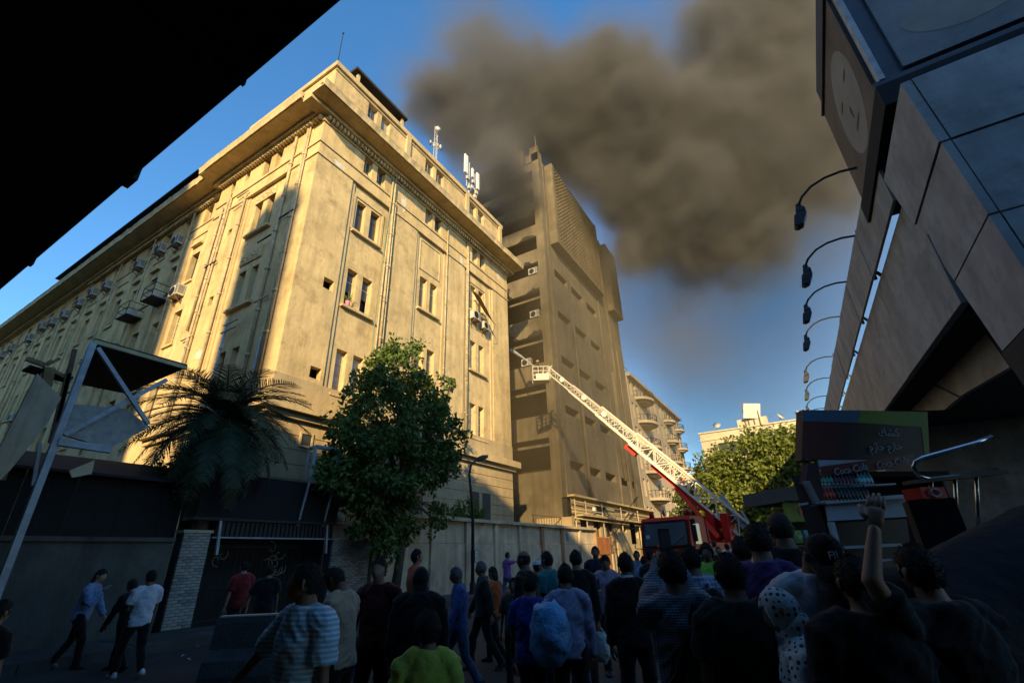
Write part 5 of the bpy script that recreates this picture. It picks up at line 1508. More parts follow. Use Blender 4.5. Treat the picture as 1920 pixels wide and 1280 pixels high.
# chrome rack and red crate in front of the kiosk, right
rk = thing('chrome_rack', 'bent chrome tube rack standing right of the kiosk', 'rack', tuple(atd(1770, 1000, 3.9).xy) + (0,))
CH2 = mat('chrome_tube', (.6, .62, .65), .18, .0, metal=1.0)
def rp_(px, py, w_=3.9): return atd(px, py, w_)
m = MB(); m.tube([rp_(1860, 818), rp_(1830, 830), rp_(1730, 858), rp_(1716, 866), rp_(1713, 876), rp_(1722, 892), rp_(1745, 898), rp_(1870, 880)], .018, 8); m.build('tube_frame', CH2, rk, True)
m = MB(); m.tube([rp_(1730, 862), rp_(1832, 833)], .012, 6); m.build('inner_tube', CH2, rk, True)
for x in (1745, 1790, 1830):
    m = MB(); m.tube([rp_(x, 898 - (x - 1745) * .13), rp_(x + 6, 1010)], .014, 6); pt_ = rp_(x + 6, 1010); m.tube([pt_, (pt_.x, pt_.y, 0)], .014, 6); m.build('leg_tube', CH2, rk, True)
m = MB(); m.bar(rp_(1700, 905), rp_(1880, 885), .1, .03); m.build('rack_shelf', RUST, rk)
rc = thing('red_crate', 'red plastic drinks crate on the dark rack beside the kiosk', 'crate', rp_(1740, 935))
m = MB(); c = rp_(1733, 926); m.obox(c, CR * .1, Vector((-CR.y, CR.x, 0)) * .1, (0, 0, .045)); m.build('crate_body', RED2, rc)
cr_fr = Vector((CR.x, CR.y, 0)).normalized(); nb_ = Vector((cr_fr.y, -cr_fr.x, 0))
m = MB()
for k in range(9):
    a = k * .7; m.bar(c + nb_ * .115 + cr_fr * .045 * math.cos(a) + Vector((0, 0, .03 * math.sin(a))), c + nb_ * .115 + cr_fr * .045 * math.cos(a + .7) + Vector((0, 0, .03 * math.sin(a + .7))), .012)
m.build('crate_mark', SWHITE, rc)
m = MB(); m.bar(c - Vector((0, 0, .05)), (c.x, c.y, 0), .3, .3); m.build('crate_stand', BLACK, rc)
# second kiosk further on
K2 = atd(1478, 940, 10.5); k2 = thing('snack_kiosk', 'small green fronted snack kiosk beyond the lettered kiosk', 'kiosk', (K2.x, K2.y, 0), kr)
z1 = K2.z
def k2b(name, mt, *b, parent=None):
    m_ = MB(); m_.box(*b); o = bpy.data.objects.new(name, m_.mesh(name, mt)); COL.objects.link(o); o.parent = parent or k2; return o
G2 = mat('kiosk_green', (.22, .30, .05), .6, .15, 3)
k2b('front_sign', G2, -.1, 1.7, 0, .1, z1 - .42, z1)
k2b('sign_patch', RED2, .2, .62, -.012, -.002, z1 - .3, z1 - .14); k2b('sign_stripe', SWHITE, .24, .58, -.02, -.013, z1 - .235, z1 - .2)
k2b('roof_sheet', mat('kiosk_roof', (.12, .11, .1), .8, .2), -.15, 1.8, -.2, 1.4, z1 + .001, z1 + .3)
k2b('body', DARKC, 0, 1.6, .3, 1.3, 0, z1 - .43)
k2b('counter', G2, -.05, 1.65, -.15, .3, z1 - 1.02, z1 - .9)
cols = [(.2, .35, .1), (.1, .35, .4), (.35, .3, .45), (.08, .2, .35), (.5, .35, .1), (.4, .08, .06)]
for i in range(12):
    mt = MAT.get('snack_%d' % (i % 6)) or mat('snack_%d' % (i % 6), cols[i % 6], .3, .3, 8)
    x = .08 + i % 6 * .25; zz = z1 - .86 + (i // 6) * .0 if i < 6 else z1 - 1.3
    t = bpy.data.objects.new('snack_bag', None); COL.objects.link(t); t.location = WM[k2] @ Vector((x, .08, zz)); t.rotation_euler = (0, 0, kr)
    tag(t, ['green', 'teal', 'lilac', 'blue', 'orange', 'red'][i % 6] + (' snack bag hung above the green counter' if i < 6 else ' snack bag below the green counter of the snack kiosk'), 'snack bag')
    m_ = MB(); m_.loft([[(-.09, -.01, .0), (.09, -.01, 0), (.09, .01, 0), (-.09, .01, 0)], [(-.085, -.04, .12), (.085, -.04, .12), (.085, .04, .12), (-.085, .04, .12)], [(-.09, -.01, .26), (.09, -.01, .26), (.09, .01, .26), (-.09, .01, .26)]])
    o = bpy.data.objects.new('bag', m_.mesh('bag', mt)); COL.objects.link(o); o.parent = t
    m_ = MB(); m_.box(-.05, .05, -.046, -.042, .08, .16); o = bpy.data.objects.new('bag_label', m_.mesh('bag_label', SWHITE)); COL.objects.link(o); o.parent = t
# litter on the road
LIT = mat('litter_paper', (.4, .4, .4), .8, .2, 9)
for i in range(14):
    p = onz(random.uniform(60, 460), random.uniform(1180, 1240)) if i < 10 else onz(random.uniform(900, 1100), random.uniform(1180, 1270))
    t = bpy.data.objects.new('paper_scrap', None); COL.objects.link(t); t.location = (p.x, p.y, .004); t.rotation_euler = (0, 0, i)
    tag(t, 'crumpled pale paper scrap lying on the dark road', 'litter', 'paper scraps on the road')
    m_ = MB(); m_.add([(0, 0, .0), (.07, .01, .02), (.09, .06, .0), (.02, .07, .03), (.045, .035, .035)], [(0, 1, 4), (1, 2, 4), (2, 3, 4), (3, 0, 4)])
    o = bpy.data.objects.new('scrap', m_.mesh('scrap', LIT)); COL.objects.link(o); o.parent = t
# ================================================================== people
def cloth(name, col, pat=None, col2=None, sc=1.0, rough=.9):
    if name in MAT: return MAT[name]
    m = mat(name, col, rough, .18, 6, .25, 35, spec=.15, sheen=.2)
    if pat:
        N, L = m.node_tree.nodes, m.node_tree.links
        b = N['Principled BSDF']; src = b.inputs['Base Color'].links[0].from_socket
        tc = N.new('ShaderNodeTexCoord'); sx = N.new('ShaderNodeSeparateXYZ'); L.new(tc.outputs['Object'], sx.inputs[0])
        def band(sock, freq, thr):
            a = N.new('ShaderNodeMath'); a.operation = 'MULTIPLY'; a.inputs[1].default_value = freq; L.new(sock, a.inputs[0])
            f = N.new('ShaderNodeMath'); f.operation = 'FRACT'; L.new(a.outputs[0], f.inputs[0])
            g_ = N.new('ShaderNodeMath'); g_.operation = 'LESS_THAN'; g_.inputs[1].default_value = thr; L.new(f.outputs[0], g_.inputs[0]); return g_.outputs[0]
        if pat == 'plaid':
            x = band(sx.outputs[0], 42 * sc, .28); z = band(sx.outputs[2], 42 * sc, .28)
            a = N.new('ShaderNodeMath'); a.operation = 'ADD'; L.new(x, a.inputs[0]); L.new(z, a.inputs[1])
            f = N.new('ShaderNodeMath'); f.operation = 'MULTIPLY'; f.inputs[1].default_value = .5; L.new(a.outputs[0], f.inputs[0]); fac = f.outputs[0]
        elif pat == 'stripe':
            fac = band(sx.outputs[2], 17 * sc, .38)
        elif pat == 'dots':
            v = N.new('ShaderNodeTexVoronoi'); v.inputs['Scale'].default_value = 34 * sc; v.inputs['Randomness'].default_value = .35; L.new(tc.outputs['Object'], v.inputs['Vector'])
            g_ = N.new('ShaderNodeMath'); g_.operation = 'LESS_THAN'; g_.inputs[1].default_value = .33; L.new(v.outputs['Distance'], g_.inputs[0]); fac = g_.outputs[0]
        mx = N.new('ShaderNodeMix'); mx.data_type = 'RGBA'; mx.inputs[7].default_value = (*col2, 1)
        L.new(fac, mx.inputs[0]); L.new(src, mx.inputs[6]); L.new(mx.outputs[2], b.inputs['Base Color'])
    return m
SKINS = [mat('skin_tan', (.30, .165, .10), .55, .1, 8, spec=.35), mat('skin_brown', (.20, .105, .065), .55, .1, 8, spec=.35), mat('skin_light', (.38, .22, .15), .55, .1, 8, spec=.35)]
EYE_M = mat('eye_dark', (.02, .016, .014), .3, 0); LIP = mat('lips', (.20, .07, .055), .6, .1, 8)
HAIRB = mat('black_hair', (.010, .009, .008), .6, .3, 30, .6, 90); HAIRG = mat('grey_hair', (.13, .125, .12), .7, .3, 30, .5, 90)
def head_shell(n=28, mm=20):
    """unit head pointing +Y, origin at its centre, 0.23 m tall"""
    vs_ = []; 
    for i in range(mm + 1):
        th = math.pi * i / mm
        for j in range(n):
            ph = 2 * math.pi * j / n
            x, y, z = math.sin(th) * math.cos(ph), math.sin(th) * math.sin(ph), math.cos(th)
            kx = 1.0; ky = 1.0; oy = 0.0
            if z < 0:
                t = -z; kx = 1 - (.34 if y > 0 else .34 + .24 * max(-1, y * 1.6)) * t ** 1.3; ky = 1 - .18 * t if y < 0 else 1 - .06 * t; oy = .018 * t
            X, Y, Z = x * .076 * kx, y * .094 * ky + oy, z * .116
            if y > 0:
                fx = X / .02; fz = (Z + .012) / .03
                Y += .020 * math.exp(-fx * fx * 1.4 - fz * fz)               # nose
                Y += .006 * math.exp(-(X / .05) ** 2 - ((Z - .032) / .012) ** 2)  # brow
                for s in (-1, 1): Y -= .008 * math.exp(-((X - s * .032) / .016) ** 2 - ((Z - .014) / .014) ** 2)
                Y += .007 * math.exp(-(X / .024) ** 2 - ((Z + .055) / .011) ** 2)
                Y += .007 * math.exp(-(X / .022) ** 2 - ((Z + .095) / .014) ** 2)
            vs_.append(Vector((X, Y, Z)))
    fs = []
    for i in range(mm):
        for j in range(n):
            k_ = (j + 1) % n
            fs.append((i * n + j, (i + 1) * n + j, (i + 1) * n + k_, i * n + k_))
    return vs_, fs
HV, HF = head_shell()
def tube_pts(a, b, n): return [Vector(a).lerp(Vector(b), i / (n - 1)) for i in range(n)]
QUEUE = []            # (object, voxel, smooth steps, wrinkle amplitude, material, extra MB, extra materials)
def queue(name, mb, parent, mats, vox, wr=0.0, extra=None):
    me = mb.mesh(name, mats); o = bpy.data.objects.new(name, me); COL.objects.link(o); o.parent = parent
    md = o.modifiers.new('r', 'REMESH'); md.mode = 'VOXEL'; md.voxel_size = vox; md.use_smooth_shade = True
    s = o.modifiers.new('s', 'SMOOTH'); s.factor = .5; s.iterations = 5
    QUEUE.append((o, wr, mats, extra)); return o
def hand(mb, wrist, d, side, pn, curl=.5, s=1.0):
    d = d.normalized(); pn = (pn - d * pn.dot(d)).normalized(); ac_ = d.cross(pn)
    mb.tube([wrist - d * .02 * s, wrist + d * .03 * s, wrist + d * .07 * s, wrist + d * .09 * s], [(.016 * s, .027 * s), (.016 * s, .036 * s), (.015 * s, .04 * s), (.012 * s, .037 * s)], 10, up=pn)
    for i, (o_, l) in enumerate(((-.030, .066), (-.010, .075), (.010, .07), (.029, .055))):
        p = wrist + d * .085 * s + ac_ * o_ * s
        pts = [p]; dd = Vector(d)
        for q in (.45, .32, .26):
            dd = (dd + pn * curl * .75).normalized(); p = p + dd * l * q * 1.15 * s; pts.append(p)
        mb.tube(pts, [.0095 * s, .009 * s, .0082 * s, .0065 * s], 7)
    p = wrist + d * .03 * s - ac_ * .03 * s * side; t1 = (d * .6 - ac_ * .75 * side + pn * .4).normalized(); t2 = (d * .85 - ac_ * .2 * side + pn * .4).normalized()
    mb.tube([p, p + t1 * .035 * s, p + t1 * .035 * s + t2 * .03 * s, p + t1 * .035 * s + t2 * .055 * s], [.014 * s, .0115 * s, .0105 * s, .008 * s], 7)
ARM = {'hang': ((.16, .03, -1), (.06, .18, -1)), 'fwd': ((.2, .25, -1), (-.25, 1, .35)), 'phone': ((.25, .35, -1), (-.35, .75, .9)), 'up': ((.0, .75, .45), (-.62, .12, .85)), 'point': ((.3, 1, .05), (.1, 1, .1)),
       'mouth': ((.25, .5, -1), (-.55, .5, 1)), 'back': ((.15, -.35, -1), (.08, -.1, -1)), 'swing': ((.12, .35, -1), (.02, .6, -1)), 'out': ((.5, .15, -.9), (.45, .25, -.9)), 'cross': ((.15, .2, -1), (-.9, .65, .15)), 'carry': ((.12, .0, -1), (.02, .05, -1)), 'reach': ((.25, .9, -.35), (-.05, 1, .1)), 'cam': ((.3, .75, -.2), (-.5, .55, .9))}
LEG = {'stand': (((.06, 0, -1), (.01, -.03, -1)), ((.06, 0, -1), (.01, -.03, -1))), 'walk': (((.03, .42, -1), (.0, .08, -1)), ((.03, -.22, -1), (.0, -.62, -1))), 'walk2': (((.03, -.22, -1), (.0, -.55, -1)), ((.03, .4, -1), (0, .1, -1))),
       'shift': (((.1, .08, -1), (.03, -.12, -1)), ((.04, -.03, -1), (0, -.03, -1))), 'sit': (((.12, 1, -.1), (0, .05, -1)), ((.12, 1, -.1), (0, .05, -1)))}
def person(label, px, py, w_, deg, top=('tee', None), legs=('stand', None), arms=('hang', 'hang'), hair='short', skin=0, shoes=None, lean=0.0, side_lean=0.0, hyaw=0.0, hpitch=0.0, build=1.0, base=None, H=None, rz=None, detail=1, hand_curl=.5, fem=False, group=None, cap=None, ikfwd=False):
    if base is None:
        p = atd(px, py, w_); H = H or p.z; base = (p.x, p.y, 0)
    rz = YAW + R(deg) if rz is None else rz
    k = H / 1.75
    t = thing('person', label, 'person', base, rz, group)
    vox = {2: .011, 1: .015, 0: .024}[detail] * (1 if k > .8 else .9)
    sk = SKINS[skin]
    # --- skeleton
    ls = Matrix.Rotation(-lean, 3, 'X') @ Matrix.Rotation(side_lean, 3, 'Y')
    hipz = .93
    def T(v): 
        v = Vector(v); return (Vector((0, 0, hipz)) + ls @ (v - Vector((0, 0, hipz))))
    sh_w = .185 * build * (.88 if fem else 1)
    neck0, neck1 = T((0, -.01, 1.44)), T((0, .012 - .02 * math.sin(hpitch), 1.508))
    hm_ = (ls if abs(lean) < .5 else Matrix.Identity(3)) @ Matrix.Rotation(hyaw, 3, 'Z') @ Matrix.Rotation(hpitch, 3, 'X')
    hc = neck1 + hm_ @ Vector((0, .02, .105))
    J = {}
    _lo = []
    for i_ in (0, 1):
        lg = LEG[legs[0]][i_]; _lo.append((Vector((0, 0, .93)) + Vector(lg[0]).normalized() * .435 + Vector(lg[1]).normalized() * .405).z)
    _dz = -(min(_lo) - .075) if legs[0] != 'sit' else 0.0
    for s, nm in ((1, 'r'), (-1, 'l')):
        ar = arms[0 if s > 0 else 1]
        if isinstance(ar, Vector):
            S0 = T((s * sh_w, -.005, 1.385)); tg = (WM[t].inverted() @ ar) / k - Vector((0, 0, _dz)); dd = tg - S0
            L1, L2 = .29, .25; D_ = min(dd.length, L1 + L2 - .01); dd.normalize()
            ca = (L1 * L1 + D_ * D_ - L2 * L2) / (2 * L1 * D_); ca = max(-1, min(1, ca)); sa = math.sqrt(1 - ca * ca)
            pole = Vector((s * .6, -.1, -.8)) if not ikfwd else Vector((s * .25, .6, -.6)); pole = (pole - dd * pole.dot(dd)).normalized()
            u_ = dd * ca + pole * sa; f_ = (S0 + dd * D_ - (S0 + u_ * L1)).normalized(); u_ = Vector((u_.x * s, u_.y, u_.z)); f_ = Vector((f_.x * s, f_.y, f_.z))
        else:
            u_, f_ = ARM[ar] if isinstance(ar, str) else ar
        m_ = Vector((s, 1, 1)); u_ = Vector([a * b for a, b in zip(u_, m_)]).normalized(); f_ = Vector([a * b for a, b in zip(f_, m_)]).normalized()
        S = T((s * sh_w, -.005, 1.385)); E_ = S + u_ * .29; Wr = E_ + f_ * .25
        lg = LEG[legs[0]][0 if s > 0 else 1]
        tu = Vector([a * b for a, b in zip(lg[0], m_)]).normalized(); tf = Vector([a * b for a, b in zip(lg[1], m_)]).normalized()
        Hp = Vector((s * .09, 0, .93)); Kn = Hp + tu * .435; An = Kn + tf * .405
        J[nm] = (S, E_, Wr, u_, f_, Hp, Kn, An, tf)
    low = min(J['r'][7].z, J['l'][7].z) - .075
    dz = Vector((0, 0, -low)) if legs[0] != 'sit' else Vector((0, 0, 0))
    def X(v): return (Vector(v) + dz) * k
    b = build
    def torso(mb, grow, z0, z1, taper=1.0):
        ss = [(.84, .168, .118), (.93, .172, .125), (1.02, .158 - (.018 if fem else 0), .112), (1.14, .158 - (.012 if fem else 0), .112), (1.24, .165, .122), (1.32, .165, .115), (1.38, .15, .10), (1.43, .115, .088), (1.485, .074, .074)]
        ps, rs = [], []
        for z, rx, ry in ss:
            if z < z0 - 1e-6 or z > z1 + .04: continue
            ps.append(X(T((0, 0, z)))); rs.append(((rx * b + grow) * k, (ry * (b if b < 1 else 1 + (b - 1) * 1.4) + grow) * k))
        mb.tube(ps, rs, 18, up=(1, 0, 0))
    def arm(mb, s, grow, frac):
        S, E_, Wr = J[s][0], J[s][1], J[s][2]; sx = 1 if s == 'r' else -1
        mb.tube([X(S + ls @ Vector((-sx * .13, 0, .06))), X(S + ls @ Vector((-sx * .06, 0, .03))), X(S + Vector((0, 0, -.005))), X(S.lerp(E_, .35)), X(S.lerp(E_, .7))] + ([X(E_)] if frac > .8 else []), [(.04 * b + grow) * k, (.052 * b + grow) * k, (.056 * b + grow) * k, (.05 * b + grow) * k, (.046 * b + grow * 1.2) * k] + ([(.041 * b + grow) * k] if frac > .8 else []), 12)
        if frac > 1:
            mb.tube([X(E_ - (Wr - E_) * .1), X(E_), X(E_.lerp(Wr, .5)), X(E_.lerp(Wr, min(1, frac - 1)))], [(.04 * b + grow) * k, (.042 * b + grow) * k, (.036 * b + grow) * k, (.029 * b + grow) * k], 12)
    def leg(mb, s, grow, frac):
        Hp, Kn, An = J[s][5], J[s][6], J[s][7]
        mb.tube([X(Hp + Vector((0, 0, .05))), X(Hp.lerp(Kn, .15)), X(Hp.lerp(Kn, .6)), X(Kn)] + ([X(Kn.lerp(An, .35)), X(Kn.lerp(An, .75)), X(Kn.lerp(An, min(1.06, frac)))] if frac > 0 else []),
                [(.085 * b + grow) * k, (.088 * b + grow) * k, (.068 * b + grow) * k, (.056 + grow) * k] + ([(.054 + grow) * k, (.042 + grow * 1.3) * k, (.036 + grow * 1.5) * k] if frac > 0 else []), 12)
    # --- body
    mb = MB(); torso(mb, -.012, .84, 1.455)
    mb.tube([X(neck0 - Vector((0, 0, .03))), X(neck0), X(neck1), X(neck1 + Vector((0, .01, .06)))], [.09 * k, .072 * k, .064 * k, .058 * k], 12)
    for s in 'rl':
        arm(mb, s, -.008, 2); leg(mb, s, -.012, 1.0)
        An = J[s][7]; mb.tube([X(An + Vector((0, -.04, -.03))), X(An + Vector((0, .03, -.035))), X(An + Vector((0, .12, -.05)))], [.035 * k, .035 * k, .025 * k], 8)
    ex = MB()
    mi = []
    vv = [X(hc + hm_ @ v) for v in HV]
    base_i = len(ex.v); ex.v += [tuple(v) for v in vv]
    for f_ in HF:
        c = sum((HV[i] for i in f_), Vector()) / 4
        ex.f.append(f_)
        q = 0
        if c.y > .05:
            if any(((c.x - s * .031) / .015) ** 2 + ((c.z - .013) / .0075) ** 2 < 1 for s in (-1, 1)): q = 1
            elif any(((c.x - s * .032) / .02) ** 2 + ((c.z - .033) / .006) ** 2 < 1 for s in (-1, 1)): q = 1
            elif (c.x / .024) ** 2 + ((c.z + .056) / .008) ** 2 < 1: q = 2
        ex.m.append(q)
    for s in (-1, 1):
        for i in range(3):
            pass
        c = hc + hm_ @ Vector((s * .078, -.004, -.005))
        ex.tube([X(c + hm_ @ Vector((s * .0, -.006, -.032))), X(c + hm_ @ Vector((s * .006, -.004, -.01))), X(c + hm_ @ Vector((s * .010, -.01, .018))), X(c + hm_ @ Vector((s * .005, -.008, .03)))], [(.006 * k, .009 * k), (.007 * k, .014 * k), (.007 * k, .018 * k), (.004 * k, .009 * k)], 8, up=(s, 0, 0))
    for s, nm in ((1, 'r'), (-1, 'l')):
        Wr, f_ = J[nm][2], J[nm][4]
        pn = Vector((-s, .25, .1)) if f_.z < -.3 else Vector((-s * .3, .5, -.3)) if f_.z > .3 else Vector((-s * .5, 0, -1))
        hand(ex, X(Wr), f_, s, pn, hand_curl, k)
    bo = queue('body', mb, t, [sk, EYE_M, LIP], vox, 0, ex)
    # --- clothes
    kind, tm = top
    g_ = .016
    if tm:
        mb = MB()
        hem = {'tee': .84, 'long': .84, 'vest': .84, 'dress': .84}[kind]
        torso(mb, g_ + .004, hem, 1.455)
        fr = {'tee': .7, 'long': 1.98, 'vest': .7, 'roll': 1.5, 'dress': 1.95}.get(kind, .7)
        for s in 'rl': arm(mb, s, g_ + (.012 if kind == 'tee' else .006), fr)
        if kind == 'dress':
            mb.tube([X((0, 0, 1.0)), X((0, 0, .8)), X((0, .01, .4)), X((0, .02, .1)), X((0, .02, .06))], [(.17 * k, .13 * k), (.2 * k, .16 * k), (.24 * k, .2 * k), (.27 * k, .24 * k), (.265 * k, .235 * k)], 18, up=(1, 0, 0))
        o = queue('shirt' if kind != 'dress' else 'robe', mb, t, [tm], vox, .011)
        if kind in ('long',) :
            c_ = MB(); c_.tube([X(neck0 + Vector((0, 0, -.02))), X(neck0 + (neck1 - neck0) * .32)], [.078 * k, .07 * k], 16, cap=False)
            me = c_.mesh('collar', tm, True); co = bpy.data.objects.new('collar', me); COL.objects.link(co); co.parent = o
    if legs[1]:
        mb = MB()
        mb.tube([X((0, 0, 1.03)), X((0, 0, .95)), X((0, 0, .86)), X((0, 0, .80))], [(.162 * b * k, .118 * k), (.178 * b * k, .128 * k), (.178 * b * k, .125 * k), (.14 * b * k, .09 * k)], 16, up=(1, 0, 0))
        for s in 'rl': leg(mb, s, .016, 1.04)
        queue('trousers', mb, t, [legs[1]], vox, .010)
    sm_ = shoes or SHOEB
    for s in 'rl':
        An, tf = J[s][7], J[s][8]
        pit = math.atan2(tf.y, -tf.z) * .9 if tf.y < -.2 else 0.0
        Rm = Matrix.Rotation(pit, 3, 'X')
        c_ = MB(); rings = []
        for y, wx, h0, h1 in ((-.085, .025, -.07, -.01), (-.07, .036, -.075, .02), (-.01, .04, -.075, .035), (.06, .042, -.075, .01), (.12, .046, -.075, -.015), (.165, .038, -.073, -.03), (.185, .018, -.068, -.045)):
            rings.append([X(An + Rm @ Vector((wx * cx, y, h0 + (h1 - h0) * cz))) for cx, cz in ((-1, 0), (1, 0), (1.02, .35), (.75, .85), (0, 1), (-.75, .85), (-1.02, .35))])
        c_.loft(rings)
        me = c_.mesh('shoe', sm_, True); so = bpy.data.objects.new('shoe', me); COL.objects.link(so); so.parent = t
    # --- hair / head cloth
    def shell(name, mt, keep, grow, rough=0.0, par=t, push=None):
        c_ = MB(); idx = {}
        for f_ in HF:
            c = sum((HV[i] for i in f_), Vector()) / 4
            if not keep(c): continue
            q = []
            for i in f_:
                if i not in idx:
                    v = HV[i]; n_ = v.normalized()
                    r_ = grow + rough * noise.noise(v * 75 + Vector((px * .1, py * .1, 0)))
                    v2 = v + n_ * r_
                    if push: v2 = push(v2)
                    idx[i] = len(c_.v); c_.v.append(tuple(X(hc + hm_ @ v2)))
                q.append(idx[i])
            c_.f.append(tuple(q)); c_.m.append(0)
        if name == 'hair' and detail and rough > .003:
            rh = random.Random(int(px * 7 + py)); pts_ = [Vector(q) for q in c_.v]; cw = X(hc)
            for f_ in list(c_.f):
                for _ in range(5):
                    wts = [rh.random() for _k in f_]; sw = sum(wts); p_ = sum((pts_[i] * (w2 / sw) for i, w2 in zip(f_, wts)), Vector())
                    n_ = (p_ - cw).normalized(); d_ = (n_ + rdir(rh) * .9 + Vector((0, 0, -.25))).normalized(); s2_ = d_.cross(rdir(rh)).normalized() * .0022
                    c_.add((p_ - s2_ - n_ * .004, p_ + s2_ - n_ * .004, p_ + d_ * rh.uniform(.008, .02) * k), ((0, 1, 2),))
        me = c_.mesh(name, mt, True); ho = bpy.data.objects.new(name, me); COL.objects.link(ho); ho.parent = par
        if name != 'hair':
            md = ho.modifiers.new('t', 'SOLIDIFY'); md.thickness = .01 * k; md.offset = -1
        return ho
    def hairline(c, lift=0.0):
        return c.z > (-.082 if c.y < -.03 else (-.01 if c.y < .02 else (.02 + (c.y - .02) * .75))) + lift
    if hair in ('short', 'grey'): shell('hair', HAIRB if hair == 'short' else HAIRG, hairline, .012, .012)
    elif hair == 'buzz': shell('hair', HAIRB, hairline, .005, .002)
    elif hair == 'afro': shell('hair', HAIRB, hairline, .028, .014)
    elif hair == 'bald': shell('hair', HAIRB, lambda c: hairline(c) and c.z < .045, .005, .003)
    elif hair == 'longhair':
        shell('hair', HAIRB, lambda c: hairline(c, -.01), .014, .008)
        c_ = MB(); c_.tube([X(hc + hm_ @ Vector((0, -.05, .03))), X(hc + hm_ @ Vector((0, -.075, -.08))), X(hc + hm_ @ Vector((0, -.085, -.2)))], [(.08 * k, .05 * k), (.085 * k, .045 * k), (.06 * k, .025 * k)], 12, up=(1, 0, 0))
        me = c_.mesh('hair_fall', HAIRB, True); ho = bpy.data.objects.new('hair_fall', me); COL.objects.link(ho); ho.parent = t
    elif isinstance(hair, tuple):      # head scarf of a cloth
        cm = hair[1]; full = hair[0] == 'veil'
        sc_ = shell('head_scarf', cm, lambda c: True if full else not (c.y > .045 and abs(c.x) < .055 and -.085 < c.z < .06), .018, .004)
        mb = MB(); mb.tube([X(hc + hm_ @ Vector((0, -.01, -.06))), X(neck0 + Vector((0, 0, .03))), X(T((0, 0, 1.40))), X(T((0, .01, 1.25 if hair[0] != 'veil' else 1.12)))], [(.085 * k, .095 * k), (.10 * k, .10 * k), (.2 * b * k, .14 * k), ((.22 if full else .19) * b * k, .16 * k)], 16, up=(1, 0, 0))
        queue('scarf_drape', mb, t, [cm], vox, .006)
    if cap:
        cm = cap
        ca = shell('cap', cm, lambda c: c.z > .038, .016, 0)
        c_ = MB(); c_.loft([[X(hc + hm_ @ Vector((x, y * sgn, z))) for x, z in ((-.07, .045), (-.04, .058), (0, .062), (.04, .058), (.07, .045))] for y, sgn in ((.085, 1), (.165, 1))], False, False)
        me = c_.mesh('cap_brim', cm, True); ho = bpy.data.objects.new('cap_brim', me); COL.objects.link(ho); ho.parent = ca
        md = ho.modifiers.new('t', 'SOLIDIFY'); md.thickness = .006
    def W(nm, i): return WM[t] @ X(J[nm][i])
    return dict(t=t, J=J, X=X, W=W, k=k, hc=hc, hm=hm_, T=T, J_=J)
C = cloth
SHOEB = mat('black_shoe', (.02, .02, .02), .5, .2, 9); SHOEW = mat('white_shoe', (.62, .63, .65), .6, .1, 9); SHOEN = mat('brown_shoe', (.08, .05, .03), .5, .2, 9)
BLK = C('black_cloth', (.008, .008, .009)); NAVY = C('navy_cloth', (.012, .015, .032)); CHAR = C('charcoal_cloth', (.018, .018, .02)); JEAN = C('blue_jeans', (.06, .10, .19)); DJEAN = C('dark_jeans', (.025, .03, .05)); GRYT = C('grey_trousers', (.06, .06, .065))
WHT = C('white_cotton', (.62, .63, .68)); LBLUE = C('light_blue_cotton', (.18, .26, .42)); RBLUE = C('royal_blue_cotton', (.02, .035, .22)); DBLUE = C('denim_blue_shirt', (.05, .09, .24)); LILAC = C('lilac_shirt', (.34, .32, .45)); MAROON = C('maroon_tee', (.08, .008, .01)); REDT = C('red_tee', (.18, .015, .015))
ORNG = C('orange_vest', (.75, .12, .02)); ORG2 = C('orange_tee', (.45, .09, .02)); TEAL = C('teal_tee', (.02, .16, .18)); YGRN = C('yellow_green_tee', (.36, .46, .07)); NEON = C('neon_green_tee', (.26, .55, .07)); DGRN = C('dark_green_shirt', (.009, .02, .015)); PURP = C('purple_shirt', (.10, .04, .14)); PURP2 = C('purple_tee', (.22, .09, .33)); BEIGE = C('beige_tee', (.36, .28, .24)); GREYT = C('grey_tee', (.18, .22, .28)); PINKW = C('pink_shirt', (.34, .25, .32)); OLIVE = C('olive_tee', (.05, .06, .045))
PLAID = C('grey_plaid', (.04, .05, .07), 'plaid', (.34, .38, .44), 1.7); CHECK = C('beige_check', (.42, .27, .16), 'plaid', (.62, .46, .33), 1.3); STRP = C('pale_striped_polo', (.30, .48, .6), 'stripe', (.55, .7, .8), 2.2); PATT = C('blue_patterned_shirt', (.2, .25, .4), 'plaid', (.5, .55, .7), .6); DOTS = C('polka_dot_scarf', (.62, .62, .6), 'dots', (.05, .04, .06)); BLUEC = C('faded_blue_tee', (.12, .2, .38))
PP = {}
def add(key, *a, **kw): PP[key] = person(*a, **kw)
add('p1', 'person in black at the road edge with one bare forearm hanging', 5, 1120, 4.4, 0, ('tee', BLK), ('stand', BLK), hair='short', skin=0)
add('p2', 'bearded man in a light blue shirt walking with a hand at his mouth', 182, 1060, 9.6, -75, ('long', LBLUE), ('walk', BLK), ('mouth', 'swing'), 'longhair', 2, lean=.12)
add('p3', 'person in black bending forward beside the man in a white T-shirt', 262, 1078, 9.2, 80, ('long', BLK), ('walk', BLK), ('fwd', 'swing'), 'short', 1, lean=.15)
add('p4', 'young man in a white T-shirt and white sneakers holding up a phone', 288, 1062, 8.7, 60, ('tee', WHT), ('walk2', BLK), ('phone', 'cross'), 'short', 1, shoes=SHOEW, lean=-.05)
add('p5', 'man in a red T-shirt standing by the gateway behind the barrier', 462, 1048, 10.4, 60, ('tee', REDT), ('stand', BLK), ('hang', 'hang'), 'short', 2)
add('p6', 'man in black turned away in the gateway beside the red T-shirt', 508, 1056, 9.9, 20, ('tee', BLK), ('stand', BLK), ('hang', 'out'), 'short', 1)
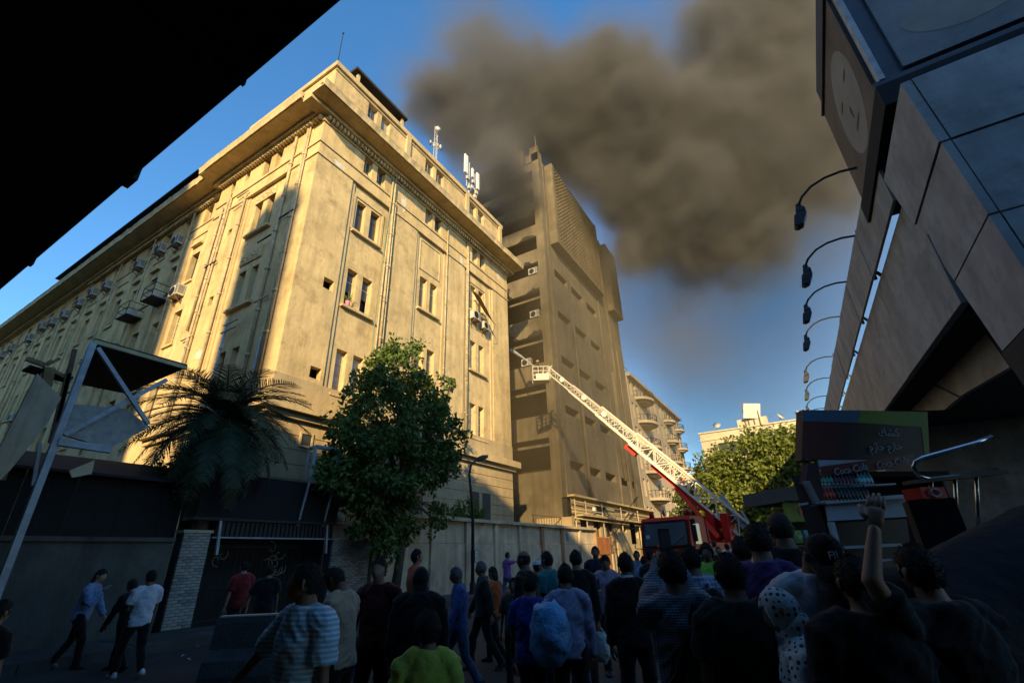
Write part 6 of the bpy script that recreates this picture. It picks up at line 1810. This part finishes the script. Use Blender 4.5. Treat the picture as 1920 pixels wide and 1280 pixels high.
add('p7', 'man in a pale blue striped polo shirt striding past with his arm out', 590, 1032, 3.1, 150, ('tee', STRP), ('walk', DJEAN), (((.75, .1, -.7), (.75, .25, -.8)), 'hang'), 'short', 1, build=1.0, detail=2, hyaw=-.9)
add('p8', 'man in a beige checked shirt looking down beside the brick pier', 655, 1049, 4.7, 75, ('long', CHECK), ('stand', BLK), ('cross', 'cross'), 'short', 1, hpitch=-.5, lean=.08, detail=2)
add('p9', 'man in a maroon T-shirt facing the street with a bare arm hanging', 715, 1040, 5.2, 172, ('tee', MAROON), ('stand', BLK), ('hang', 'hang'), 'short', 2, detail=2)
add('p10', 'man in an orange vest glancing up behind the veiled woman', 782, 1026, 8.6, -60, ('tee', ORNG), ('stand', NAVY), ('hang', 'hang'), 'short', 0, hpitch=.2)
add('p11', 'woman in a long black robe and veil standing in the road', 790, 1057, 4.9, 10, ('dress', BLK), ('stand', None), ('hang', 'hang'), ('veil', BLK), 0, build=1.15, detail=2)
add('p12', 'child in a yellow green T-shirt with back turned', 805, 1138, 3.0, 10, ('tee', YGRN), ('stand', BLK), ('hang', 'hang'), 'afro', 1, detail=2, hyaw=.5)
add('p13', 'older man in a blue denim shirt and jeans walking away from the tower', 862, 1054, 7.2, 105, ('long', DBLUE), ('walk', JEAN), ('back', 'swing'), 'grey', 1, hpitch=-.2)
add('p14', 'man in dark clothes walking just behind the denim shirt man', 905, 1045, 8.4, 100, ('long', CHAR), ('walk', BLK), ('swing', 'back'), 'grey', 1)
add('p15', 'girl with long dark hair in an orange top', 926, 1056, 8.8, 60, ('tee', ORG2), ('walk', BLK), ('hang', 'swing'), 'longhair', 0, fem=True)
add('p16', 'man in a purple T-shirt and jeans pointing along the yard wall', 950, 1031, 19.5, -60, ('tee', PURP2), ('walk', JEAN), ('point', 'hang'), 'short', 1, detail=0)
add('p17', 'boy in a dark olive T-shirt looking back past the crowd', 963, 1080, 6.9, 165, ('tee', OLIVE), ('stand', BLK), ('hang', 'hang'), 'short', 1, shoes=SHOEW)
add('p18', 'tall balding man in black looking along the street', 985, 1026, 6.5, 60, ('long', BLK), ('stand', BLK), ('hang', 'hang'), 'bald', 1)
add('p19', 'person in a white baseball cap half hidden in the crowd', 1006, 1046, 8.2, -70, ('tee', CHAR), ('stand', BLK), ('hang', 'hang'), 'short', 0, cap=WHT)
add('p20', 'man in a teal T-shirt watching the fire', 1027, 1030, 7.2, 50, ('tee', TEAL), ('stand', BLK), ('hang', 'hang'), 'short', 0)
add('p21', 'man in a royal blue T-shirt carrying a big blue plastic bag', 990, 1064, 5.0, -20, ('tee', RBLUE), ('walk2', BLK), ('fwd', 'hang'), 'short', 1, shoes=SHOEW, detail=2, lean=.06)
add('p22', 'boy in a pale lilac shirt and striped track trousers with back turned', 1058, 1052, 5.0, -5, ('long', LILAC), ('stand', BLK), ('hang', 'cross'), 'short', 1, detail=2)
add('p23', 'man in a black jacket holding a white carrier bag', 1078, 1027, 6.8, -5, ('long', BLK), ('stand', BLK), ('hang', 'carry'), 'short', 1)
add('p24', 'man in a navy T-shirt standing at the end of the yard wall', 1115, 1021, 10.8, 170, ('tee', NAVY), ('stand', BLK), ('hang', 'hang'), 'short', 1)
add('p25', 'man in a pinkish shirt holding a phone with both hands', 1132, 1035, 7.8, 175, ('long', PINKW), ('stand', BLK), ('fwd', 'fwd'), 'short', 0, hpitch=-.35)
add('p26', 'man in a black pullover over a white collar with back turned', 1170, 1031, 5.2, -5, ('long', BLK), ('stand', BLK), ('hang', 'hang'), 'short', 1, detail=2)
add('p27', 'man in a grey plaid shirt with a bag strap filming above his head', 1255, 1022, 3.0, 0, ('long', PLAID), ('stand', BLK), (atd(1262, 1052, 3.3), atd(1236, 1052, 3.3)), 'short', 1, detail=2, build=1.06, ikfwd=True)
add('p28', 'man in a blue patterned shirt with a rucksack beside the plaid shirt', 1292, 1016, 4.4, 5, ('long', PATT), ('stand', JEAN), ('hang', 'hang'), 'short', 1, detail=2)
add('p29', 'young man in a grey T-shirt and sunglasses facing away from the fire engine', 1192, 1030, 13, 178, ('tee', GREYT), ('stand', JEAN), ('hang', 'hang'), 'short', 0)
add('p30', 'man in a faded blue T-shirt in front of the fire engine cab', 1206, 1040, 11.5, 0, ('tee', BLUEC), ('stand', BLK), ('hang', 'hang'), 'short', 1)
add('p31', 'man in dark clothes facing the fire engine cab', 1218, 1025, 8.8, 0, ('long', CHAR), ('stand', BLK), ('hang', 'hang'), 'short', 1)
add('p31b', 'man in a pale grey shirt next to the dark clothed man at the cab', 1228, 1034, 7.4, 10, ('tee', GREYT), ('stand', BLK), ('hang', 'hang'), 'short', 1)
add('p32', 'boy in a neon green T-shirt turned towards the lens', 1322, 1016, 7.4, 150, ('tee', NEON), ('stand', BLK), ('hang', 'hang'), 'afro', 1)
add('p33', 'broad man in a dark green shirt with back turned', 1362, 1028, 2.8, 0, ('tee', DGRN), ('stand', BLK), ('hang', 'hang'), 'short', 1, detail=2, build=1.12)
add('p34', 'man in a beige T-shirt watching the ladder', 1386, 1000, 4.6, 0, ('tee', BEIGE), ('stand', DJEAN), ('hang', 'hang'), 'short', 1)
add('p35', 'man in a purple shirt leaning towards the kiosk', 1412, 968, 3.5, -25, ('long', PURP), ('stand', BLK), ('hang', 'fwd'), 'short', 1, detail=2, lean=.1)
add('p36a', 'tall man in black behind the white shirt', 1457, 950, 3.9, 0, ('tee', BLK), ('stand', BLK), ('hang', 'hang'), 'buzz', 1)
add('p36', 'man in a white shirt and black cap bending over a bottle', 1484, 966, 2.85, 178, ('long', WHT), ('stand', DJEAN), ('fwd', 'fwd'), 'short', 1, detail=2, hpitch=-.75, lean=.15, cap=BLK)
add('p37', 'woman in a polka dot head scarf counting something green in her hand', 1478, 1086, 2.45, 60, ('long', DOTS), ('stand', BLK), ('fwd', 'fwd'), ('scarf', DOTS), 0, detail=2, fem=True, hpitch=-.4)
add('p38', 'heavy man in a black T-shirt with back turned in front of the kiosk', 1592, 1030, 2.3, -5, ('tee', BLK), ('stand', BLK), ('hang', 'hang'), 'short', 1, detail=2, build=1.25)
add('p39', 'man in black raising one hand in front of the kiosk', 1712, 1010, 2.3, 5, ('tee', BLK), ('stand', BLK), ('hang', atd(1640, 985, 2.2)), 'short', 2, detail=2, build=1.2, hand_curl=.2)
crowd = [(1345, 1022, 15, CHAR), (1362, 1016, 18, BLUEC), (1378, 1018, 14, NAVY), (1338, 1012, 20, BEIGE), (1392, 1022, 17, WHT), (1310, 1026, 16, NAVY), (1290, 1030, 13, CHAR), (1402, 1012, 20, REDT)]
for i, (a, b_, w_, cm) in enumerate(crowd):
    nm = cm.name.replace('_', ' ')
    add('c%d' % i, 'onlooker in %s %s' % (nm, ('turned to the lens under the ladder base', 'among the far group under the ladder base', 'facing the crowd under the ladder base', 'at the back of the group under the ladder', 'between two others under the ladder base', 'behind the neon green boy', 'behind the blue patterned shirt', 'beside the low bright tree')[i]), a, b_, w_, (170, 0, 190, 20, 160, 5, -15, 175)[i], ('tee', cm), ('stand', BLK), ('hang', 'hang'), 'short', i % 3, detail=0)
# fireman in the basket, operator on the turntable
FCOAT = C('fire_coat', (.03, .035, .05)); HELM = mat('yellow_helmet', (.75, .38, .02), .4, .05)
fp = bp(-.15, .05, .09)
add('fire', 'firefighter in dark coat and yellow helmet standing in the ladder basket', 0, 0, 1, 0, ('long', FCOAT), ('stand', FCOAT), ('fwd', 'fwd'), 'buzz', 1, base=fp, H=1.75, rz=YAW + R(75), detail=0)
f_ = PP['fire']; m = MB()
c = f_['X'](f_['hc'] + Vector((0, 0, .03)))
m.tube([c + Vector((0, 0, z)) for z in (.0, .02, .07, .11, .13)], [.15, .125, .12, .08, .02], 14); me = m.mesh('helmet', HELM, True); o = bpy.data.objects.new('helmet', me); COL.objects.link(o); o.parent = f_['t']
op = TM @ Vector((-1.15, TTY - 1.3, 2.12 - .86))
add('oper', 'operator in dark clothes seated at the turntable controls', 0, 0, 1, 0, ('tee', BLK), ('sit', BLK), ('fwd', 'fwd'), 'short', 1, base=op, H=1.72, rz=TRZ + math.pi - .2, detail=0)

# run every queued remesh in one go
bpy.context.view_layer.update()
dg = bpy.context.evaluated_depsgraph_get()
for o, wr, mats, extra in QUEUE:
    me = bpy.data.meshes.new_from_object(o.evaluated_get(dg))
    if wr:
        n = len(me.vertices); co = [0.0] * (3 * n); no = [0.0] * (3 * n)
        me.vertices.foreach_get('co', co); me.vertices.foreach_get('normal', no)
        ph = hash(o.name) % 50
        for i in range(n):
            x, y, z = co[3 * i], co[3 * i + 1], co[3 * i + 2]
            d = noise.noise((x * 6 + ph, y * 6, z * 9 + x * 6)) * 1.2 - 1.6 * abs(noise.noise((x * 9, y * 9 + ph, z * 17 - x * 11))) + .5
            d *= wr
            co[3 * i] += no[3 * i] * d; co[3 * i + 1] += no[3 * i + 1] * d; co[3 * i + 2] += no[3 * i + 2] * d
        me.vertices.foreach_set('co', co)
    old = o.data
    if extra:
        nv = len(me.vertices)
        v = [tuple(q.co) for q in me.vertices] + list(extra.v); f = [tuple(p.vertices) for p in me.polygons]
        mi = [0] * len(f) + list(extra.m); f += [tuple(nv + i for i in q) for q in extra.f]
        m2 = bpy.data.meshes.new(o.name); m2.from_pydata(v, [], f); m2.polygons.foreach_set('material_index', mi)
        bpy.data.meshes.remove(me); me = m2
    me.materials.clear()
    for q in mats: me.materials.append(q)
    me.polygons.foreach_set('use_smooth', [True] * len(me.polygons)); me.update()
    o.modifiers.clear(); o.data = me
    bpy.data.meshes.remove(old)

# ---- things people carry
def wpt(key, arm_, i): return PP[key]['W'](arm_, i)
def bagmesh(c, rx, ry, rz_, seed, wob=.18, n=20, mm=14):
    mb = MB(); rings = []
    for i in range(1, mm):
        th = math.pi * i / mm; z = math.cos(th)
        rings.append([Vector(c) + Vector((rx * math.sin(th) ** .7 * math.cos(2 * math.pi * j / n), ry * math.sin(th) ** .7 * math.sin(2 * math.pi * j / n), rz_ * z)) * (1 + wob * noise.noise((j * .6 + seed, i * .5, seed * 3.1)) + .08 * noise.noise((j * 1.9, i * 1.7, seed))) * 1.0 if False else Vector(c) + Vector((rx * math.sin(th) ** .7 * math.cos(2 * math.pi * j / n), ry * math.sin(th) ** .7 * math.sin(2 * math.pi * j / n), rz_ * z)) * (1 + wob * noise.noise((math.cos(2 * math.pi * j / n) * 2 + seed, math.sin(2 * math.pi * j / n) * 2, i * .5)) + .12 * noise.noise((math.cos(2 * math.pi * j / n) * 6 + seed, math.sin(2 * math.pi * j / n) * 6, i * 1.2))) for j in range(n)])
    mb.loft(rings); return mb
PLB = mat('blue_plastic_bag', (.16, .40, .70), .28, .2, 5, .8, 18, spec=.5); PLW = mat('white_plastic_bag', (.38, .45, .45), .3, .15, 6, .8, 18, spec=.5)
bc_ = atd(1030, 1186, 4.5)
t = thing('plastic_bag', 'bulging blue plastic bag slung from a shoulder in the crowd', 'bag', bc_)
bagmesh(bc_, .20, .17, .27, 3, .22).build('sack', PLB, t, True)
m = MB(); s_ = wpt('p21', 'r', 0); m.tube([bc_ + Vector((0, 0, .22)), bc_.lerp(s_, .6) + Vector((.02, -.03, .12)), s_ + Vector((0, 0, .07)), s_ + Vector((-.06, .1, -.05))], [.02, .014, .014, .012], 8); m.build('handle', PLW, t, True)
hb = wpt('p23', 'r', 2) + Vector((0, 0, -.09))
t = thing('carrier_bag', 'white plastic carrier bag hanging from a hand in the crowd', 'bag', hb)
bagmesh(hb + Vector((0, 0, -.22)), .13, .08, .18, 9).build('sack', PLW, t, True)
m = MB(); m.tube([hb + Vector((-.08, 0, -.1)), hb + Vector((-.03, 0, .0)), hb + Vector((.03, 0, .0)), hb + Vector((.08, 0, -.1))], .012, 6); m.build('handle', PLW, t, True)
PHONE = mat('phone_black', (.01, .01, .011), .3, 0)
def phone(key, arm_, label, off=(0, 0, .1), sz=(.04, .006, .075)):
    c = wpt(key, arm_, 2) + Vector(off); t = thing('phone', label, 'phone', c)
    m = MB(); m.obox(c, CR.xy.to_3d().normalized() * sz[0], Vector((-CR.y, CR.x, 0)).normalized() * sz[1], (0, 0, sz[2])); m.build('case', PHONE, t)
    m = MB(); m.obox(c - Vector((-CR.y, CR.x, 0)).normalized() * (sz[1] + .001), CR.xy.to_3d().normalized() * sz[0] * .85, Vector((-CR.y, CR.x, 0)).normalized() * .001, (0, 0, sz[2] * .85)); m.build('screen', GLASS, t)
phone('p27', 'l', 'black phone held up above the plaid shirt man', tuple(atd(1246, 1012, 3.34) - wpt('p27', 'l', 2)), (.04, .008, .075)); phone('p4', 'r', 'phone in the hand of the white T-shirt man'); phone('p25', 'r', 'phone held by the man in the pinkish shirt')
# rucksack, straps, notes, lettering
P27 = PP['p27']; TT = P27['T']; XX = P27['X']
m = MB()
pts = [XX(TT((.10, -.02, 1.475))), XX(TT((.06, -.12, 1.42))), XX(TT((-.02, -.155, 1.25))), XX(TT((-.11, -.15, 1.08))), XX(TT((-.2, -.06, .95)))]
for a, b_ in zip(pts, pts[1:]): m.bar(a, b_, .055, .012, (0, 1, 0))
o = bpy.data.objects.new('bag_strap', m.mesh('bag_strap', BLK)); COL.objects.link(o); o.parent = P27['t']
P28 = PP['p28']
t = thing('rucksack', 'small dark rucksack on the back of the blue patterned shirt', 'rucksack', P28['t'].location)
m = MB(); c = WM[P28['t']] @ P28['X']((0, -.2, 1.2)); bagmesh(c, .15, .1, .2, 5, .08).build('sack', CHAR, t, True)
m = MB(); m.tube([c + Vector((0, 0, .15)), WM[P28['t']] @ P28['X']((.1, 0, 1.47)), WM[P28['t']] @ P28['X']((.12, .12, 1.3))], .018, 6); m.build('strap', CHAR, t)
P37 = PP['p37']; c = wpt('p37', 'r', 2) + Vector((-.05, .02, .05))
t = thing('green_packet', 'crumpled green packet in the hand of the scarfed woman', 'packet', c)
bagmesh(c, .07, .05, .04, 11, .3, 12, 8).build('packet_body', mat('mint_paper', (.22, .45, .33), .7, .3, 20), t, True)
P36 = PP['p36']
me = text_mesh('FILA', .055, 'cap_lettering', SWHITE, 0, 'CENTER', .001)
hm4 = P36['hm'].to_4x4(); hcw = P36['hc']
o = bpy.data.objects.new('cap_lettering', me); COL.objects.link(o); o.parent = P36['t']
loc = P36['X'](hcw + P36['hm'] @ Vector((0, .075, .112)))
o.matrix_local = Matrix.Translation(loc) @ hm4 @ Matrix.Rotation(math.pi, 4, 'Z') @ Matrix.Rotation(R(35), 4, 'X')
o.name = 'cap_lettering'
c = wpt('p36', 'l', 2) + Vector((0, 0, .06)); t = thing('water_bottle', 'clear plastic water bottle in the hands of the white shirt man', 'bottle', c)
for me_ in BOT['w']:
    o = bpy.data.objects.new(me_.name, me_); COL.objects.link(o); o.parent = t
# white stripe on track trousers, sunglasses
P22 = PP['p22']; m = MB()
for s, sg in (('r', 1), ('l', -1)):
    Hp, Kn, An = P22['J'][s][5:8]
    for a, b_ in ((Hp, Kn), (Kn, An)):
        m.bar(P22['X'](a + Vector((sg * .098, 0, 0)) if a is Hp else a + Vector((sg * .074, 0, 0))), P22['X'](b_ + Vector((sg * .074, 0, 0)) if b_ is Kn else b_ + Vector((sg * .06, 0, 0))), .018, .012)
o = bpy.data.objects.new('side_stripe', m.mesh('side_stripe', WHT)); COL.objects.link(o); o.parent = P22['t']
P29 = PP['p29']; m = MB()
for s in (-1, 1): m.sphere(P29['X'](P29['hc'] + Vector((s * .032, .092, .014))), .024, 8, 6, (1, .35, .8))
m.bar(P29['X'](P29['hc'] + Vector((-.07, .085, .018))), P29['X'](P29['hc'] + Vector((.07, .085, .018))), .008)
o = bpy.data.objects.new('sunglasses', m.mesh('sunglasses', BLACK)); COL.objects.link(o); o.parent = P29['t']
P26 = PP['p26']; m = MB(); m.tube([P26['X'](P26['T']((0, 0, 1.455))), P26['X'](P26['T']((0, .01, 1.50)))], [.083 * P26['k'], .072 * P26['k']], 16, cap=False)
o = bpy.data.objects.new('white_collar', m.mesh('white_collar', WHT)); COL.objects.link(o); o.parent = P26['t']

# added tarpaulin cart whose black mass stands in for the under-ramp darkness
tc_ = atd(1830, 1090, 2.5)
ct = thing('dark_fill_cart', 'added cart under black tarpaulin standing in for the darkness beside the kiosk', 'cart', (tc_.x, tc_.y, 0), YAW)
mb = MB(); rings = []
for i in range(13):
    x = -.75 + i * .16
    ring = []
    for j in range(15):
        a_ = math.pi * j / 14
        nz_ = noise.noise((x * 2.1, a_ * 1.6, 4.2)) * .12
        hgt = 1.72 + .16 * math.sin(x * 2.2) + nz_
        yy = -.5 * math.cos(a_) * (1 + nz_); zz = hgt * math.sin(a_) ** .35
        ring.append((x, yy, max(.05, zz)))
    rings.append(ring)
mb.loft(rings)
mb.build('tarpaulin', mat('black_tarp', (.008, .008, .008), .75, .3, 4, .5, 14), ct, True, True)
for sx in (-1, 1):
    m = MB(); m.tube([(sx * .5, -.52, .28), (sx * .5, -.57, .28)], .28, 20); m.build('wheel', RUBBER, ct, False, True)
# ================================================================== smoke
def smoke_obj(name, blobs, label, dens, col, nscale, namp, lo, hi, vox, step, warp=0.0, wscale=.05, vamp=0.0, vscale=.1, aniso=0.0, gain=1.0, soft=0.0):
    m = bpy.data.materials.new(name); m.use_nodes = True
    N, L = m.node_tree.nodes, m.node_tree.links
    for n in list(N): N.remove(n)
    out = N.new('ShaderNodeOutputMaterial')
    pvn = N.new('ShaderNodeVolumePrincipled')
    pvn.inputs['Color'].default_value = (*col, 1)
    pvn.inputs['Density'].default_value = dens
    pvn.inputs['Anisotropy'].default_value = aniso
    L.new(pvn.outputs[0], out.inputs['Volume'])
    mn = [min(c[i] - r for c, r, w_ in blobs) for i in range(3)]
    mx = [max(c[i] + r for c, r, w_ in blobs) for i in range(3)]
    mn[2] = max(mn[2], .1)
    vol = bpy.data.volumes.new(name)
    o = bpy.data.objects.new(name, vol)
    link(o)
    vol.materials.append(m)
    vol.render.step_size = step
    ng = bpy.data.node_groups.new(name, 'GeometryNodeTree')
    ng.interface.new_socket('Geometry', in_out='OUTPUT', socket_type='NodeSocketGeometry')
    N, L = ng.nodes, ng.links
    go = N.new('NodeGroupOutput')
    vc = N.new('GeometryNodeVolumeCube')
    vc.inputs['Min'].default_value = mn
    vc.inputs['Max'].default_value = mx
    for i, ax in enumerate('XYZ'):
        vc.inputs['Resolution ' + ax].default_value = max(8, int((mx[i] - mn[i]) / vox))
    sm = N.new('GeometryNodeSetMaterial'); sm.inputs['Material'].default_value = m
    L.new(vc.outputs[0], sm.inputs['Geometry']); L.new(sm.outputs[0], go.inputs[0])
    pos = N.new('GeometryNodeInputPosition').outputs[0]
    if warp:
        nw = N.new('ShaderNodeTexNoise'); nw.inputs['Scale'].default_value = wscale; nw.inputs['Detail'].default_value = 3
        L.new(pos, nw.inputs['Vector'])
        sub = N.new('ShaderNodeVectorMath'); sub.operation = 'SUBTRACT'; sub.inputs[1].default_value = (.5, .5, .5)
        L.new(nw.outputs['Color'], sub.inputs[0])
        scl = N.new('ShaderNodeVectorMath'); scl.operation = 'SCALE'; scl.inputs['Scale'].default_value = warp
        L.new(sub.outputs[0], scl.inputs[0])
        ad = N.new('ShaderNodeVectorMath'); ad.operation = 'ADD'
        L.new(pos, ad.inputs[0]); L.new(scl.outputs[0], ad.inputs[1])
        pos = ad.outputs[0]
    acc = None
    for c, r, wgt in blobs:
        d = N.new('ShaderNodeVectorMath'); d.operation = 'DISTANCE'; d.inputs[1].default_value = c
        L.new(pos, d.inputs[0])
        mr = N.new('ShaderNodeMapRange'); mr.interpolation_type = 'SMOOTHSTEP'
        mr.inputs[1].default_value = r; mr.inputs[2].default_value = 0; mr.inputs[3].default_value = 0; mr.inputs[4].default_value = wgt
        L.new(d.outputs['Value'], mr.inputs[0])
        if acc is None: acc = mr.outputs[0]
        else:
            a = N.new('ShaderNodeMath'); a.operation = 'ADD'
            L.new(acc, a.inputs[0]); L.new(mr.outputs[0], a.inputs[1]); acc = a.outputs[0]
    no = N.new('ShaderNodeTexNoise'); no.inputs['Scale'].default_value = nscale; no.inputs['Detail'].default_value = 6
    no.inputs['Roughness'].default_value = .64
    L.new(pos, no.inputs['Vector'])
    s1 = N.new('ShaderNodeMath'); s1.operation = 'SUBTRACT'; s1.inputs[1].default_value = .5
    L.new(no.outputs[0], s1.inputs[0])
    s2 = N.new('ShaderNodeMath'); s2.operation = 'MULTIPLY_ADD'; s2.inputs[1].default_value = namp
    gn = N.new('ShaderNodeMath'); gn.operation = 'MULTIPLY'; gn.inputs[1].default_value = gain; L.new(acc, gn.inputs[0])
    L.new(s1.outputs[0], s2.inputs[0]); L.new(gn.outputs[0], s2.inputs[2])
    src_ = s2.outputs[0]
    if vamp:
        vo = N.new('ShaderNodeTexVoronoi'); vo.feature = 'F1'; vo.inputs['Scale'].default_value = vscale; vo.inputs['Detail'].default_value = 1.0; vo.inputs['Roughness'].default_value = .55
        L.new(pos, vo.inputs['Vector'])
        vm = N.new('ShaderNodeMath'); vm.operation = 'MULTIPLY_ADD'; vm.inputs[1].default_value = -vamp; L.new(vo.outputs['Distance'], vm.inputs[0]); L.new(src_, vm.inputs[2]); src_ = vm.outputs[0]
    mr = N.new('ShaderNodeMapRange'); mr.inputs[1].default_value = lo; mr.inputs[2].default_value = hi
    mr.clamp = True
    L.new(src_, mr.inputs[0])
    pw = N.new('ShaderNodeMath'); pw.operation = 'POWER'; pw.inputs[1].default_value = 1.5
    L.new(mr.outputs[0], pw.inputs[0])
    if soft:
        sf_ = N.new('ShaderNodeMapRange'); sf_.interpolation_type = 'SMOOTHSTEP'; sf_.inputs[1].default_value = .1; sf_.inputs[2].default_value = 2.2; sf_.inputs[4].default_value = soft
        L.new(s2.outputs[0], sf_.inputs[0])
        p2 = N.new('ShaderNodeMath'); p2.operation = 'ADD'; L.new(pw.outputs[0], p2.inputs[0]); L.new(sf_.outputs[0], p2.inputs[1]); pw = p2
    gate = N.new('ShaderNodeMapRange'); gate.inputs[1].default_value = 0; gate.inputs[2].default_value = .15
    L.new(acc, gate.inputs[0])
    mu = N.new('ShaderNodeMath'); mu.operation = 'MULTIPLY'
    L.new(pw.outputs[0], mu.inputs[0]); L.new(gate.outputs[0], mu.inputs[1])
    L.new(mu.outputs[0], vc.inputs['Density'])
    md = o.modifiers.new('smoke', 'NODES'); md.node_group = ng
    return tag(o, label, 'smoke', kind='stuff')
def bl(px, py, rpx, w_, wt):
    return (tuple(atd(px, py, w_)), rpx * w_ / FPX * 1.7, wt)
B1 = [bl(928, 355, 74, 49, 1.6), bl(960, 365, 42, 49, .6), bl(890, 275, 85, 53, 1.3), bl(860, 175, 110, 57, 1.1), bl(890, 30, 85, 59, 1.0), bl(985, 190, 120, 58, 1.2), bl(1075, 240, 105, 60, 1.0),
      bl(1150, 80, 75, 60, 1.1), bl(1170, 190, 95, 60, 1.35), bl(1250, 290, 125, 62, 1.1), bl(1340, 170, 150, 66, .85), bl(1330, 40, 120, 68, .8), bl(1440, 10, 110, 69, .7),
      bl(1450, 200, 150, 68, .8), bl(1370, 350, 140, 66, .9), bl(1240, 420, 100, 63, .85), bl(1330, 470, 110, 66, .65), bl(1520, 60, 120, 70, .8), bl(1560, 300, 130, 70, .75), bl(1180, 430, 85, 62, .85), bl(790, 190, 75, 57, .8), bl(1090, 330, 90, 60, 1.0),
      bl(1430, 440, 120, 68, .6), bl(1170, 510, 70, 60, .6), bl(1290, 550, 95, 66, .45), bl(1600, 150, 100, 70, .8), bl(1490, 390, 120, 70, .7), bl(1400, 90, 100, 68, .7), bl(1030, 120, 80, 60, .7)]
smoke_obj('smoke_plume', B1, 'thick grey brown smoke plume rolling off the tower across the sky', .85, (.235, .228, .212), .17, 3.6, .95, 3.0, .4, .9, warp=10.0, wscale=.08, vamp=.8, vscale=.15, gain=1.9, soft=.085)
B2 = [bl(1010, 640, 110, 37, .7), bl(1030, 790, 130, 35, 1.0), bl(1110, 720, 140, 38, 1.0), bl(1040, 480, 120, 41, 1.0), bl(1050, 370, 90, 43, .8), bl(1140, 860, 110, 37, .7), bl(985, 880, 100, 34.5, .8), bl(1200, 700, 110, 46, .8), bl(1250, 600, 120, 56, .6), bl(1110, 560, 120, 43, 1.1), bl(1300, 700, 110, 60, .6), bl(1230, 830, 90, 48, .6), bl(1370, 620, 120, 64, .4)]
smoke_obj('smoke_haze', B2, 'thin tawny smoke hanging between the old building and the tower', .06, (.26, .21, .125), .09, 1.0, .1, 1.3, .7, 1.4, warp=5.0)
B3 = [bl(1200, 540, 160, 88, 1.1), bl(1340, 500, 180, 92, 1.2), bl(1480, 500, 180, 92, 1.1), bl(1300, 700, 170, 100, .9), bl(1450, 700, 170, 100, .9), bl(1560, 620, 150, 100, .8), bl(1330, 840, 150, 110, .8), bl(1480, 850, 150, 110, .8), bl(1560, 420, 150, 95, .7), bl(1400, 380, 150, 95, .7)]
smoke_obj('smoke_veil', B3, 'faint grey smoke veil drifting low over the far end of the street', .034, (.20, .185, .16), .04, 1.2, .0, 1.4, 2.2, 3.5, warp=10.0, wscale=.03)
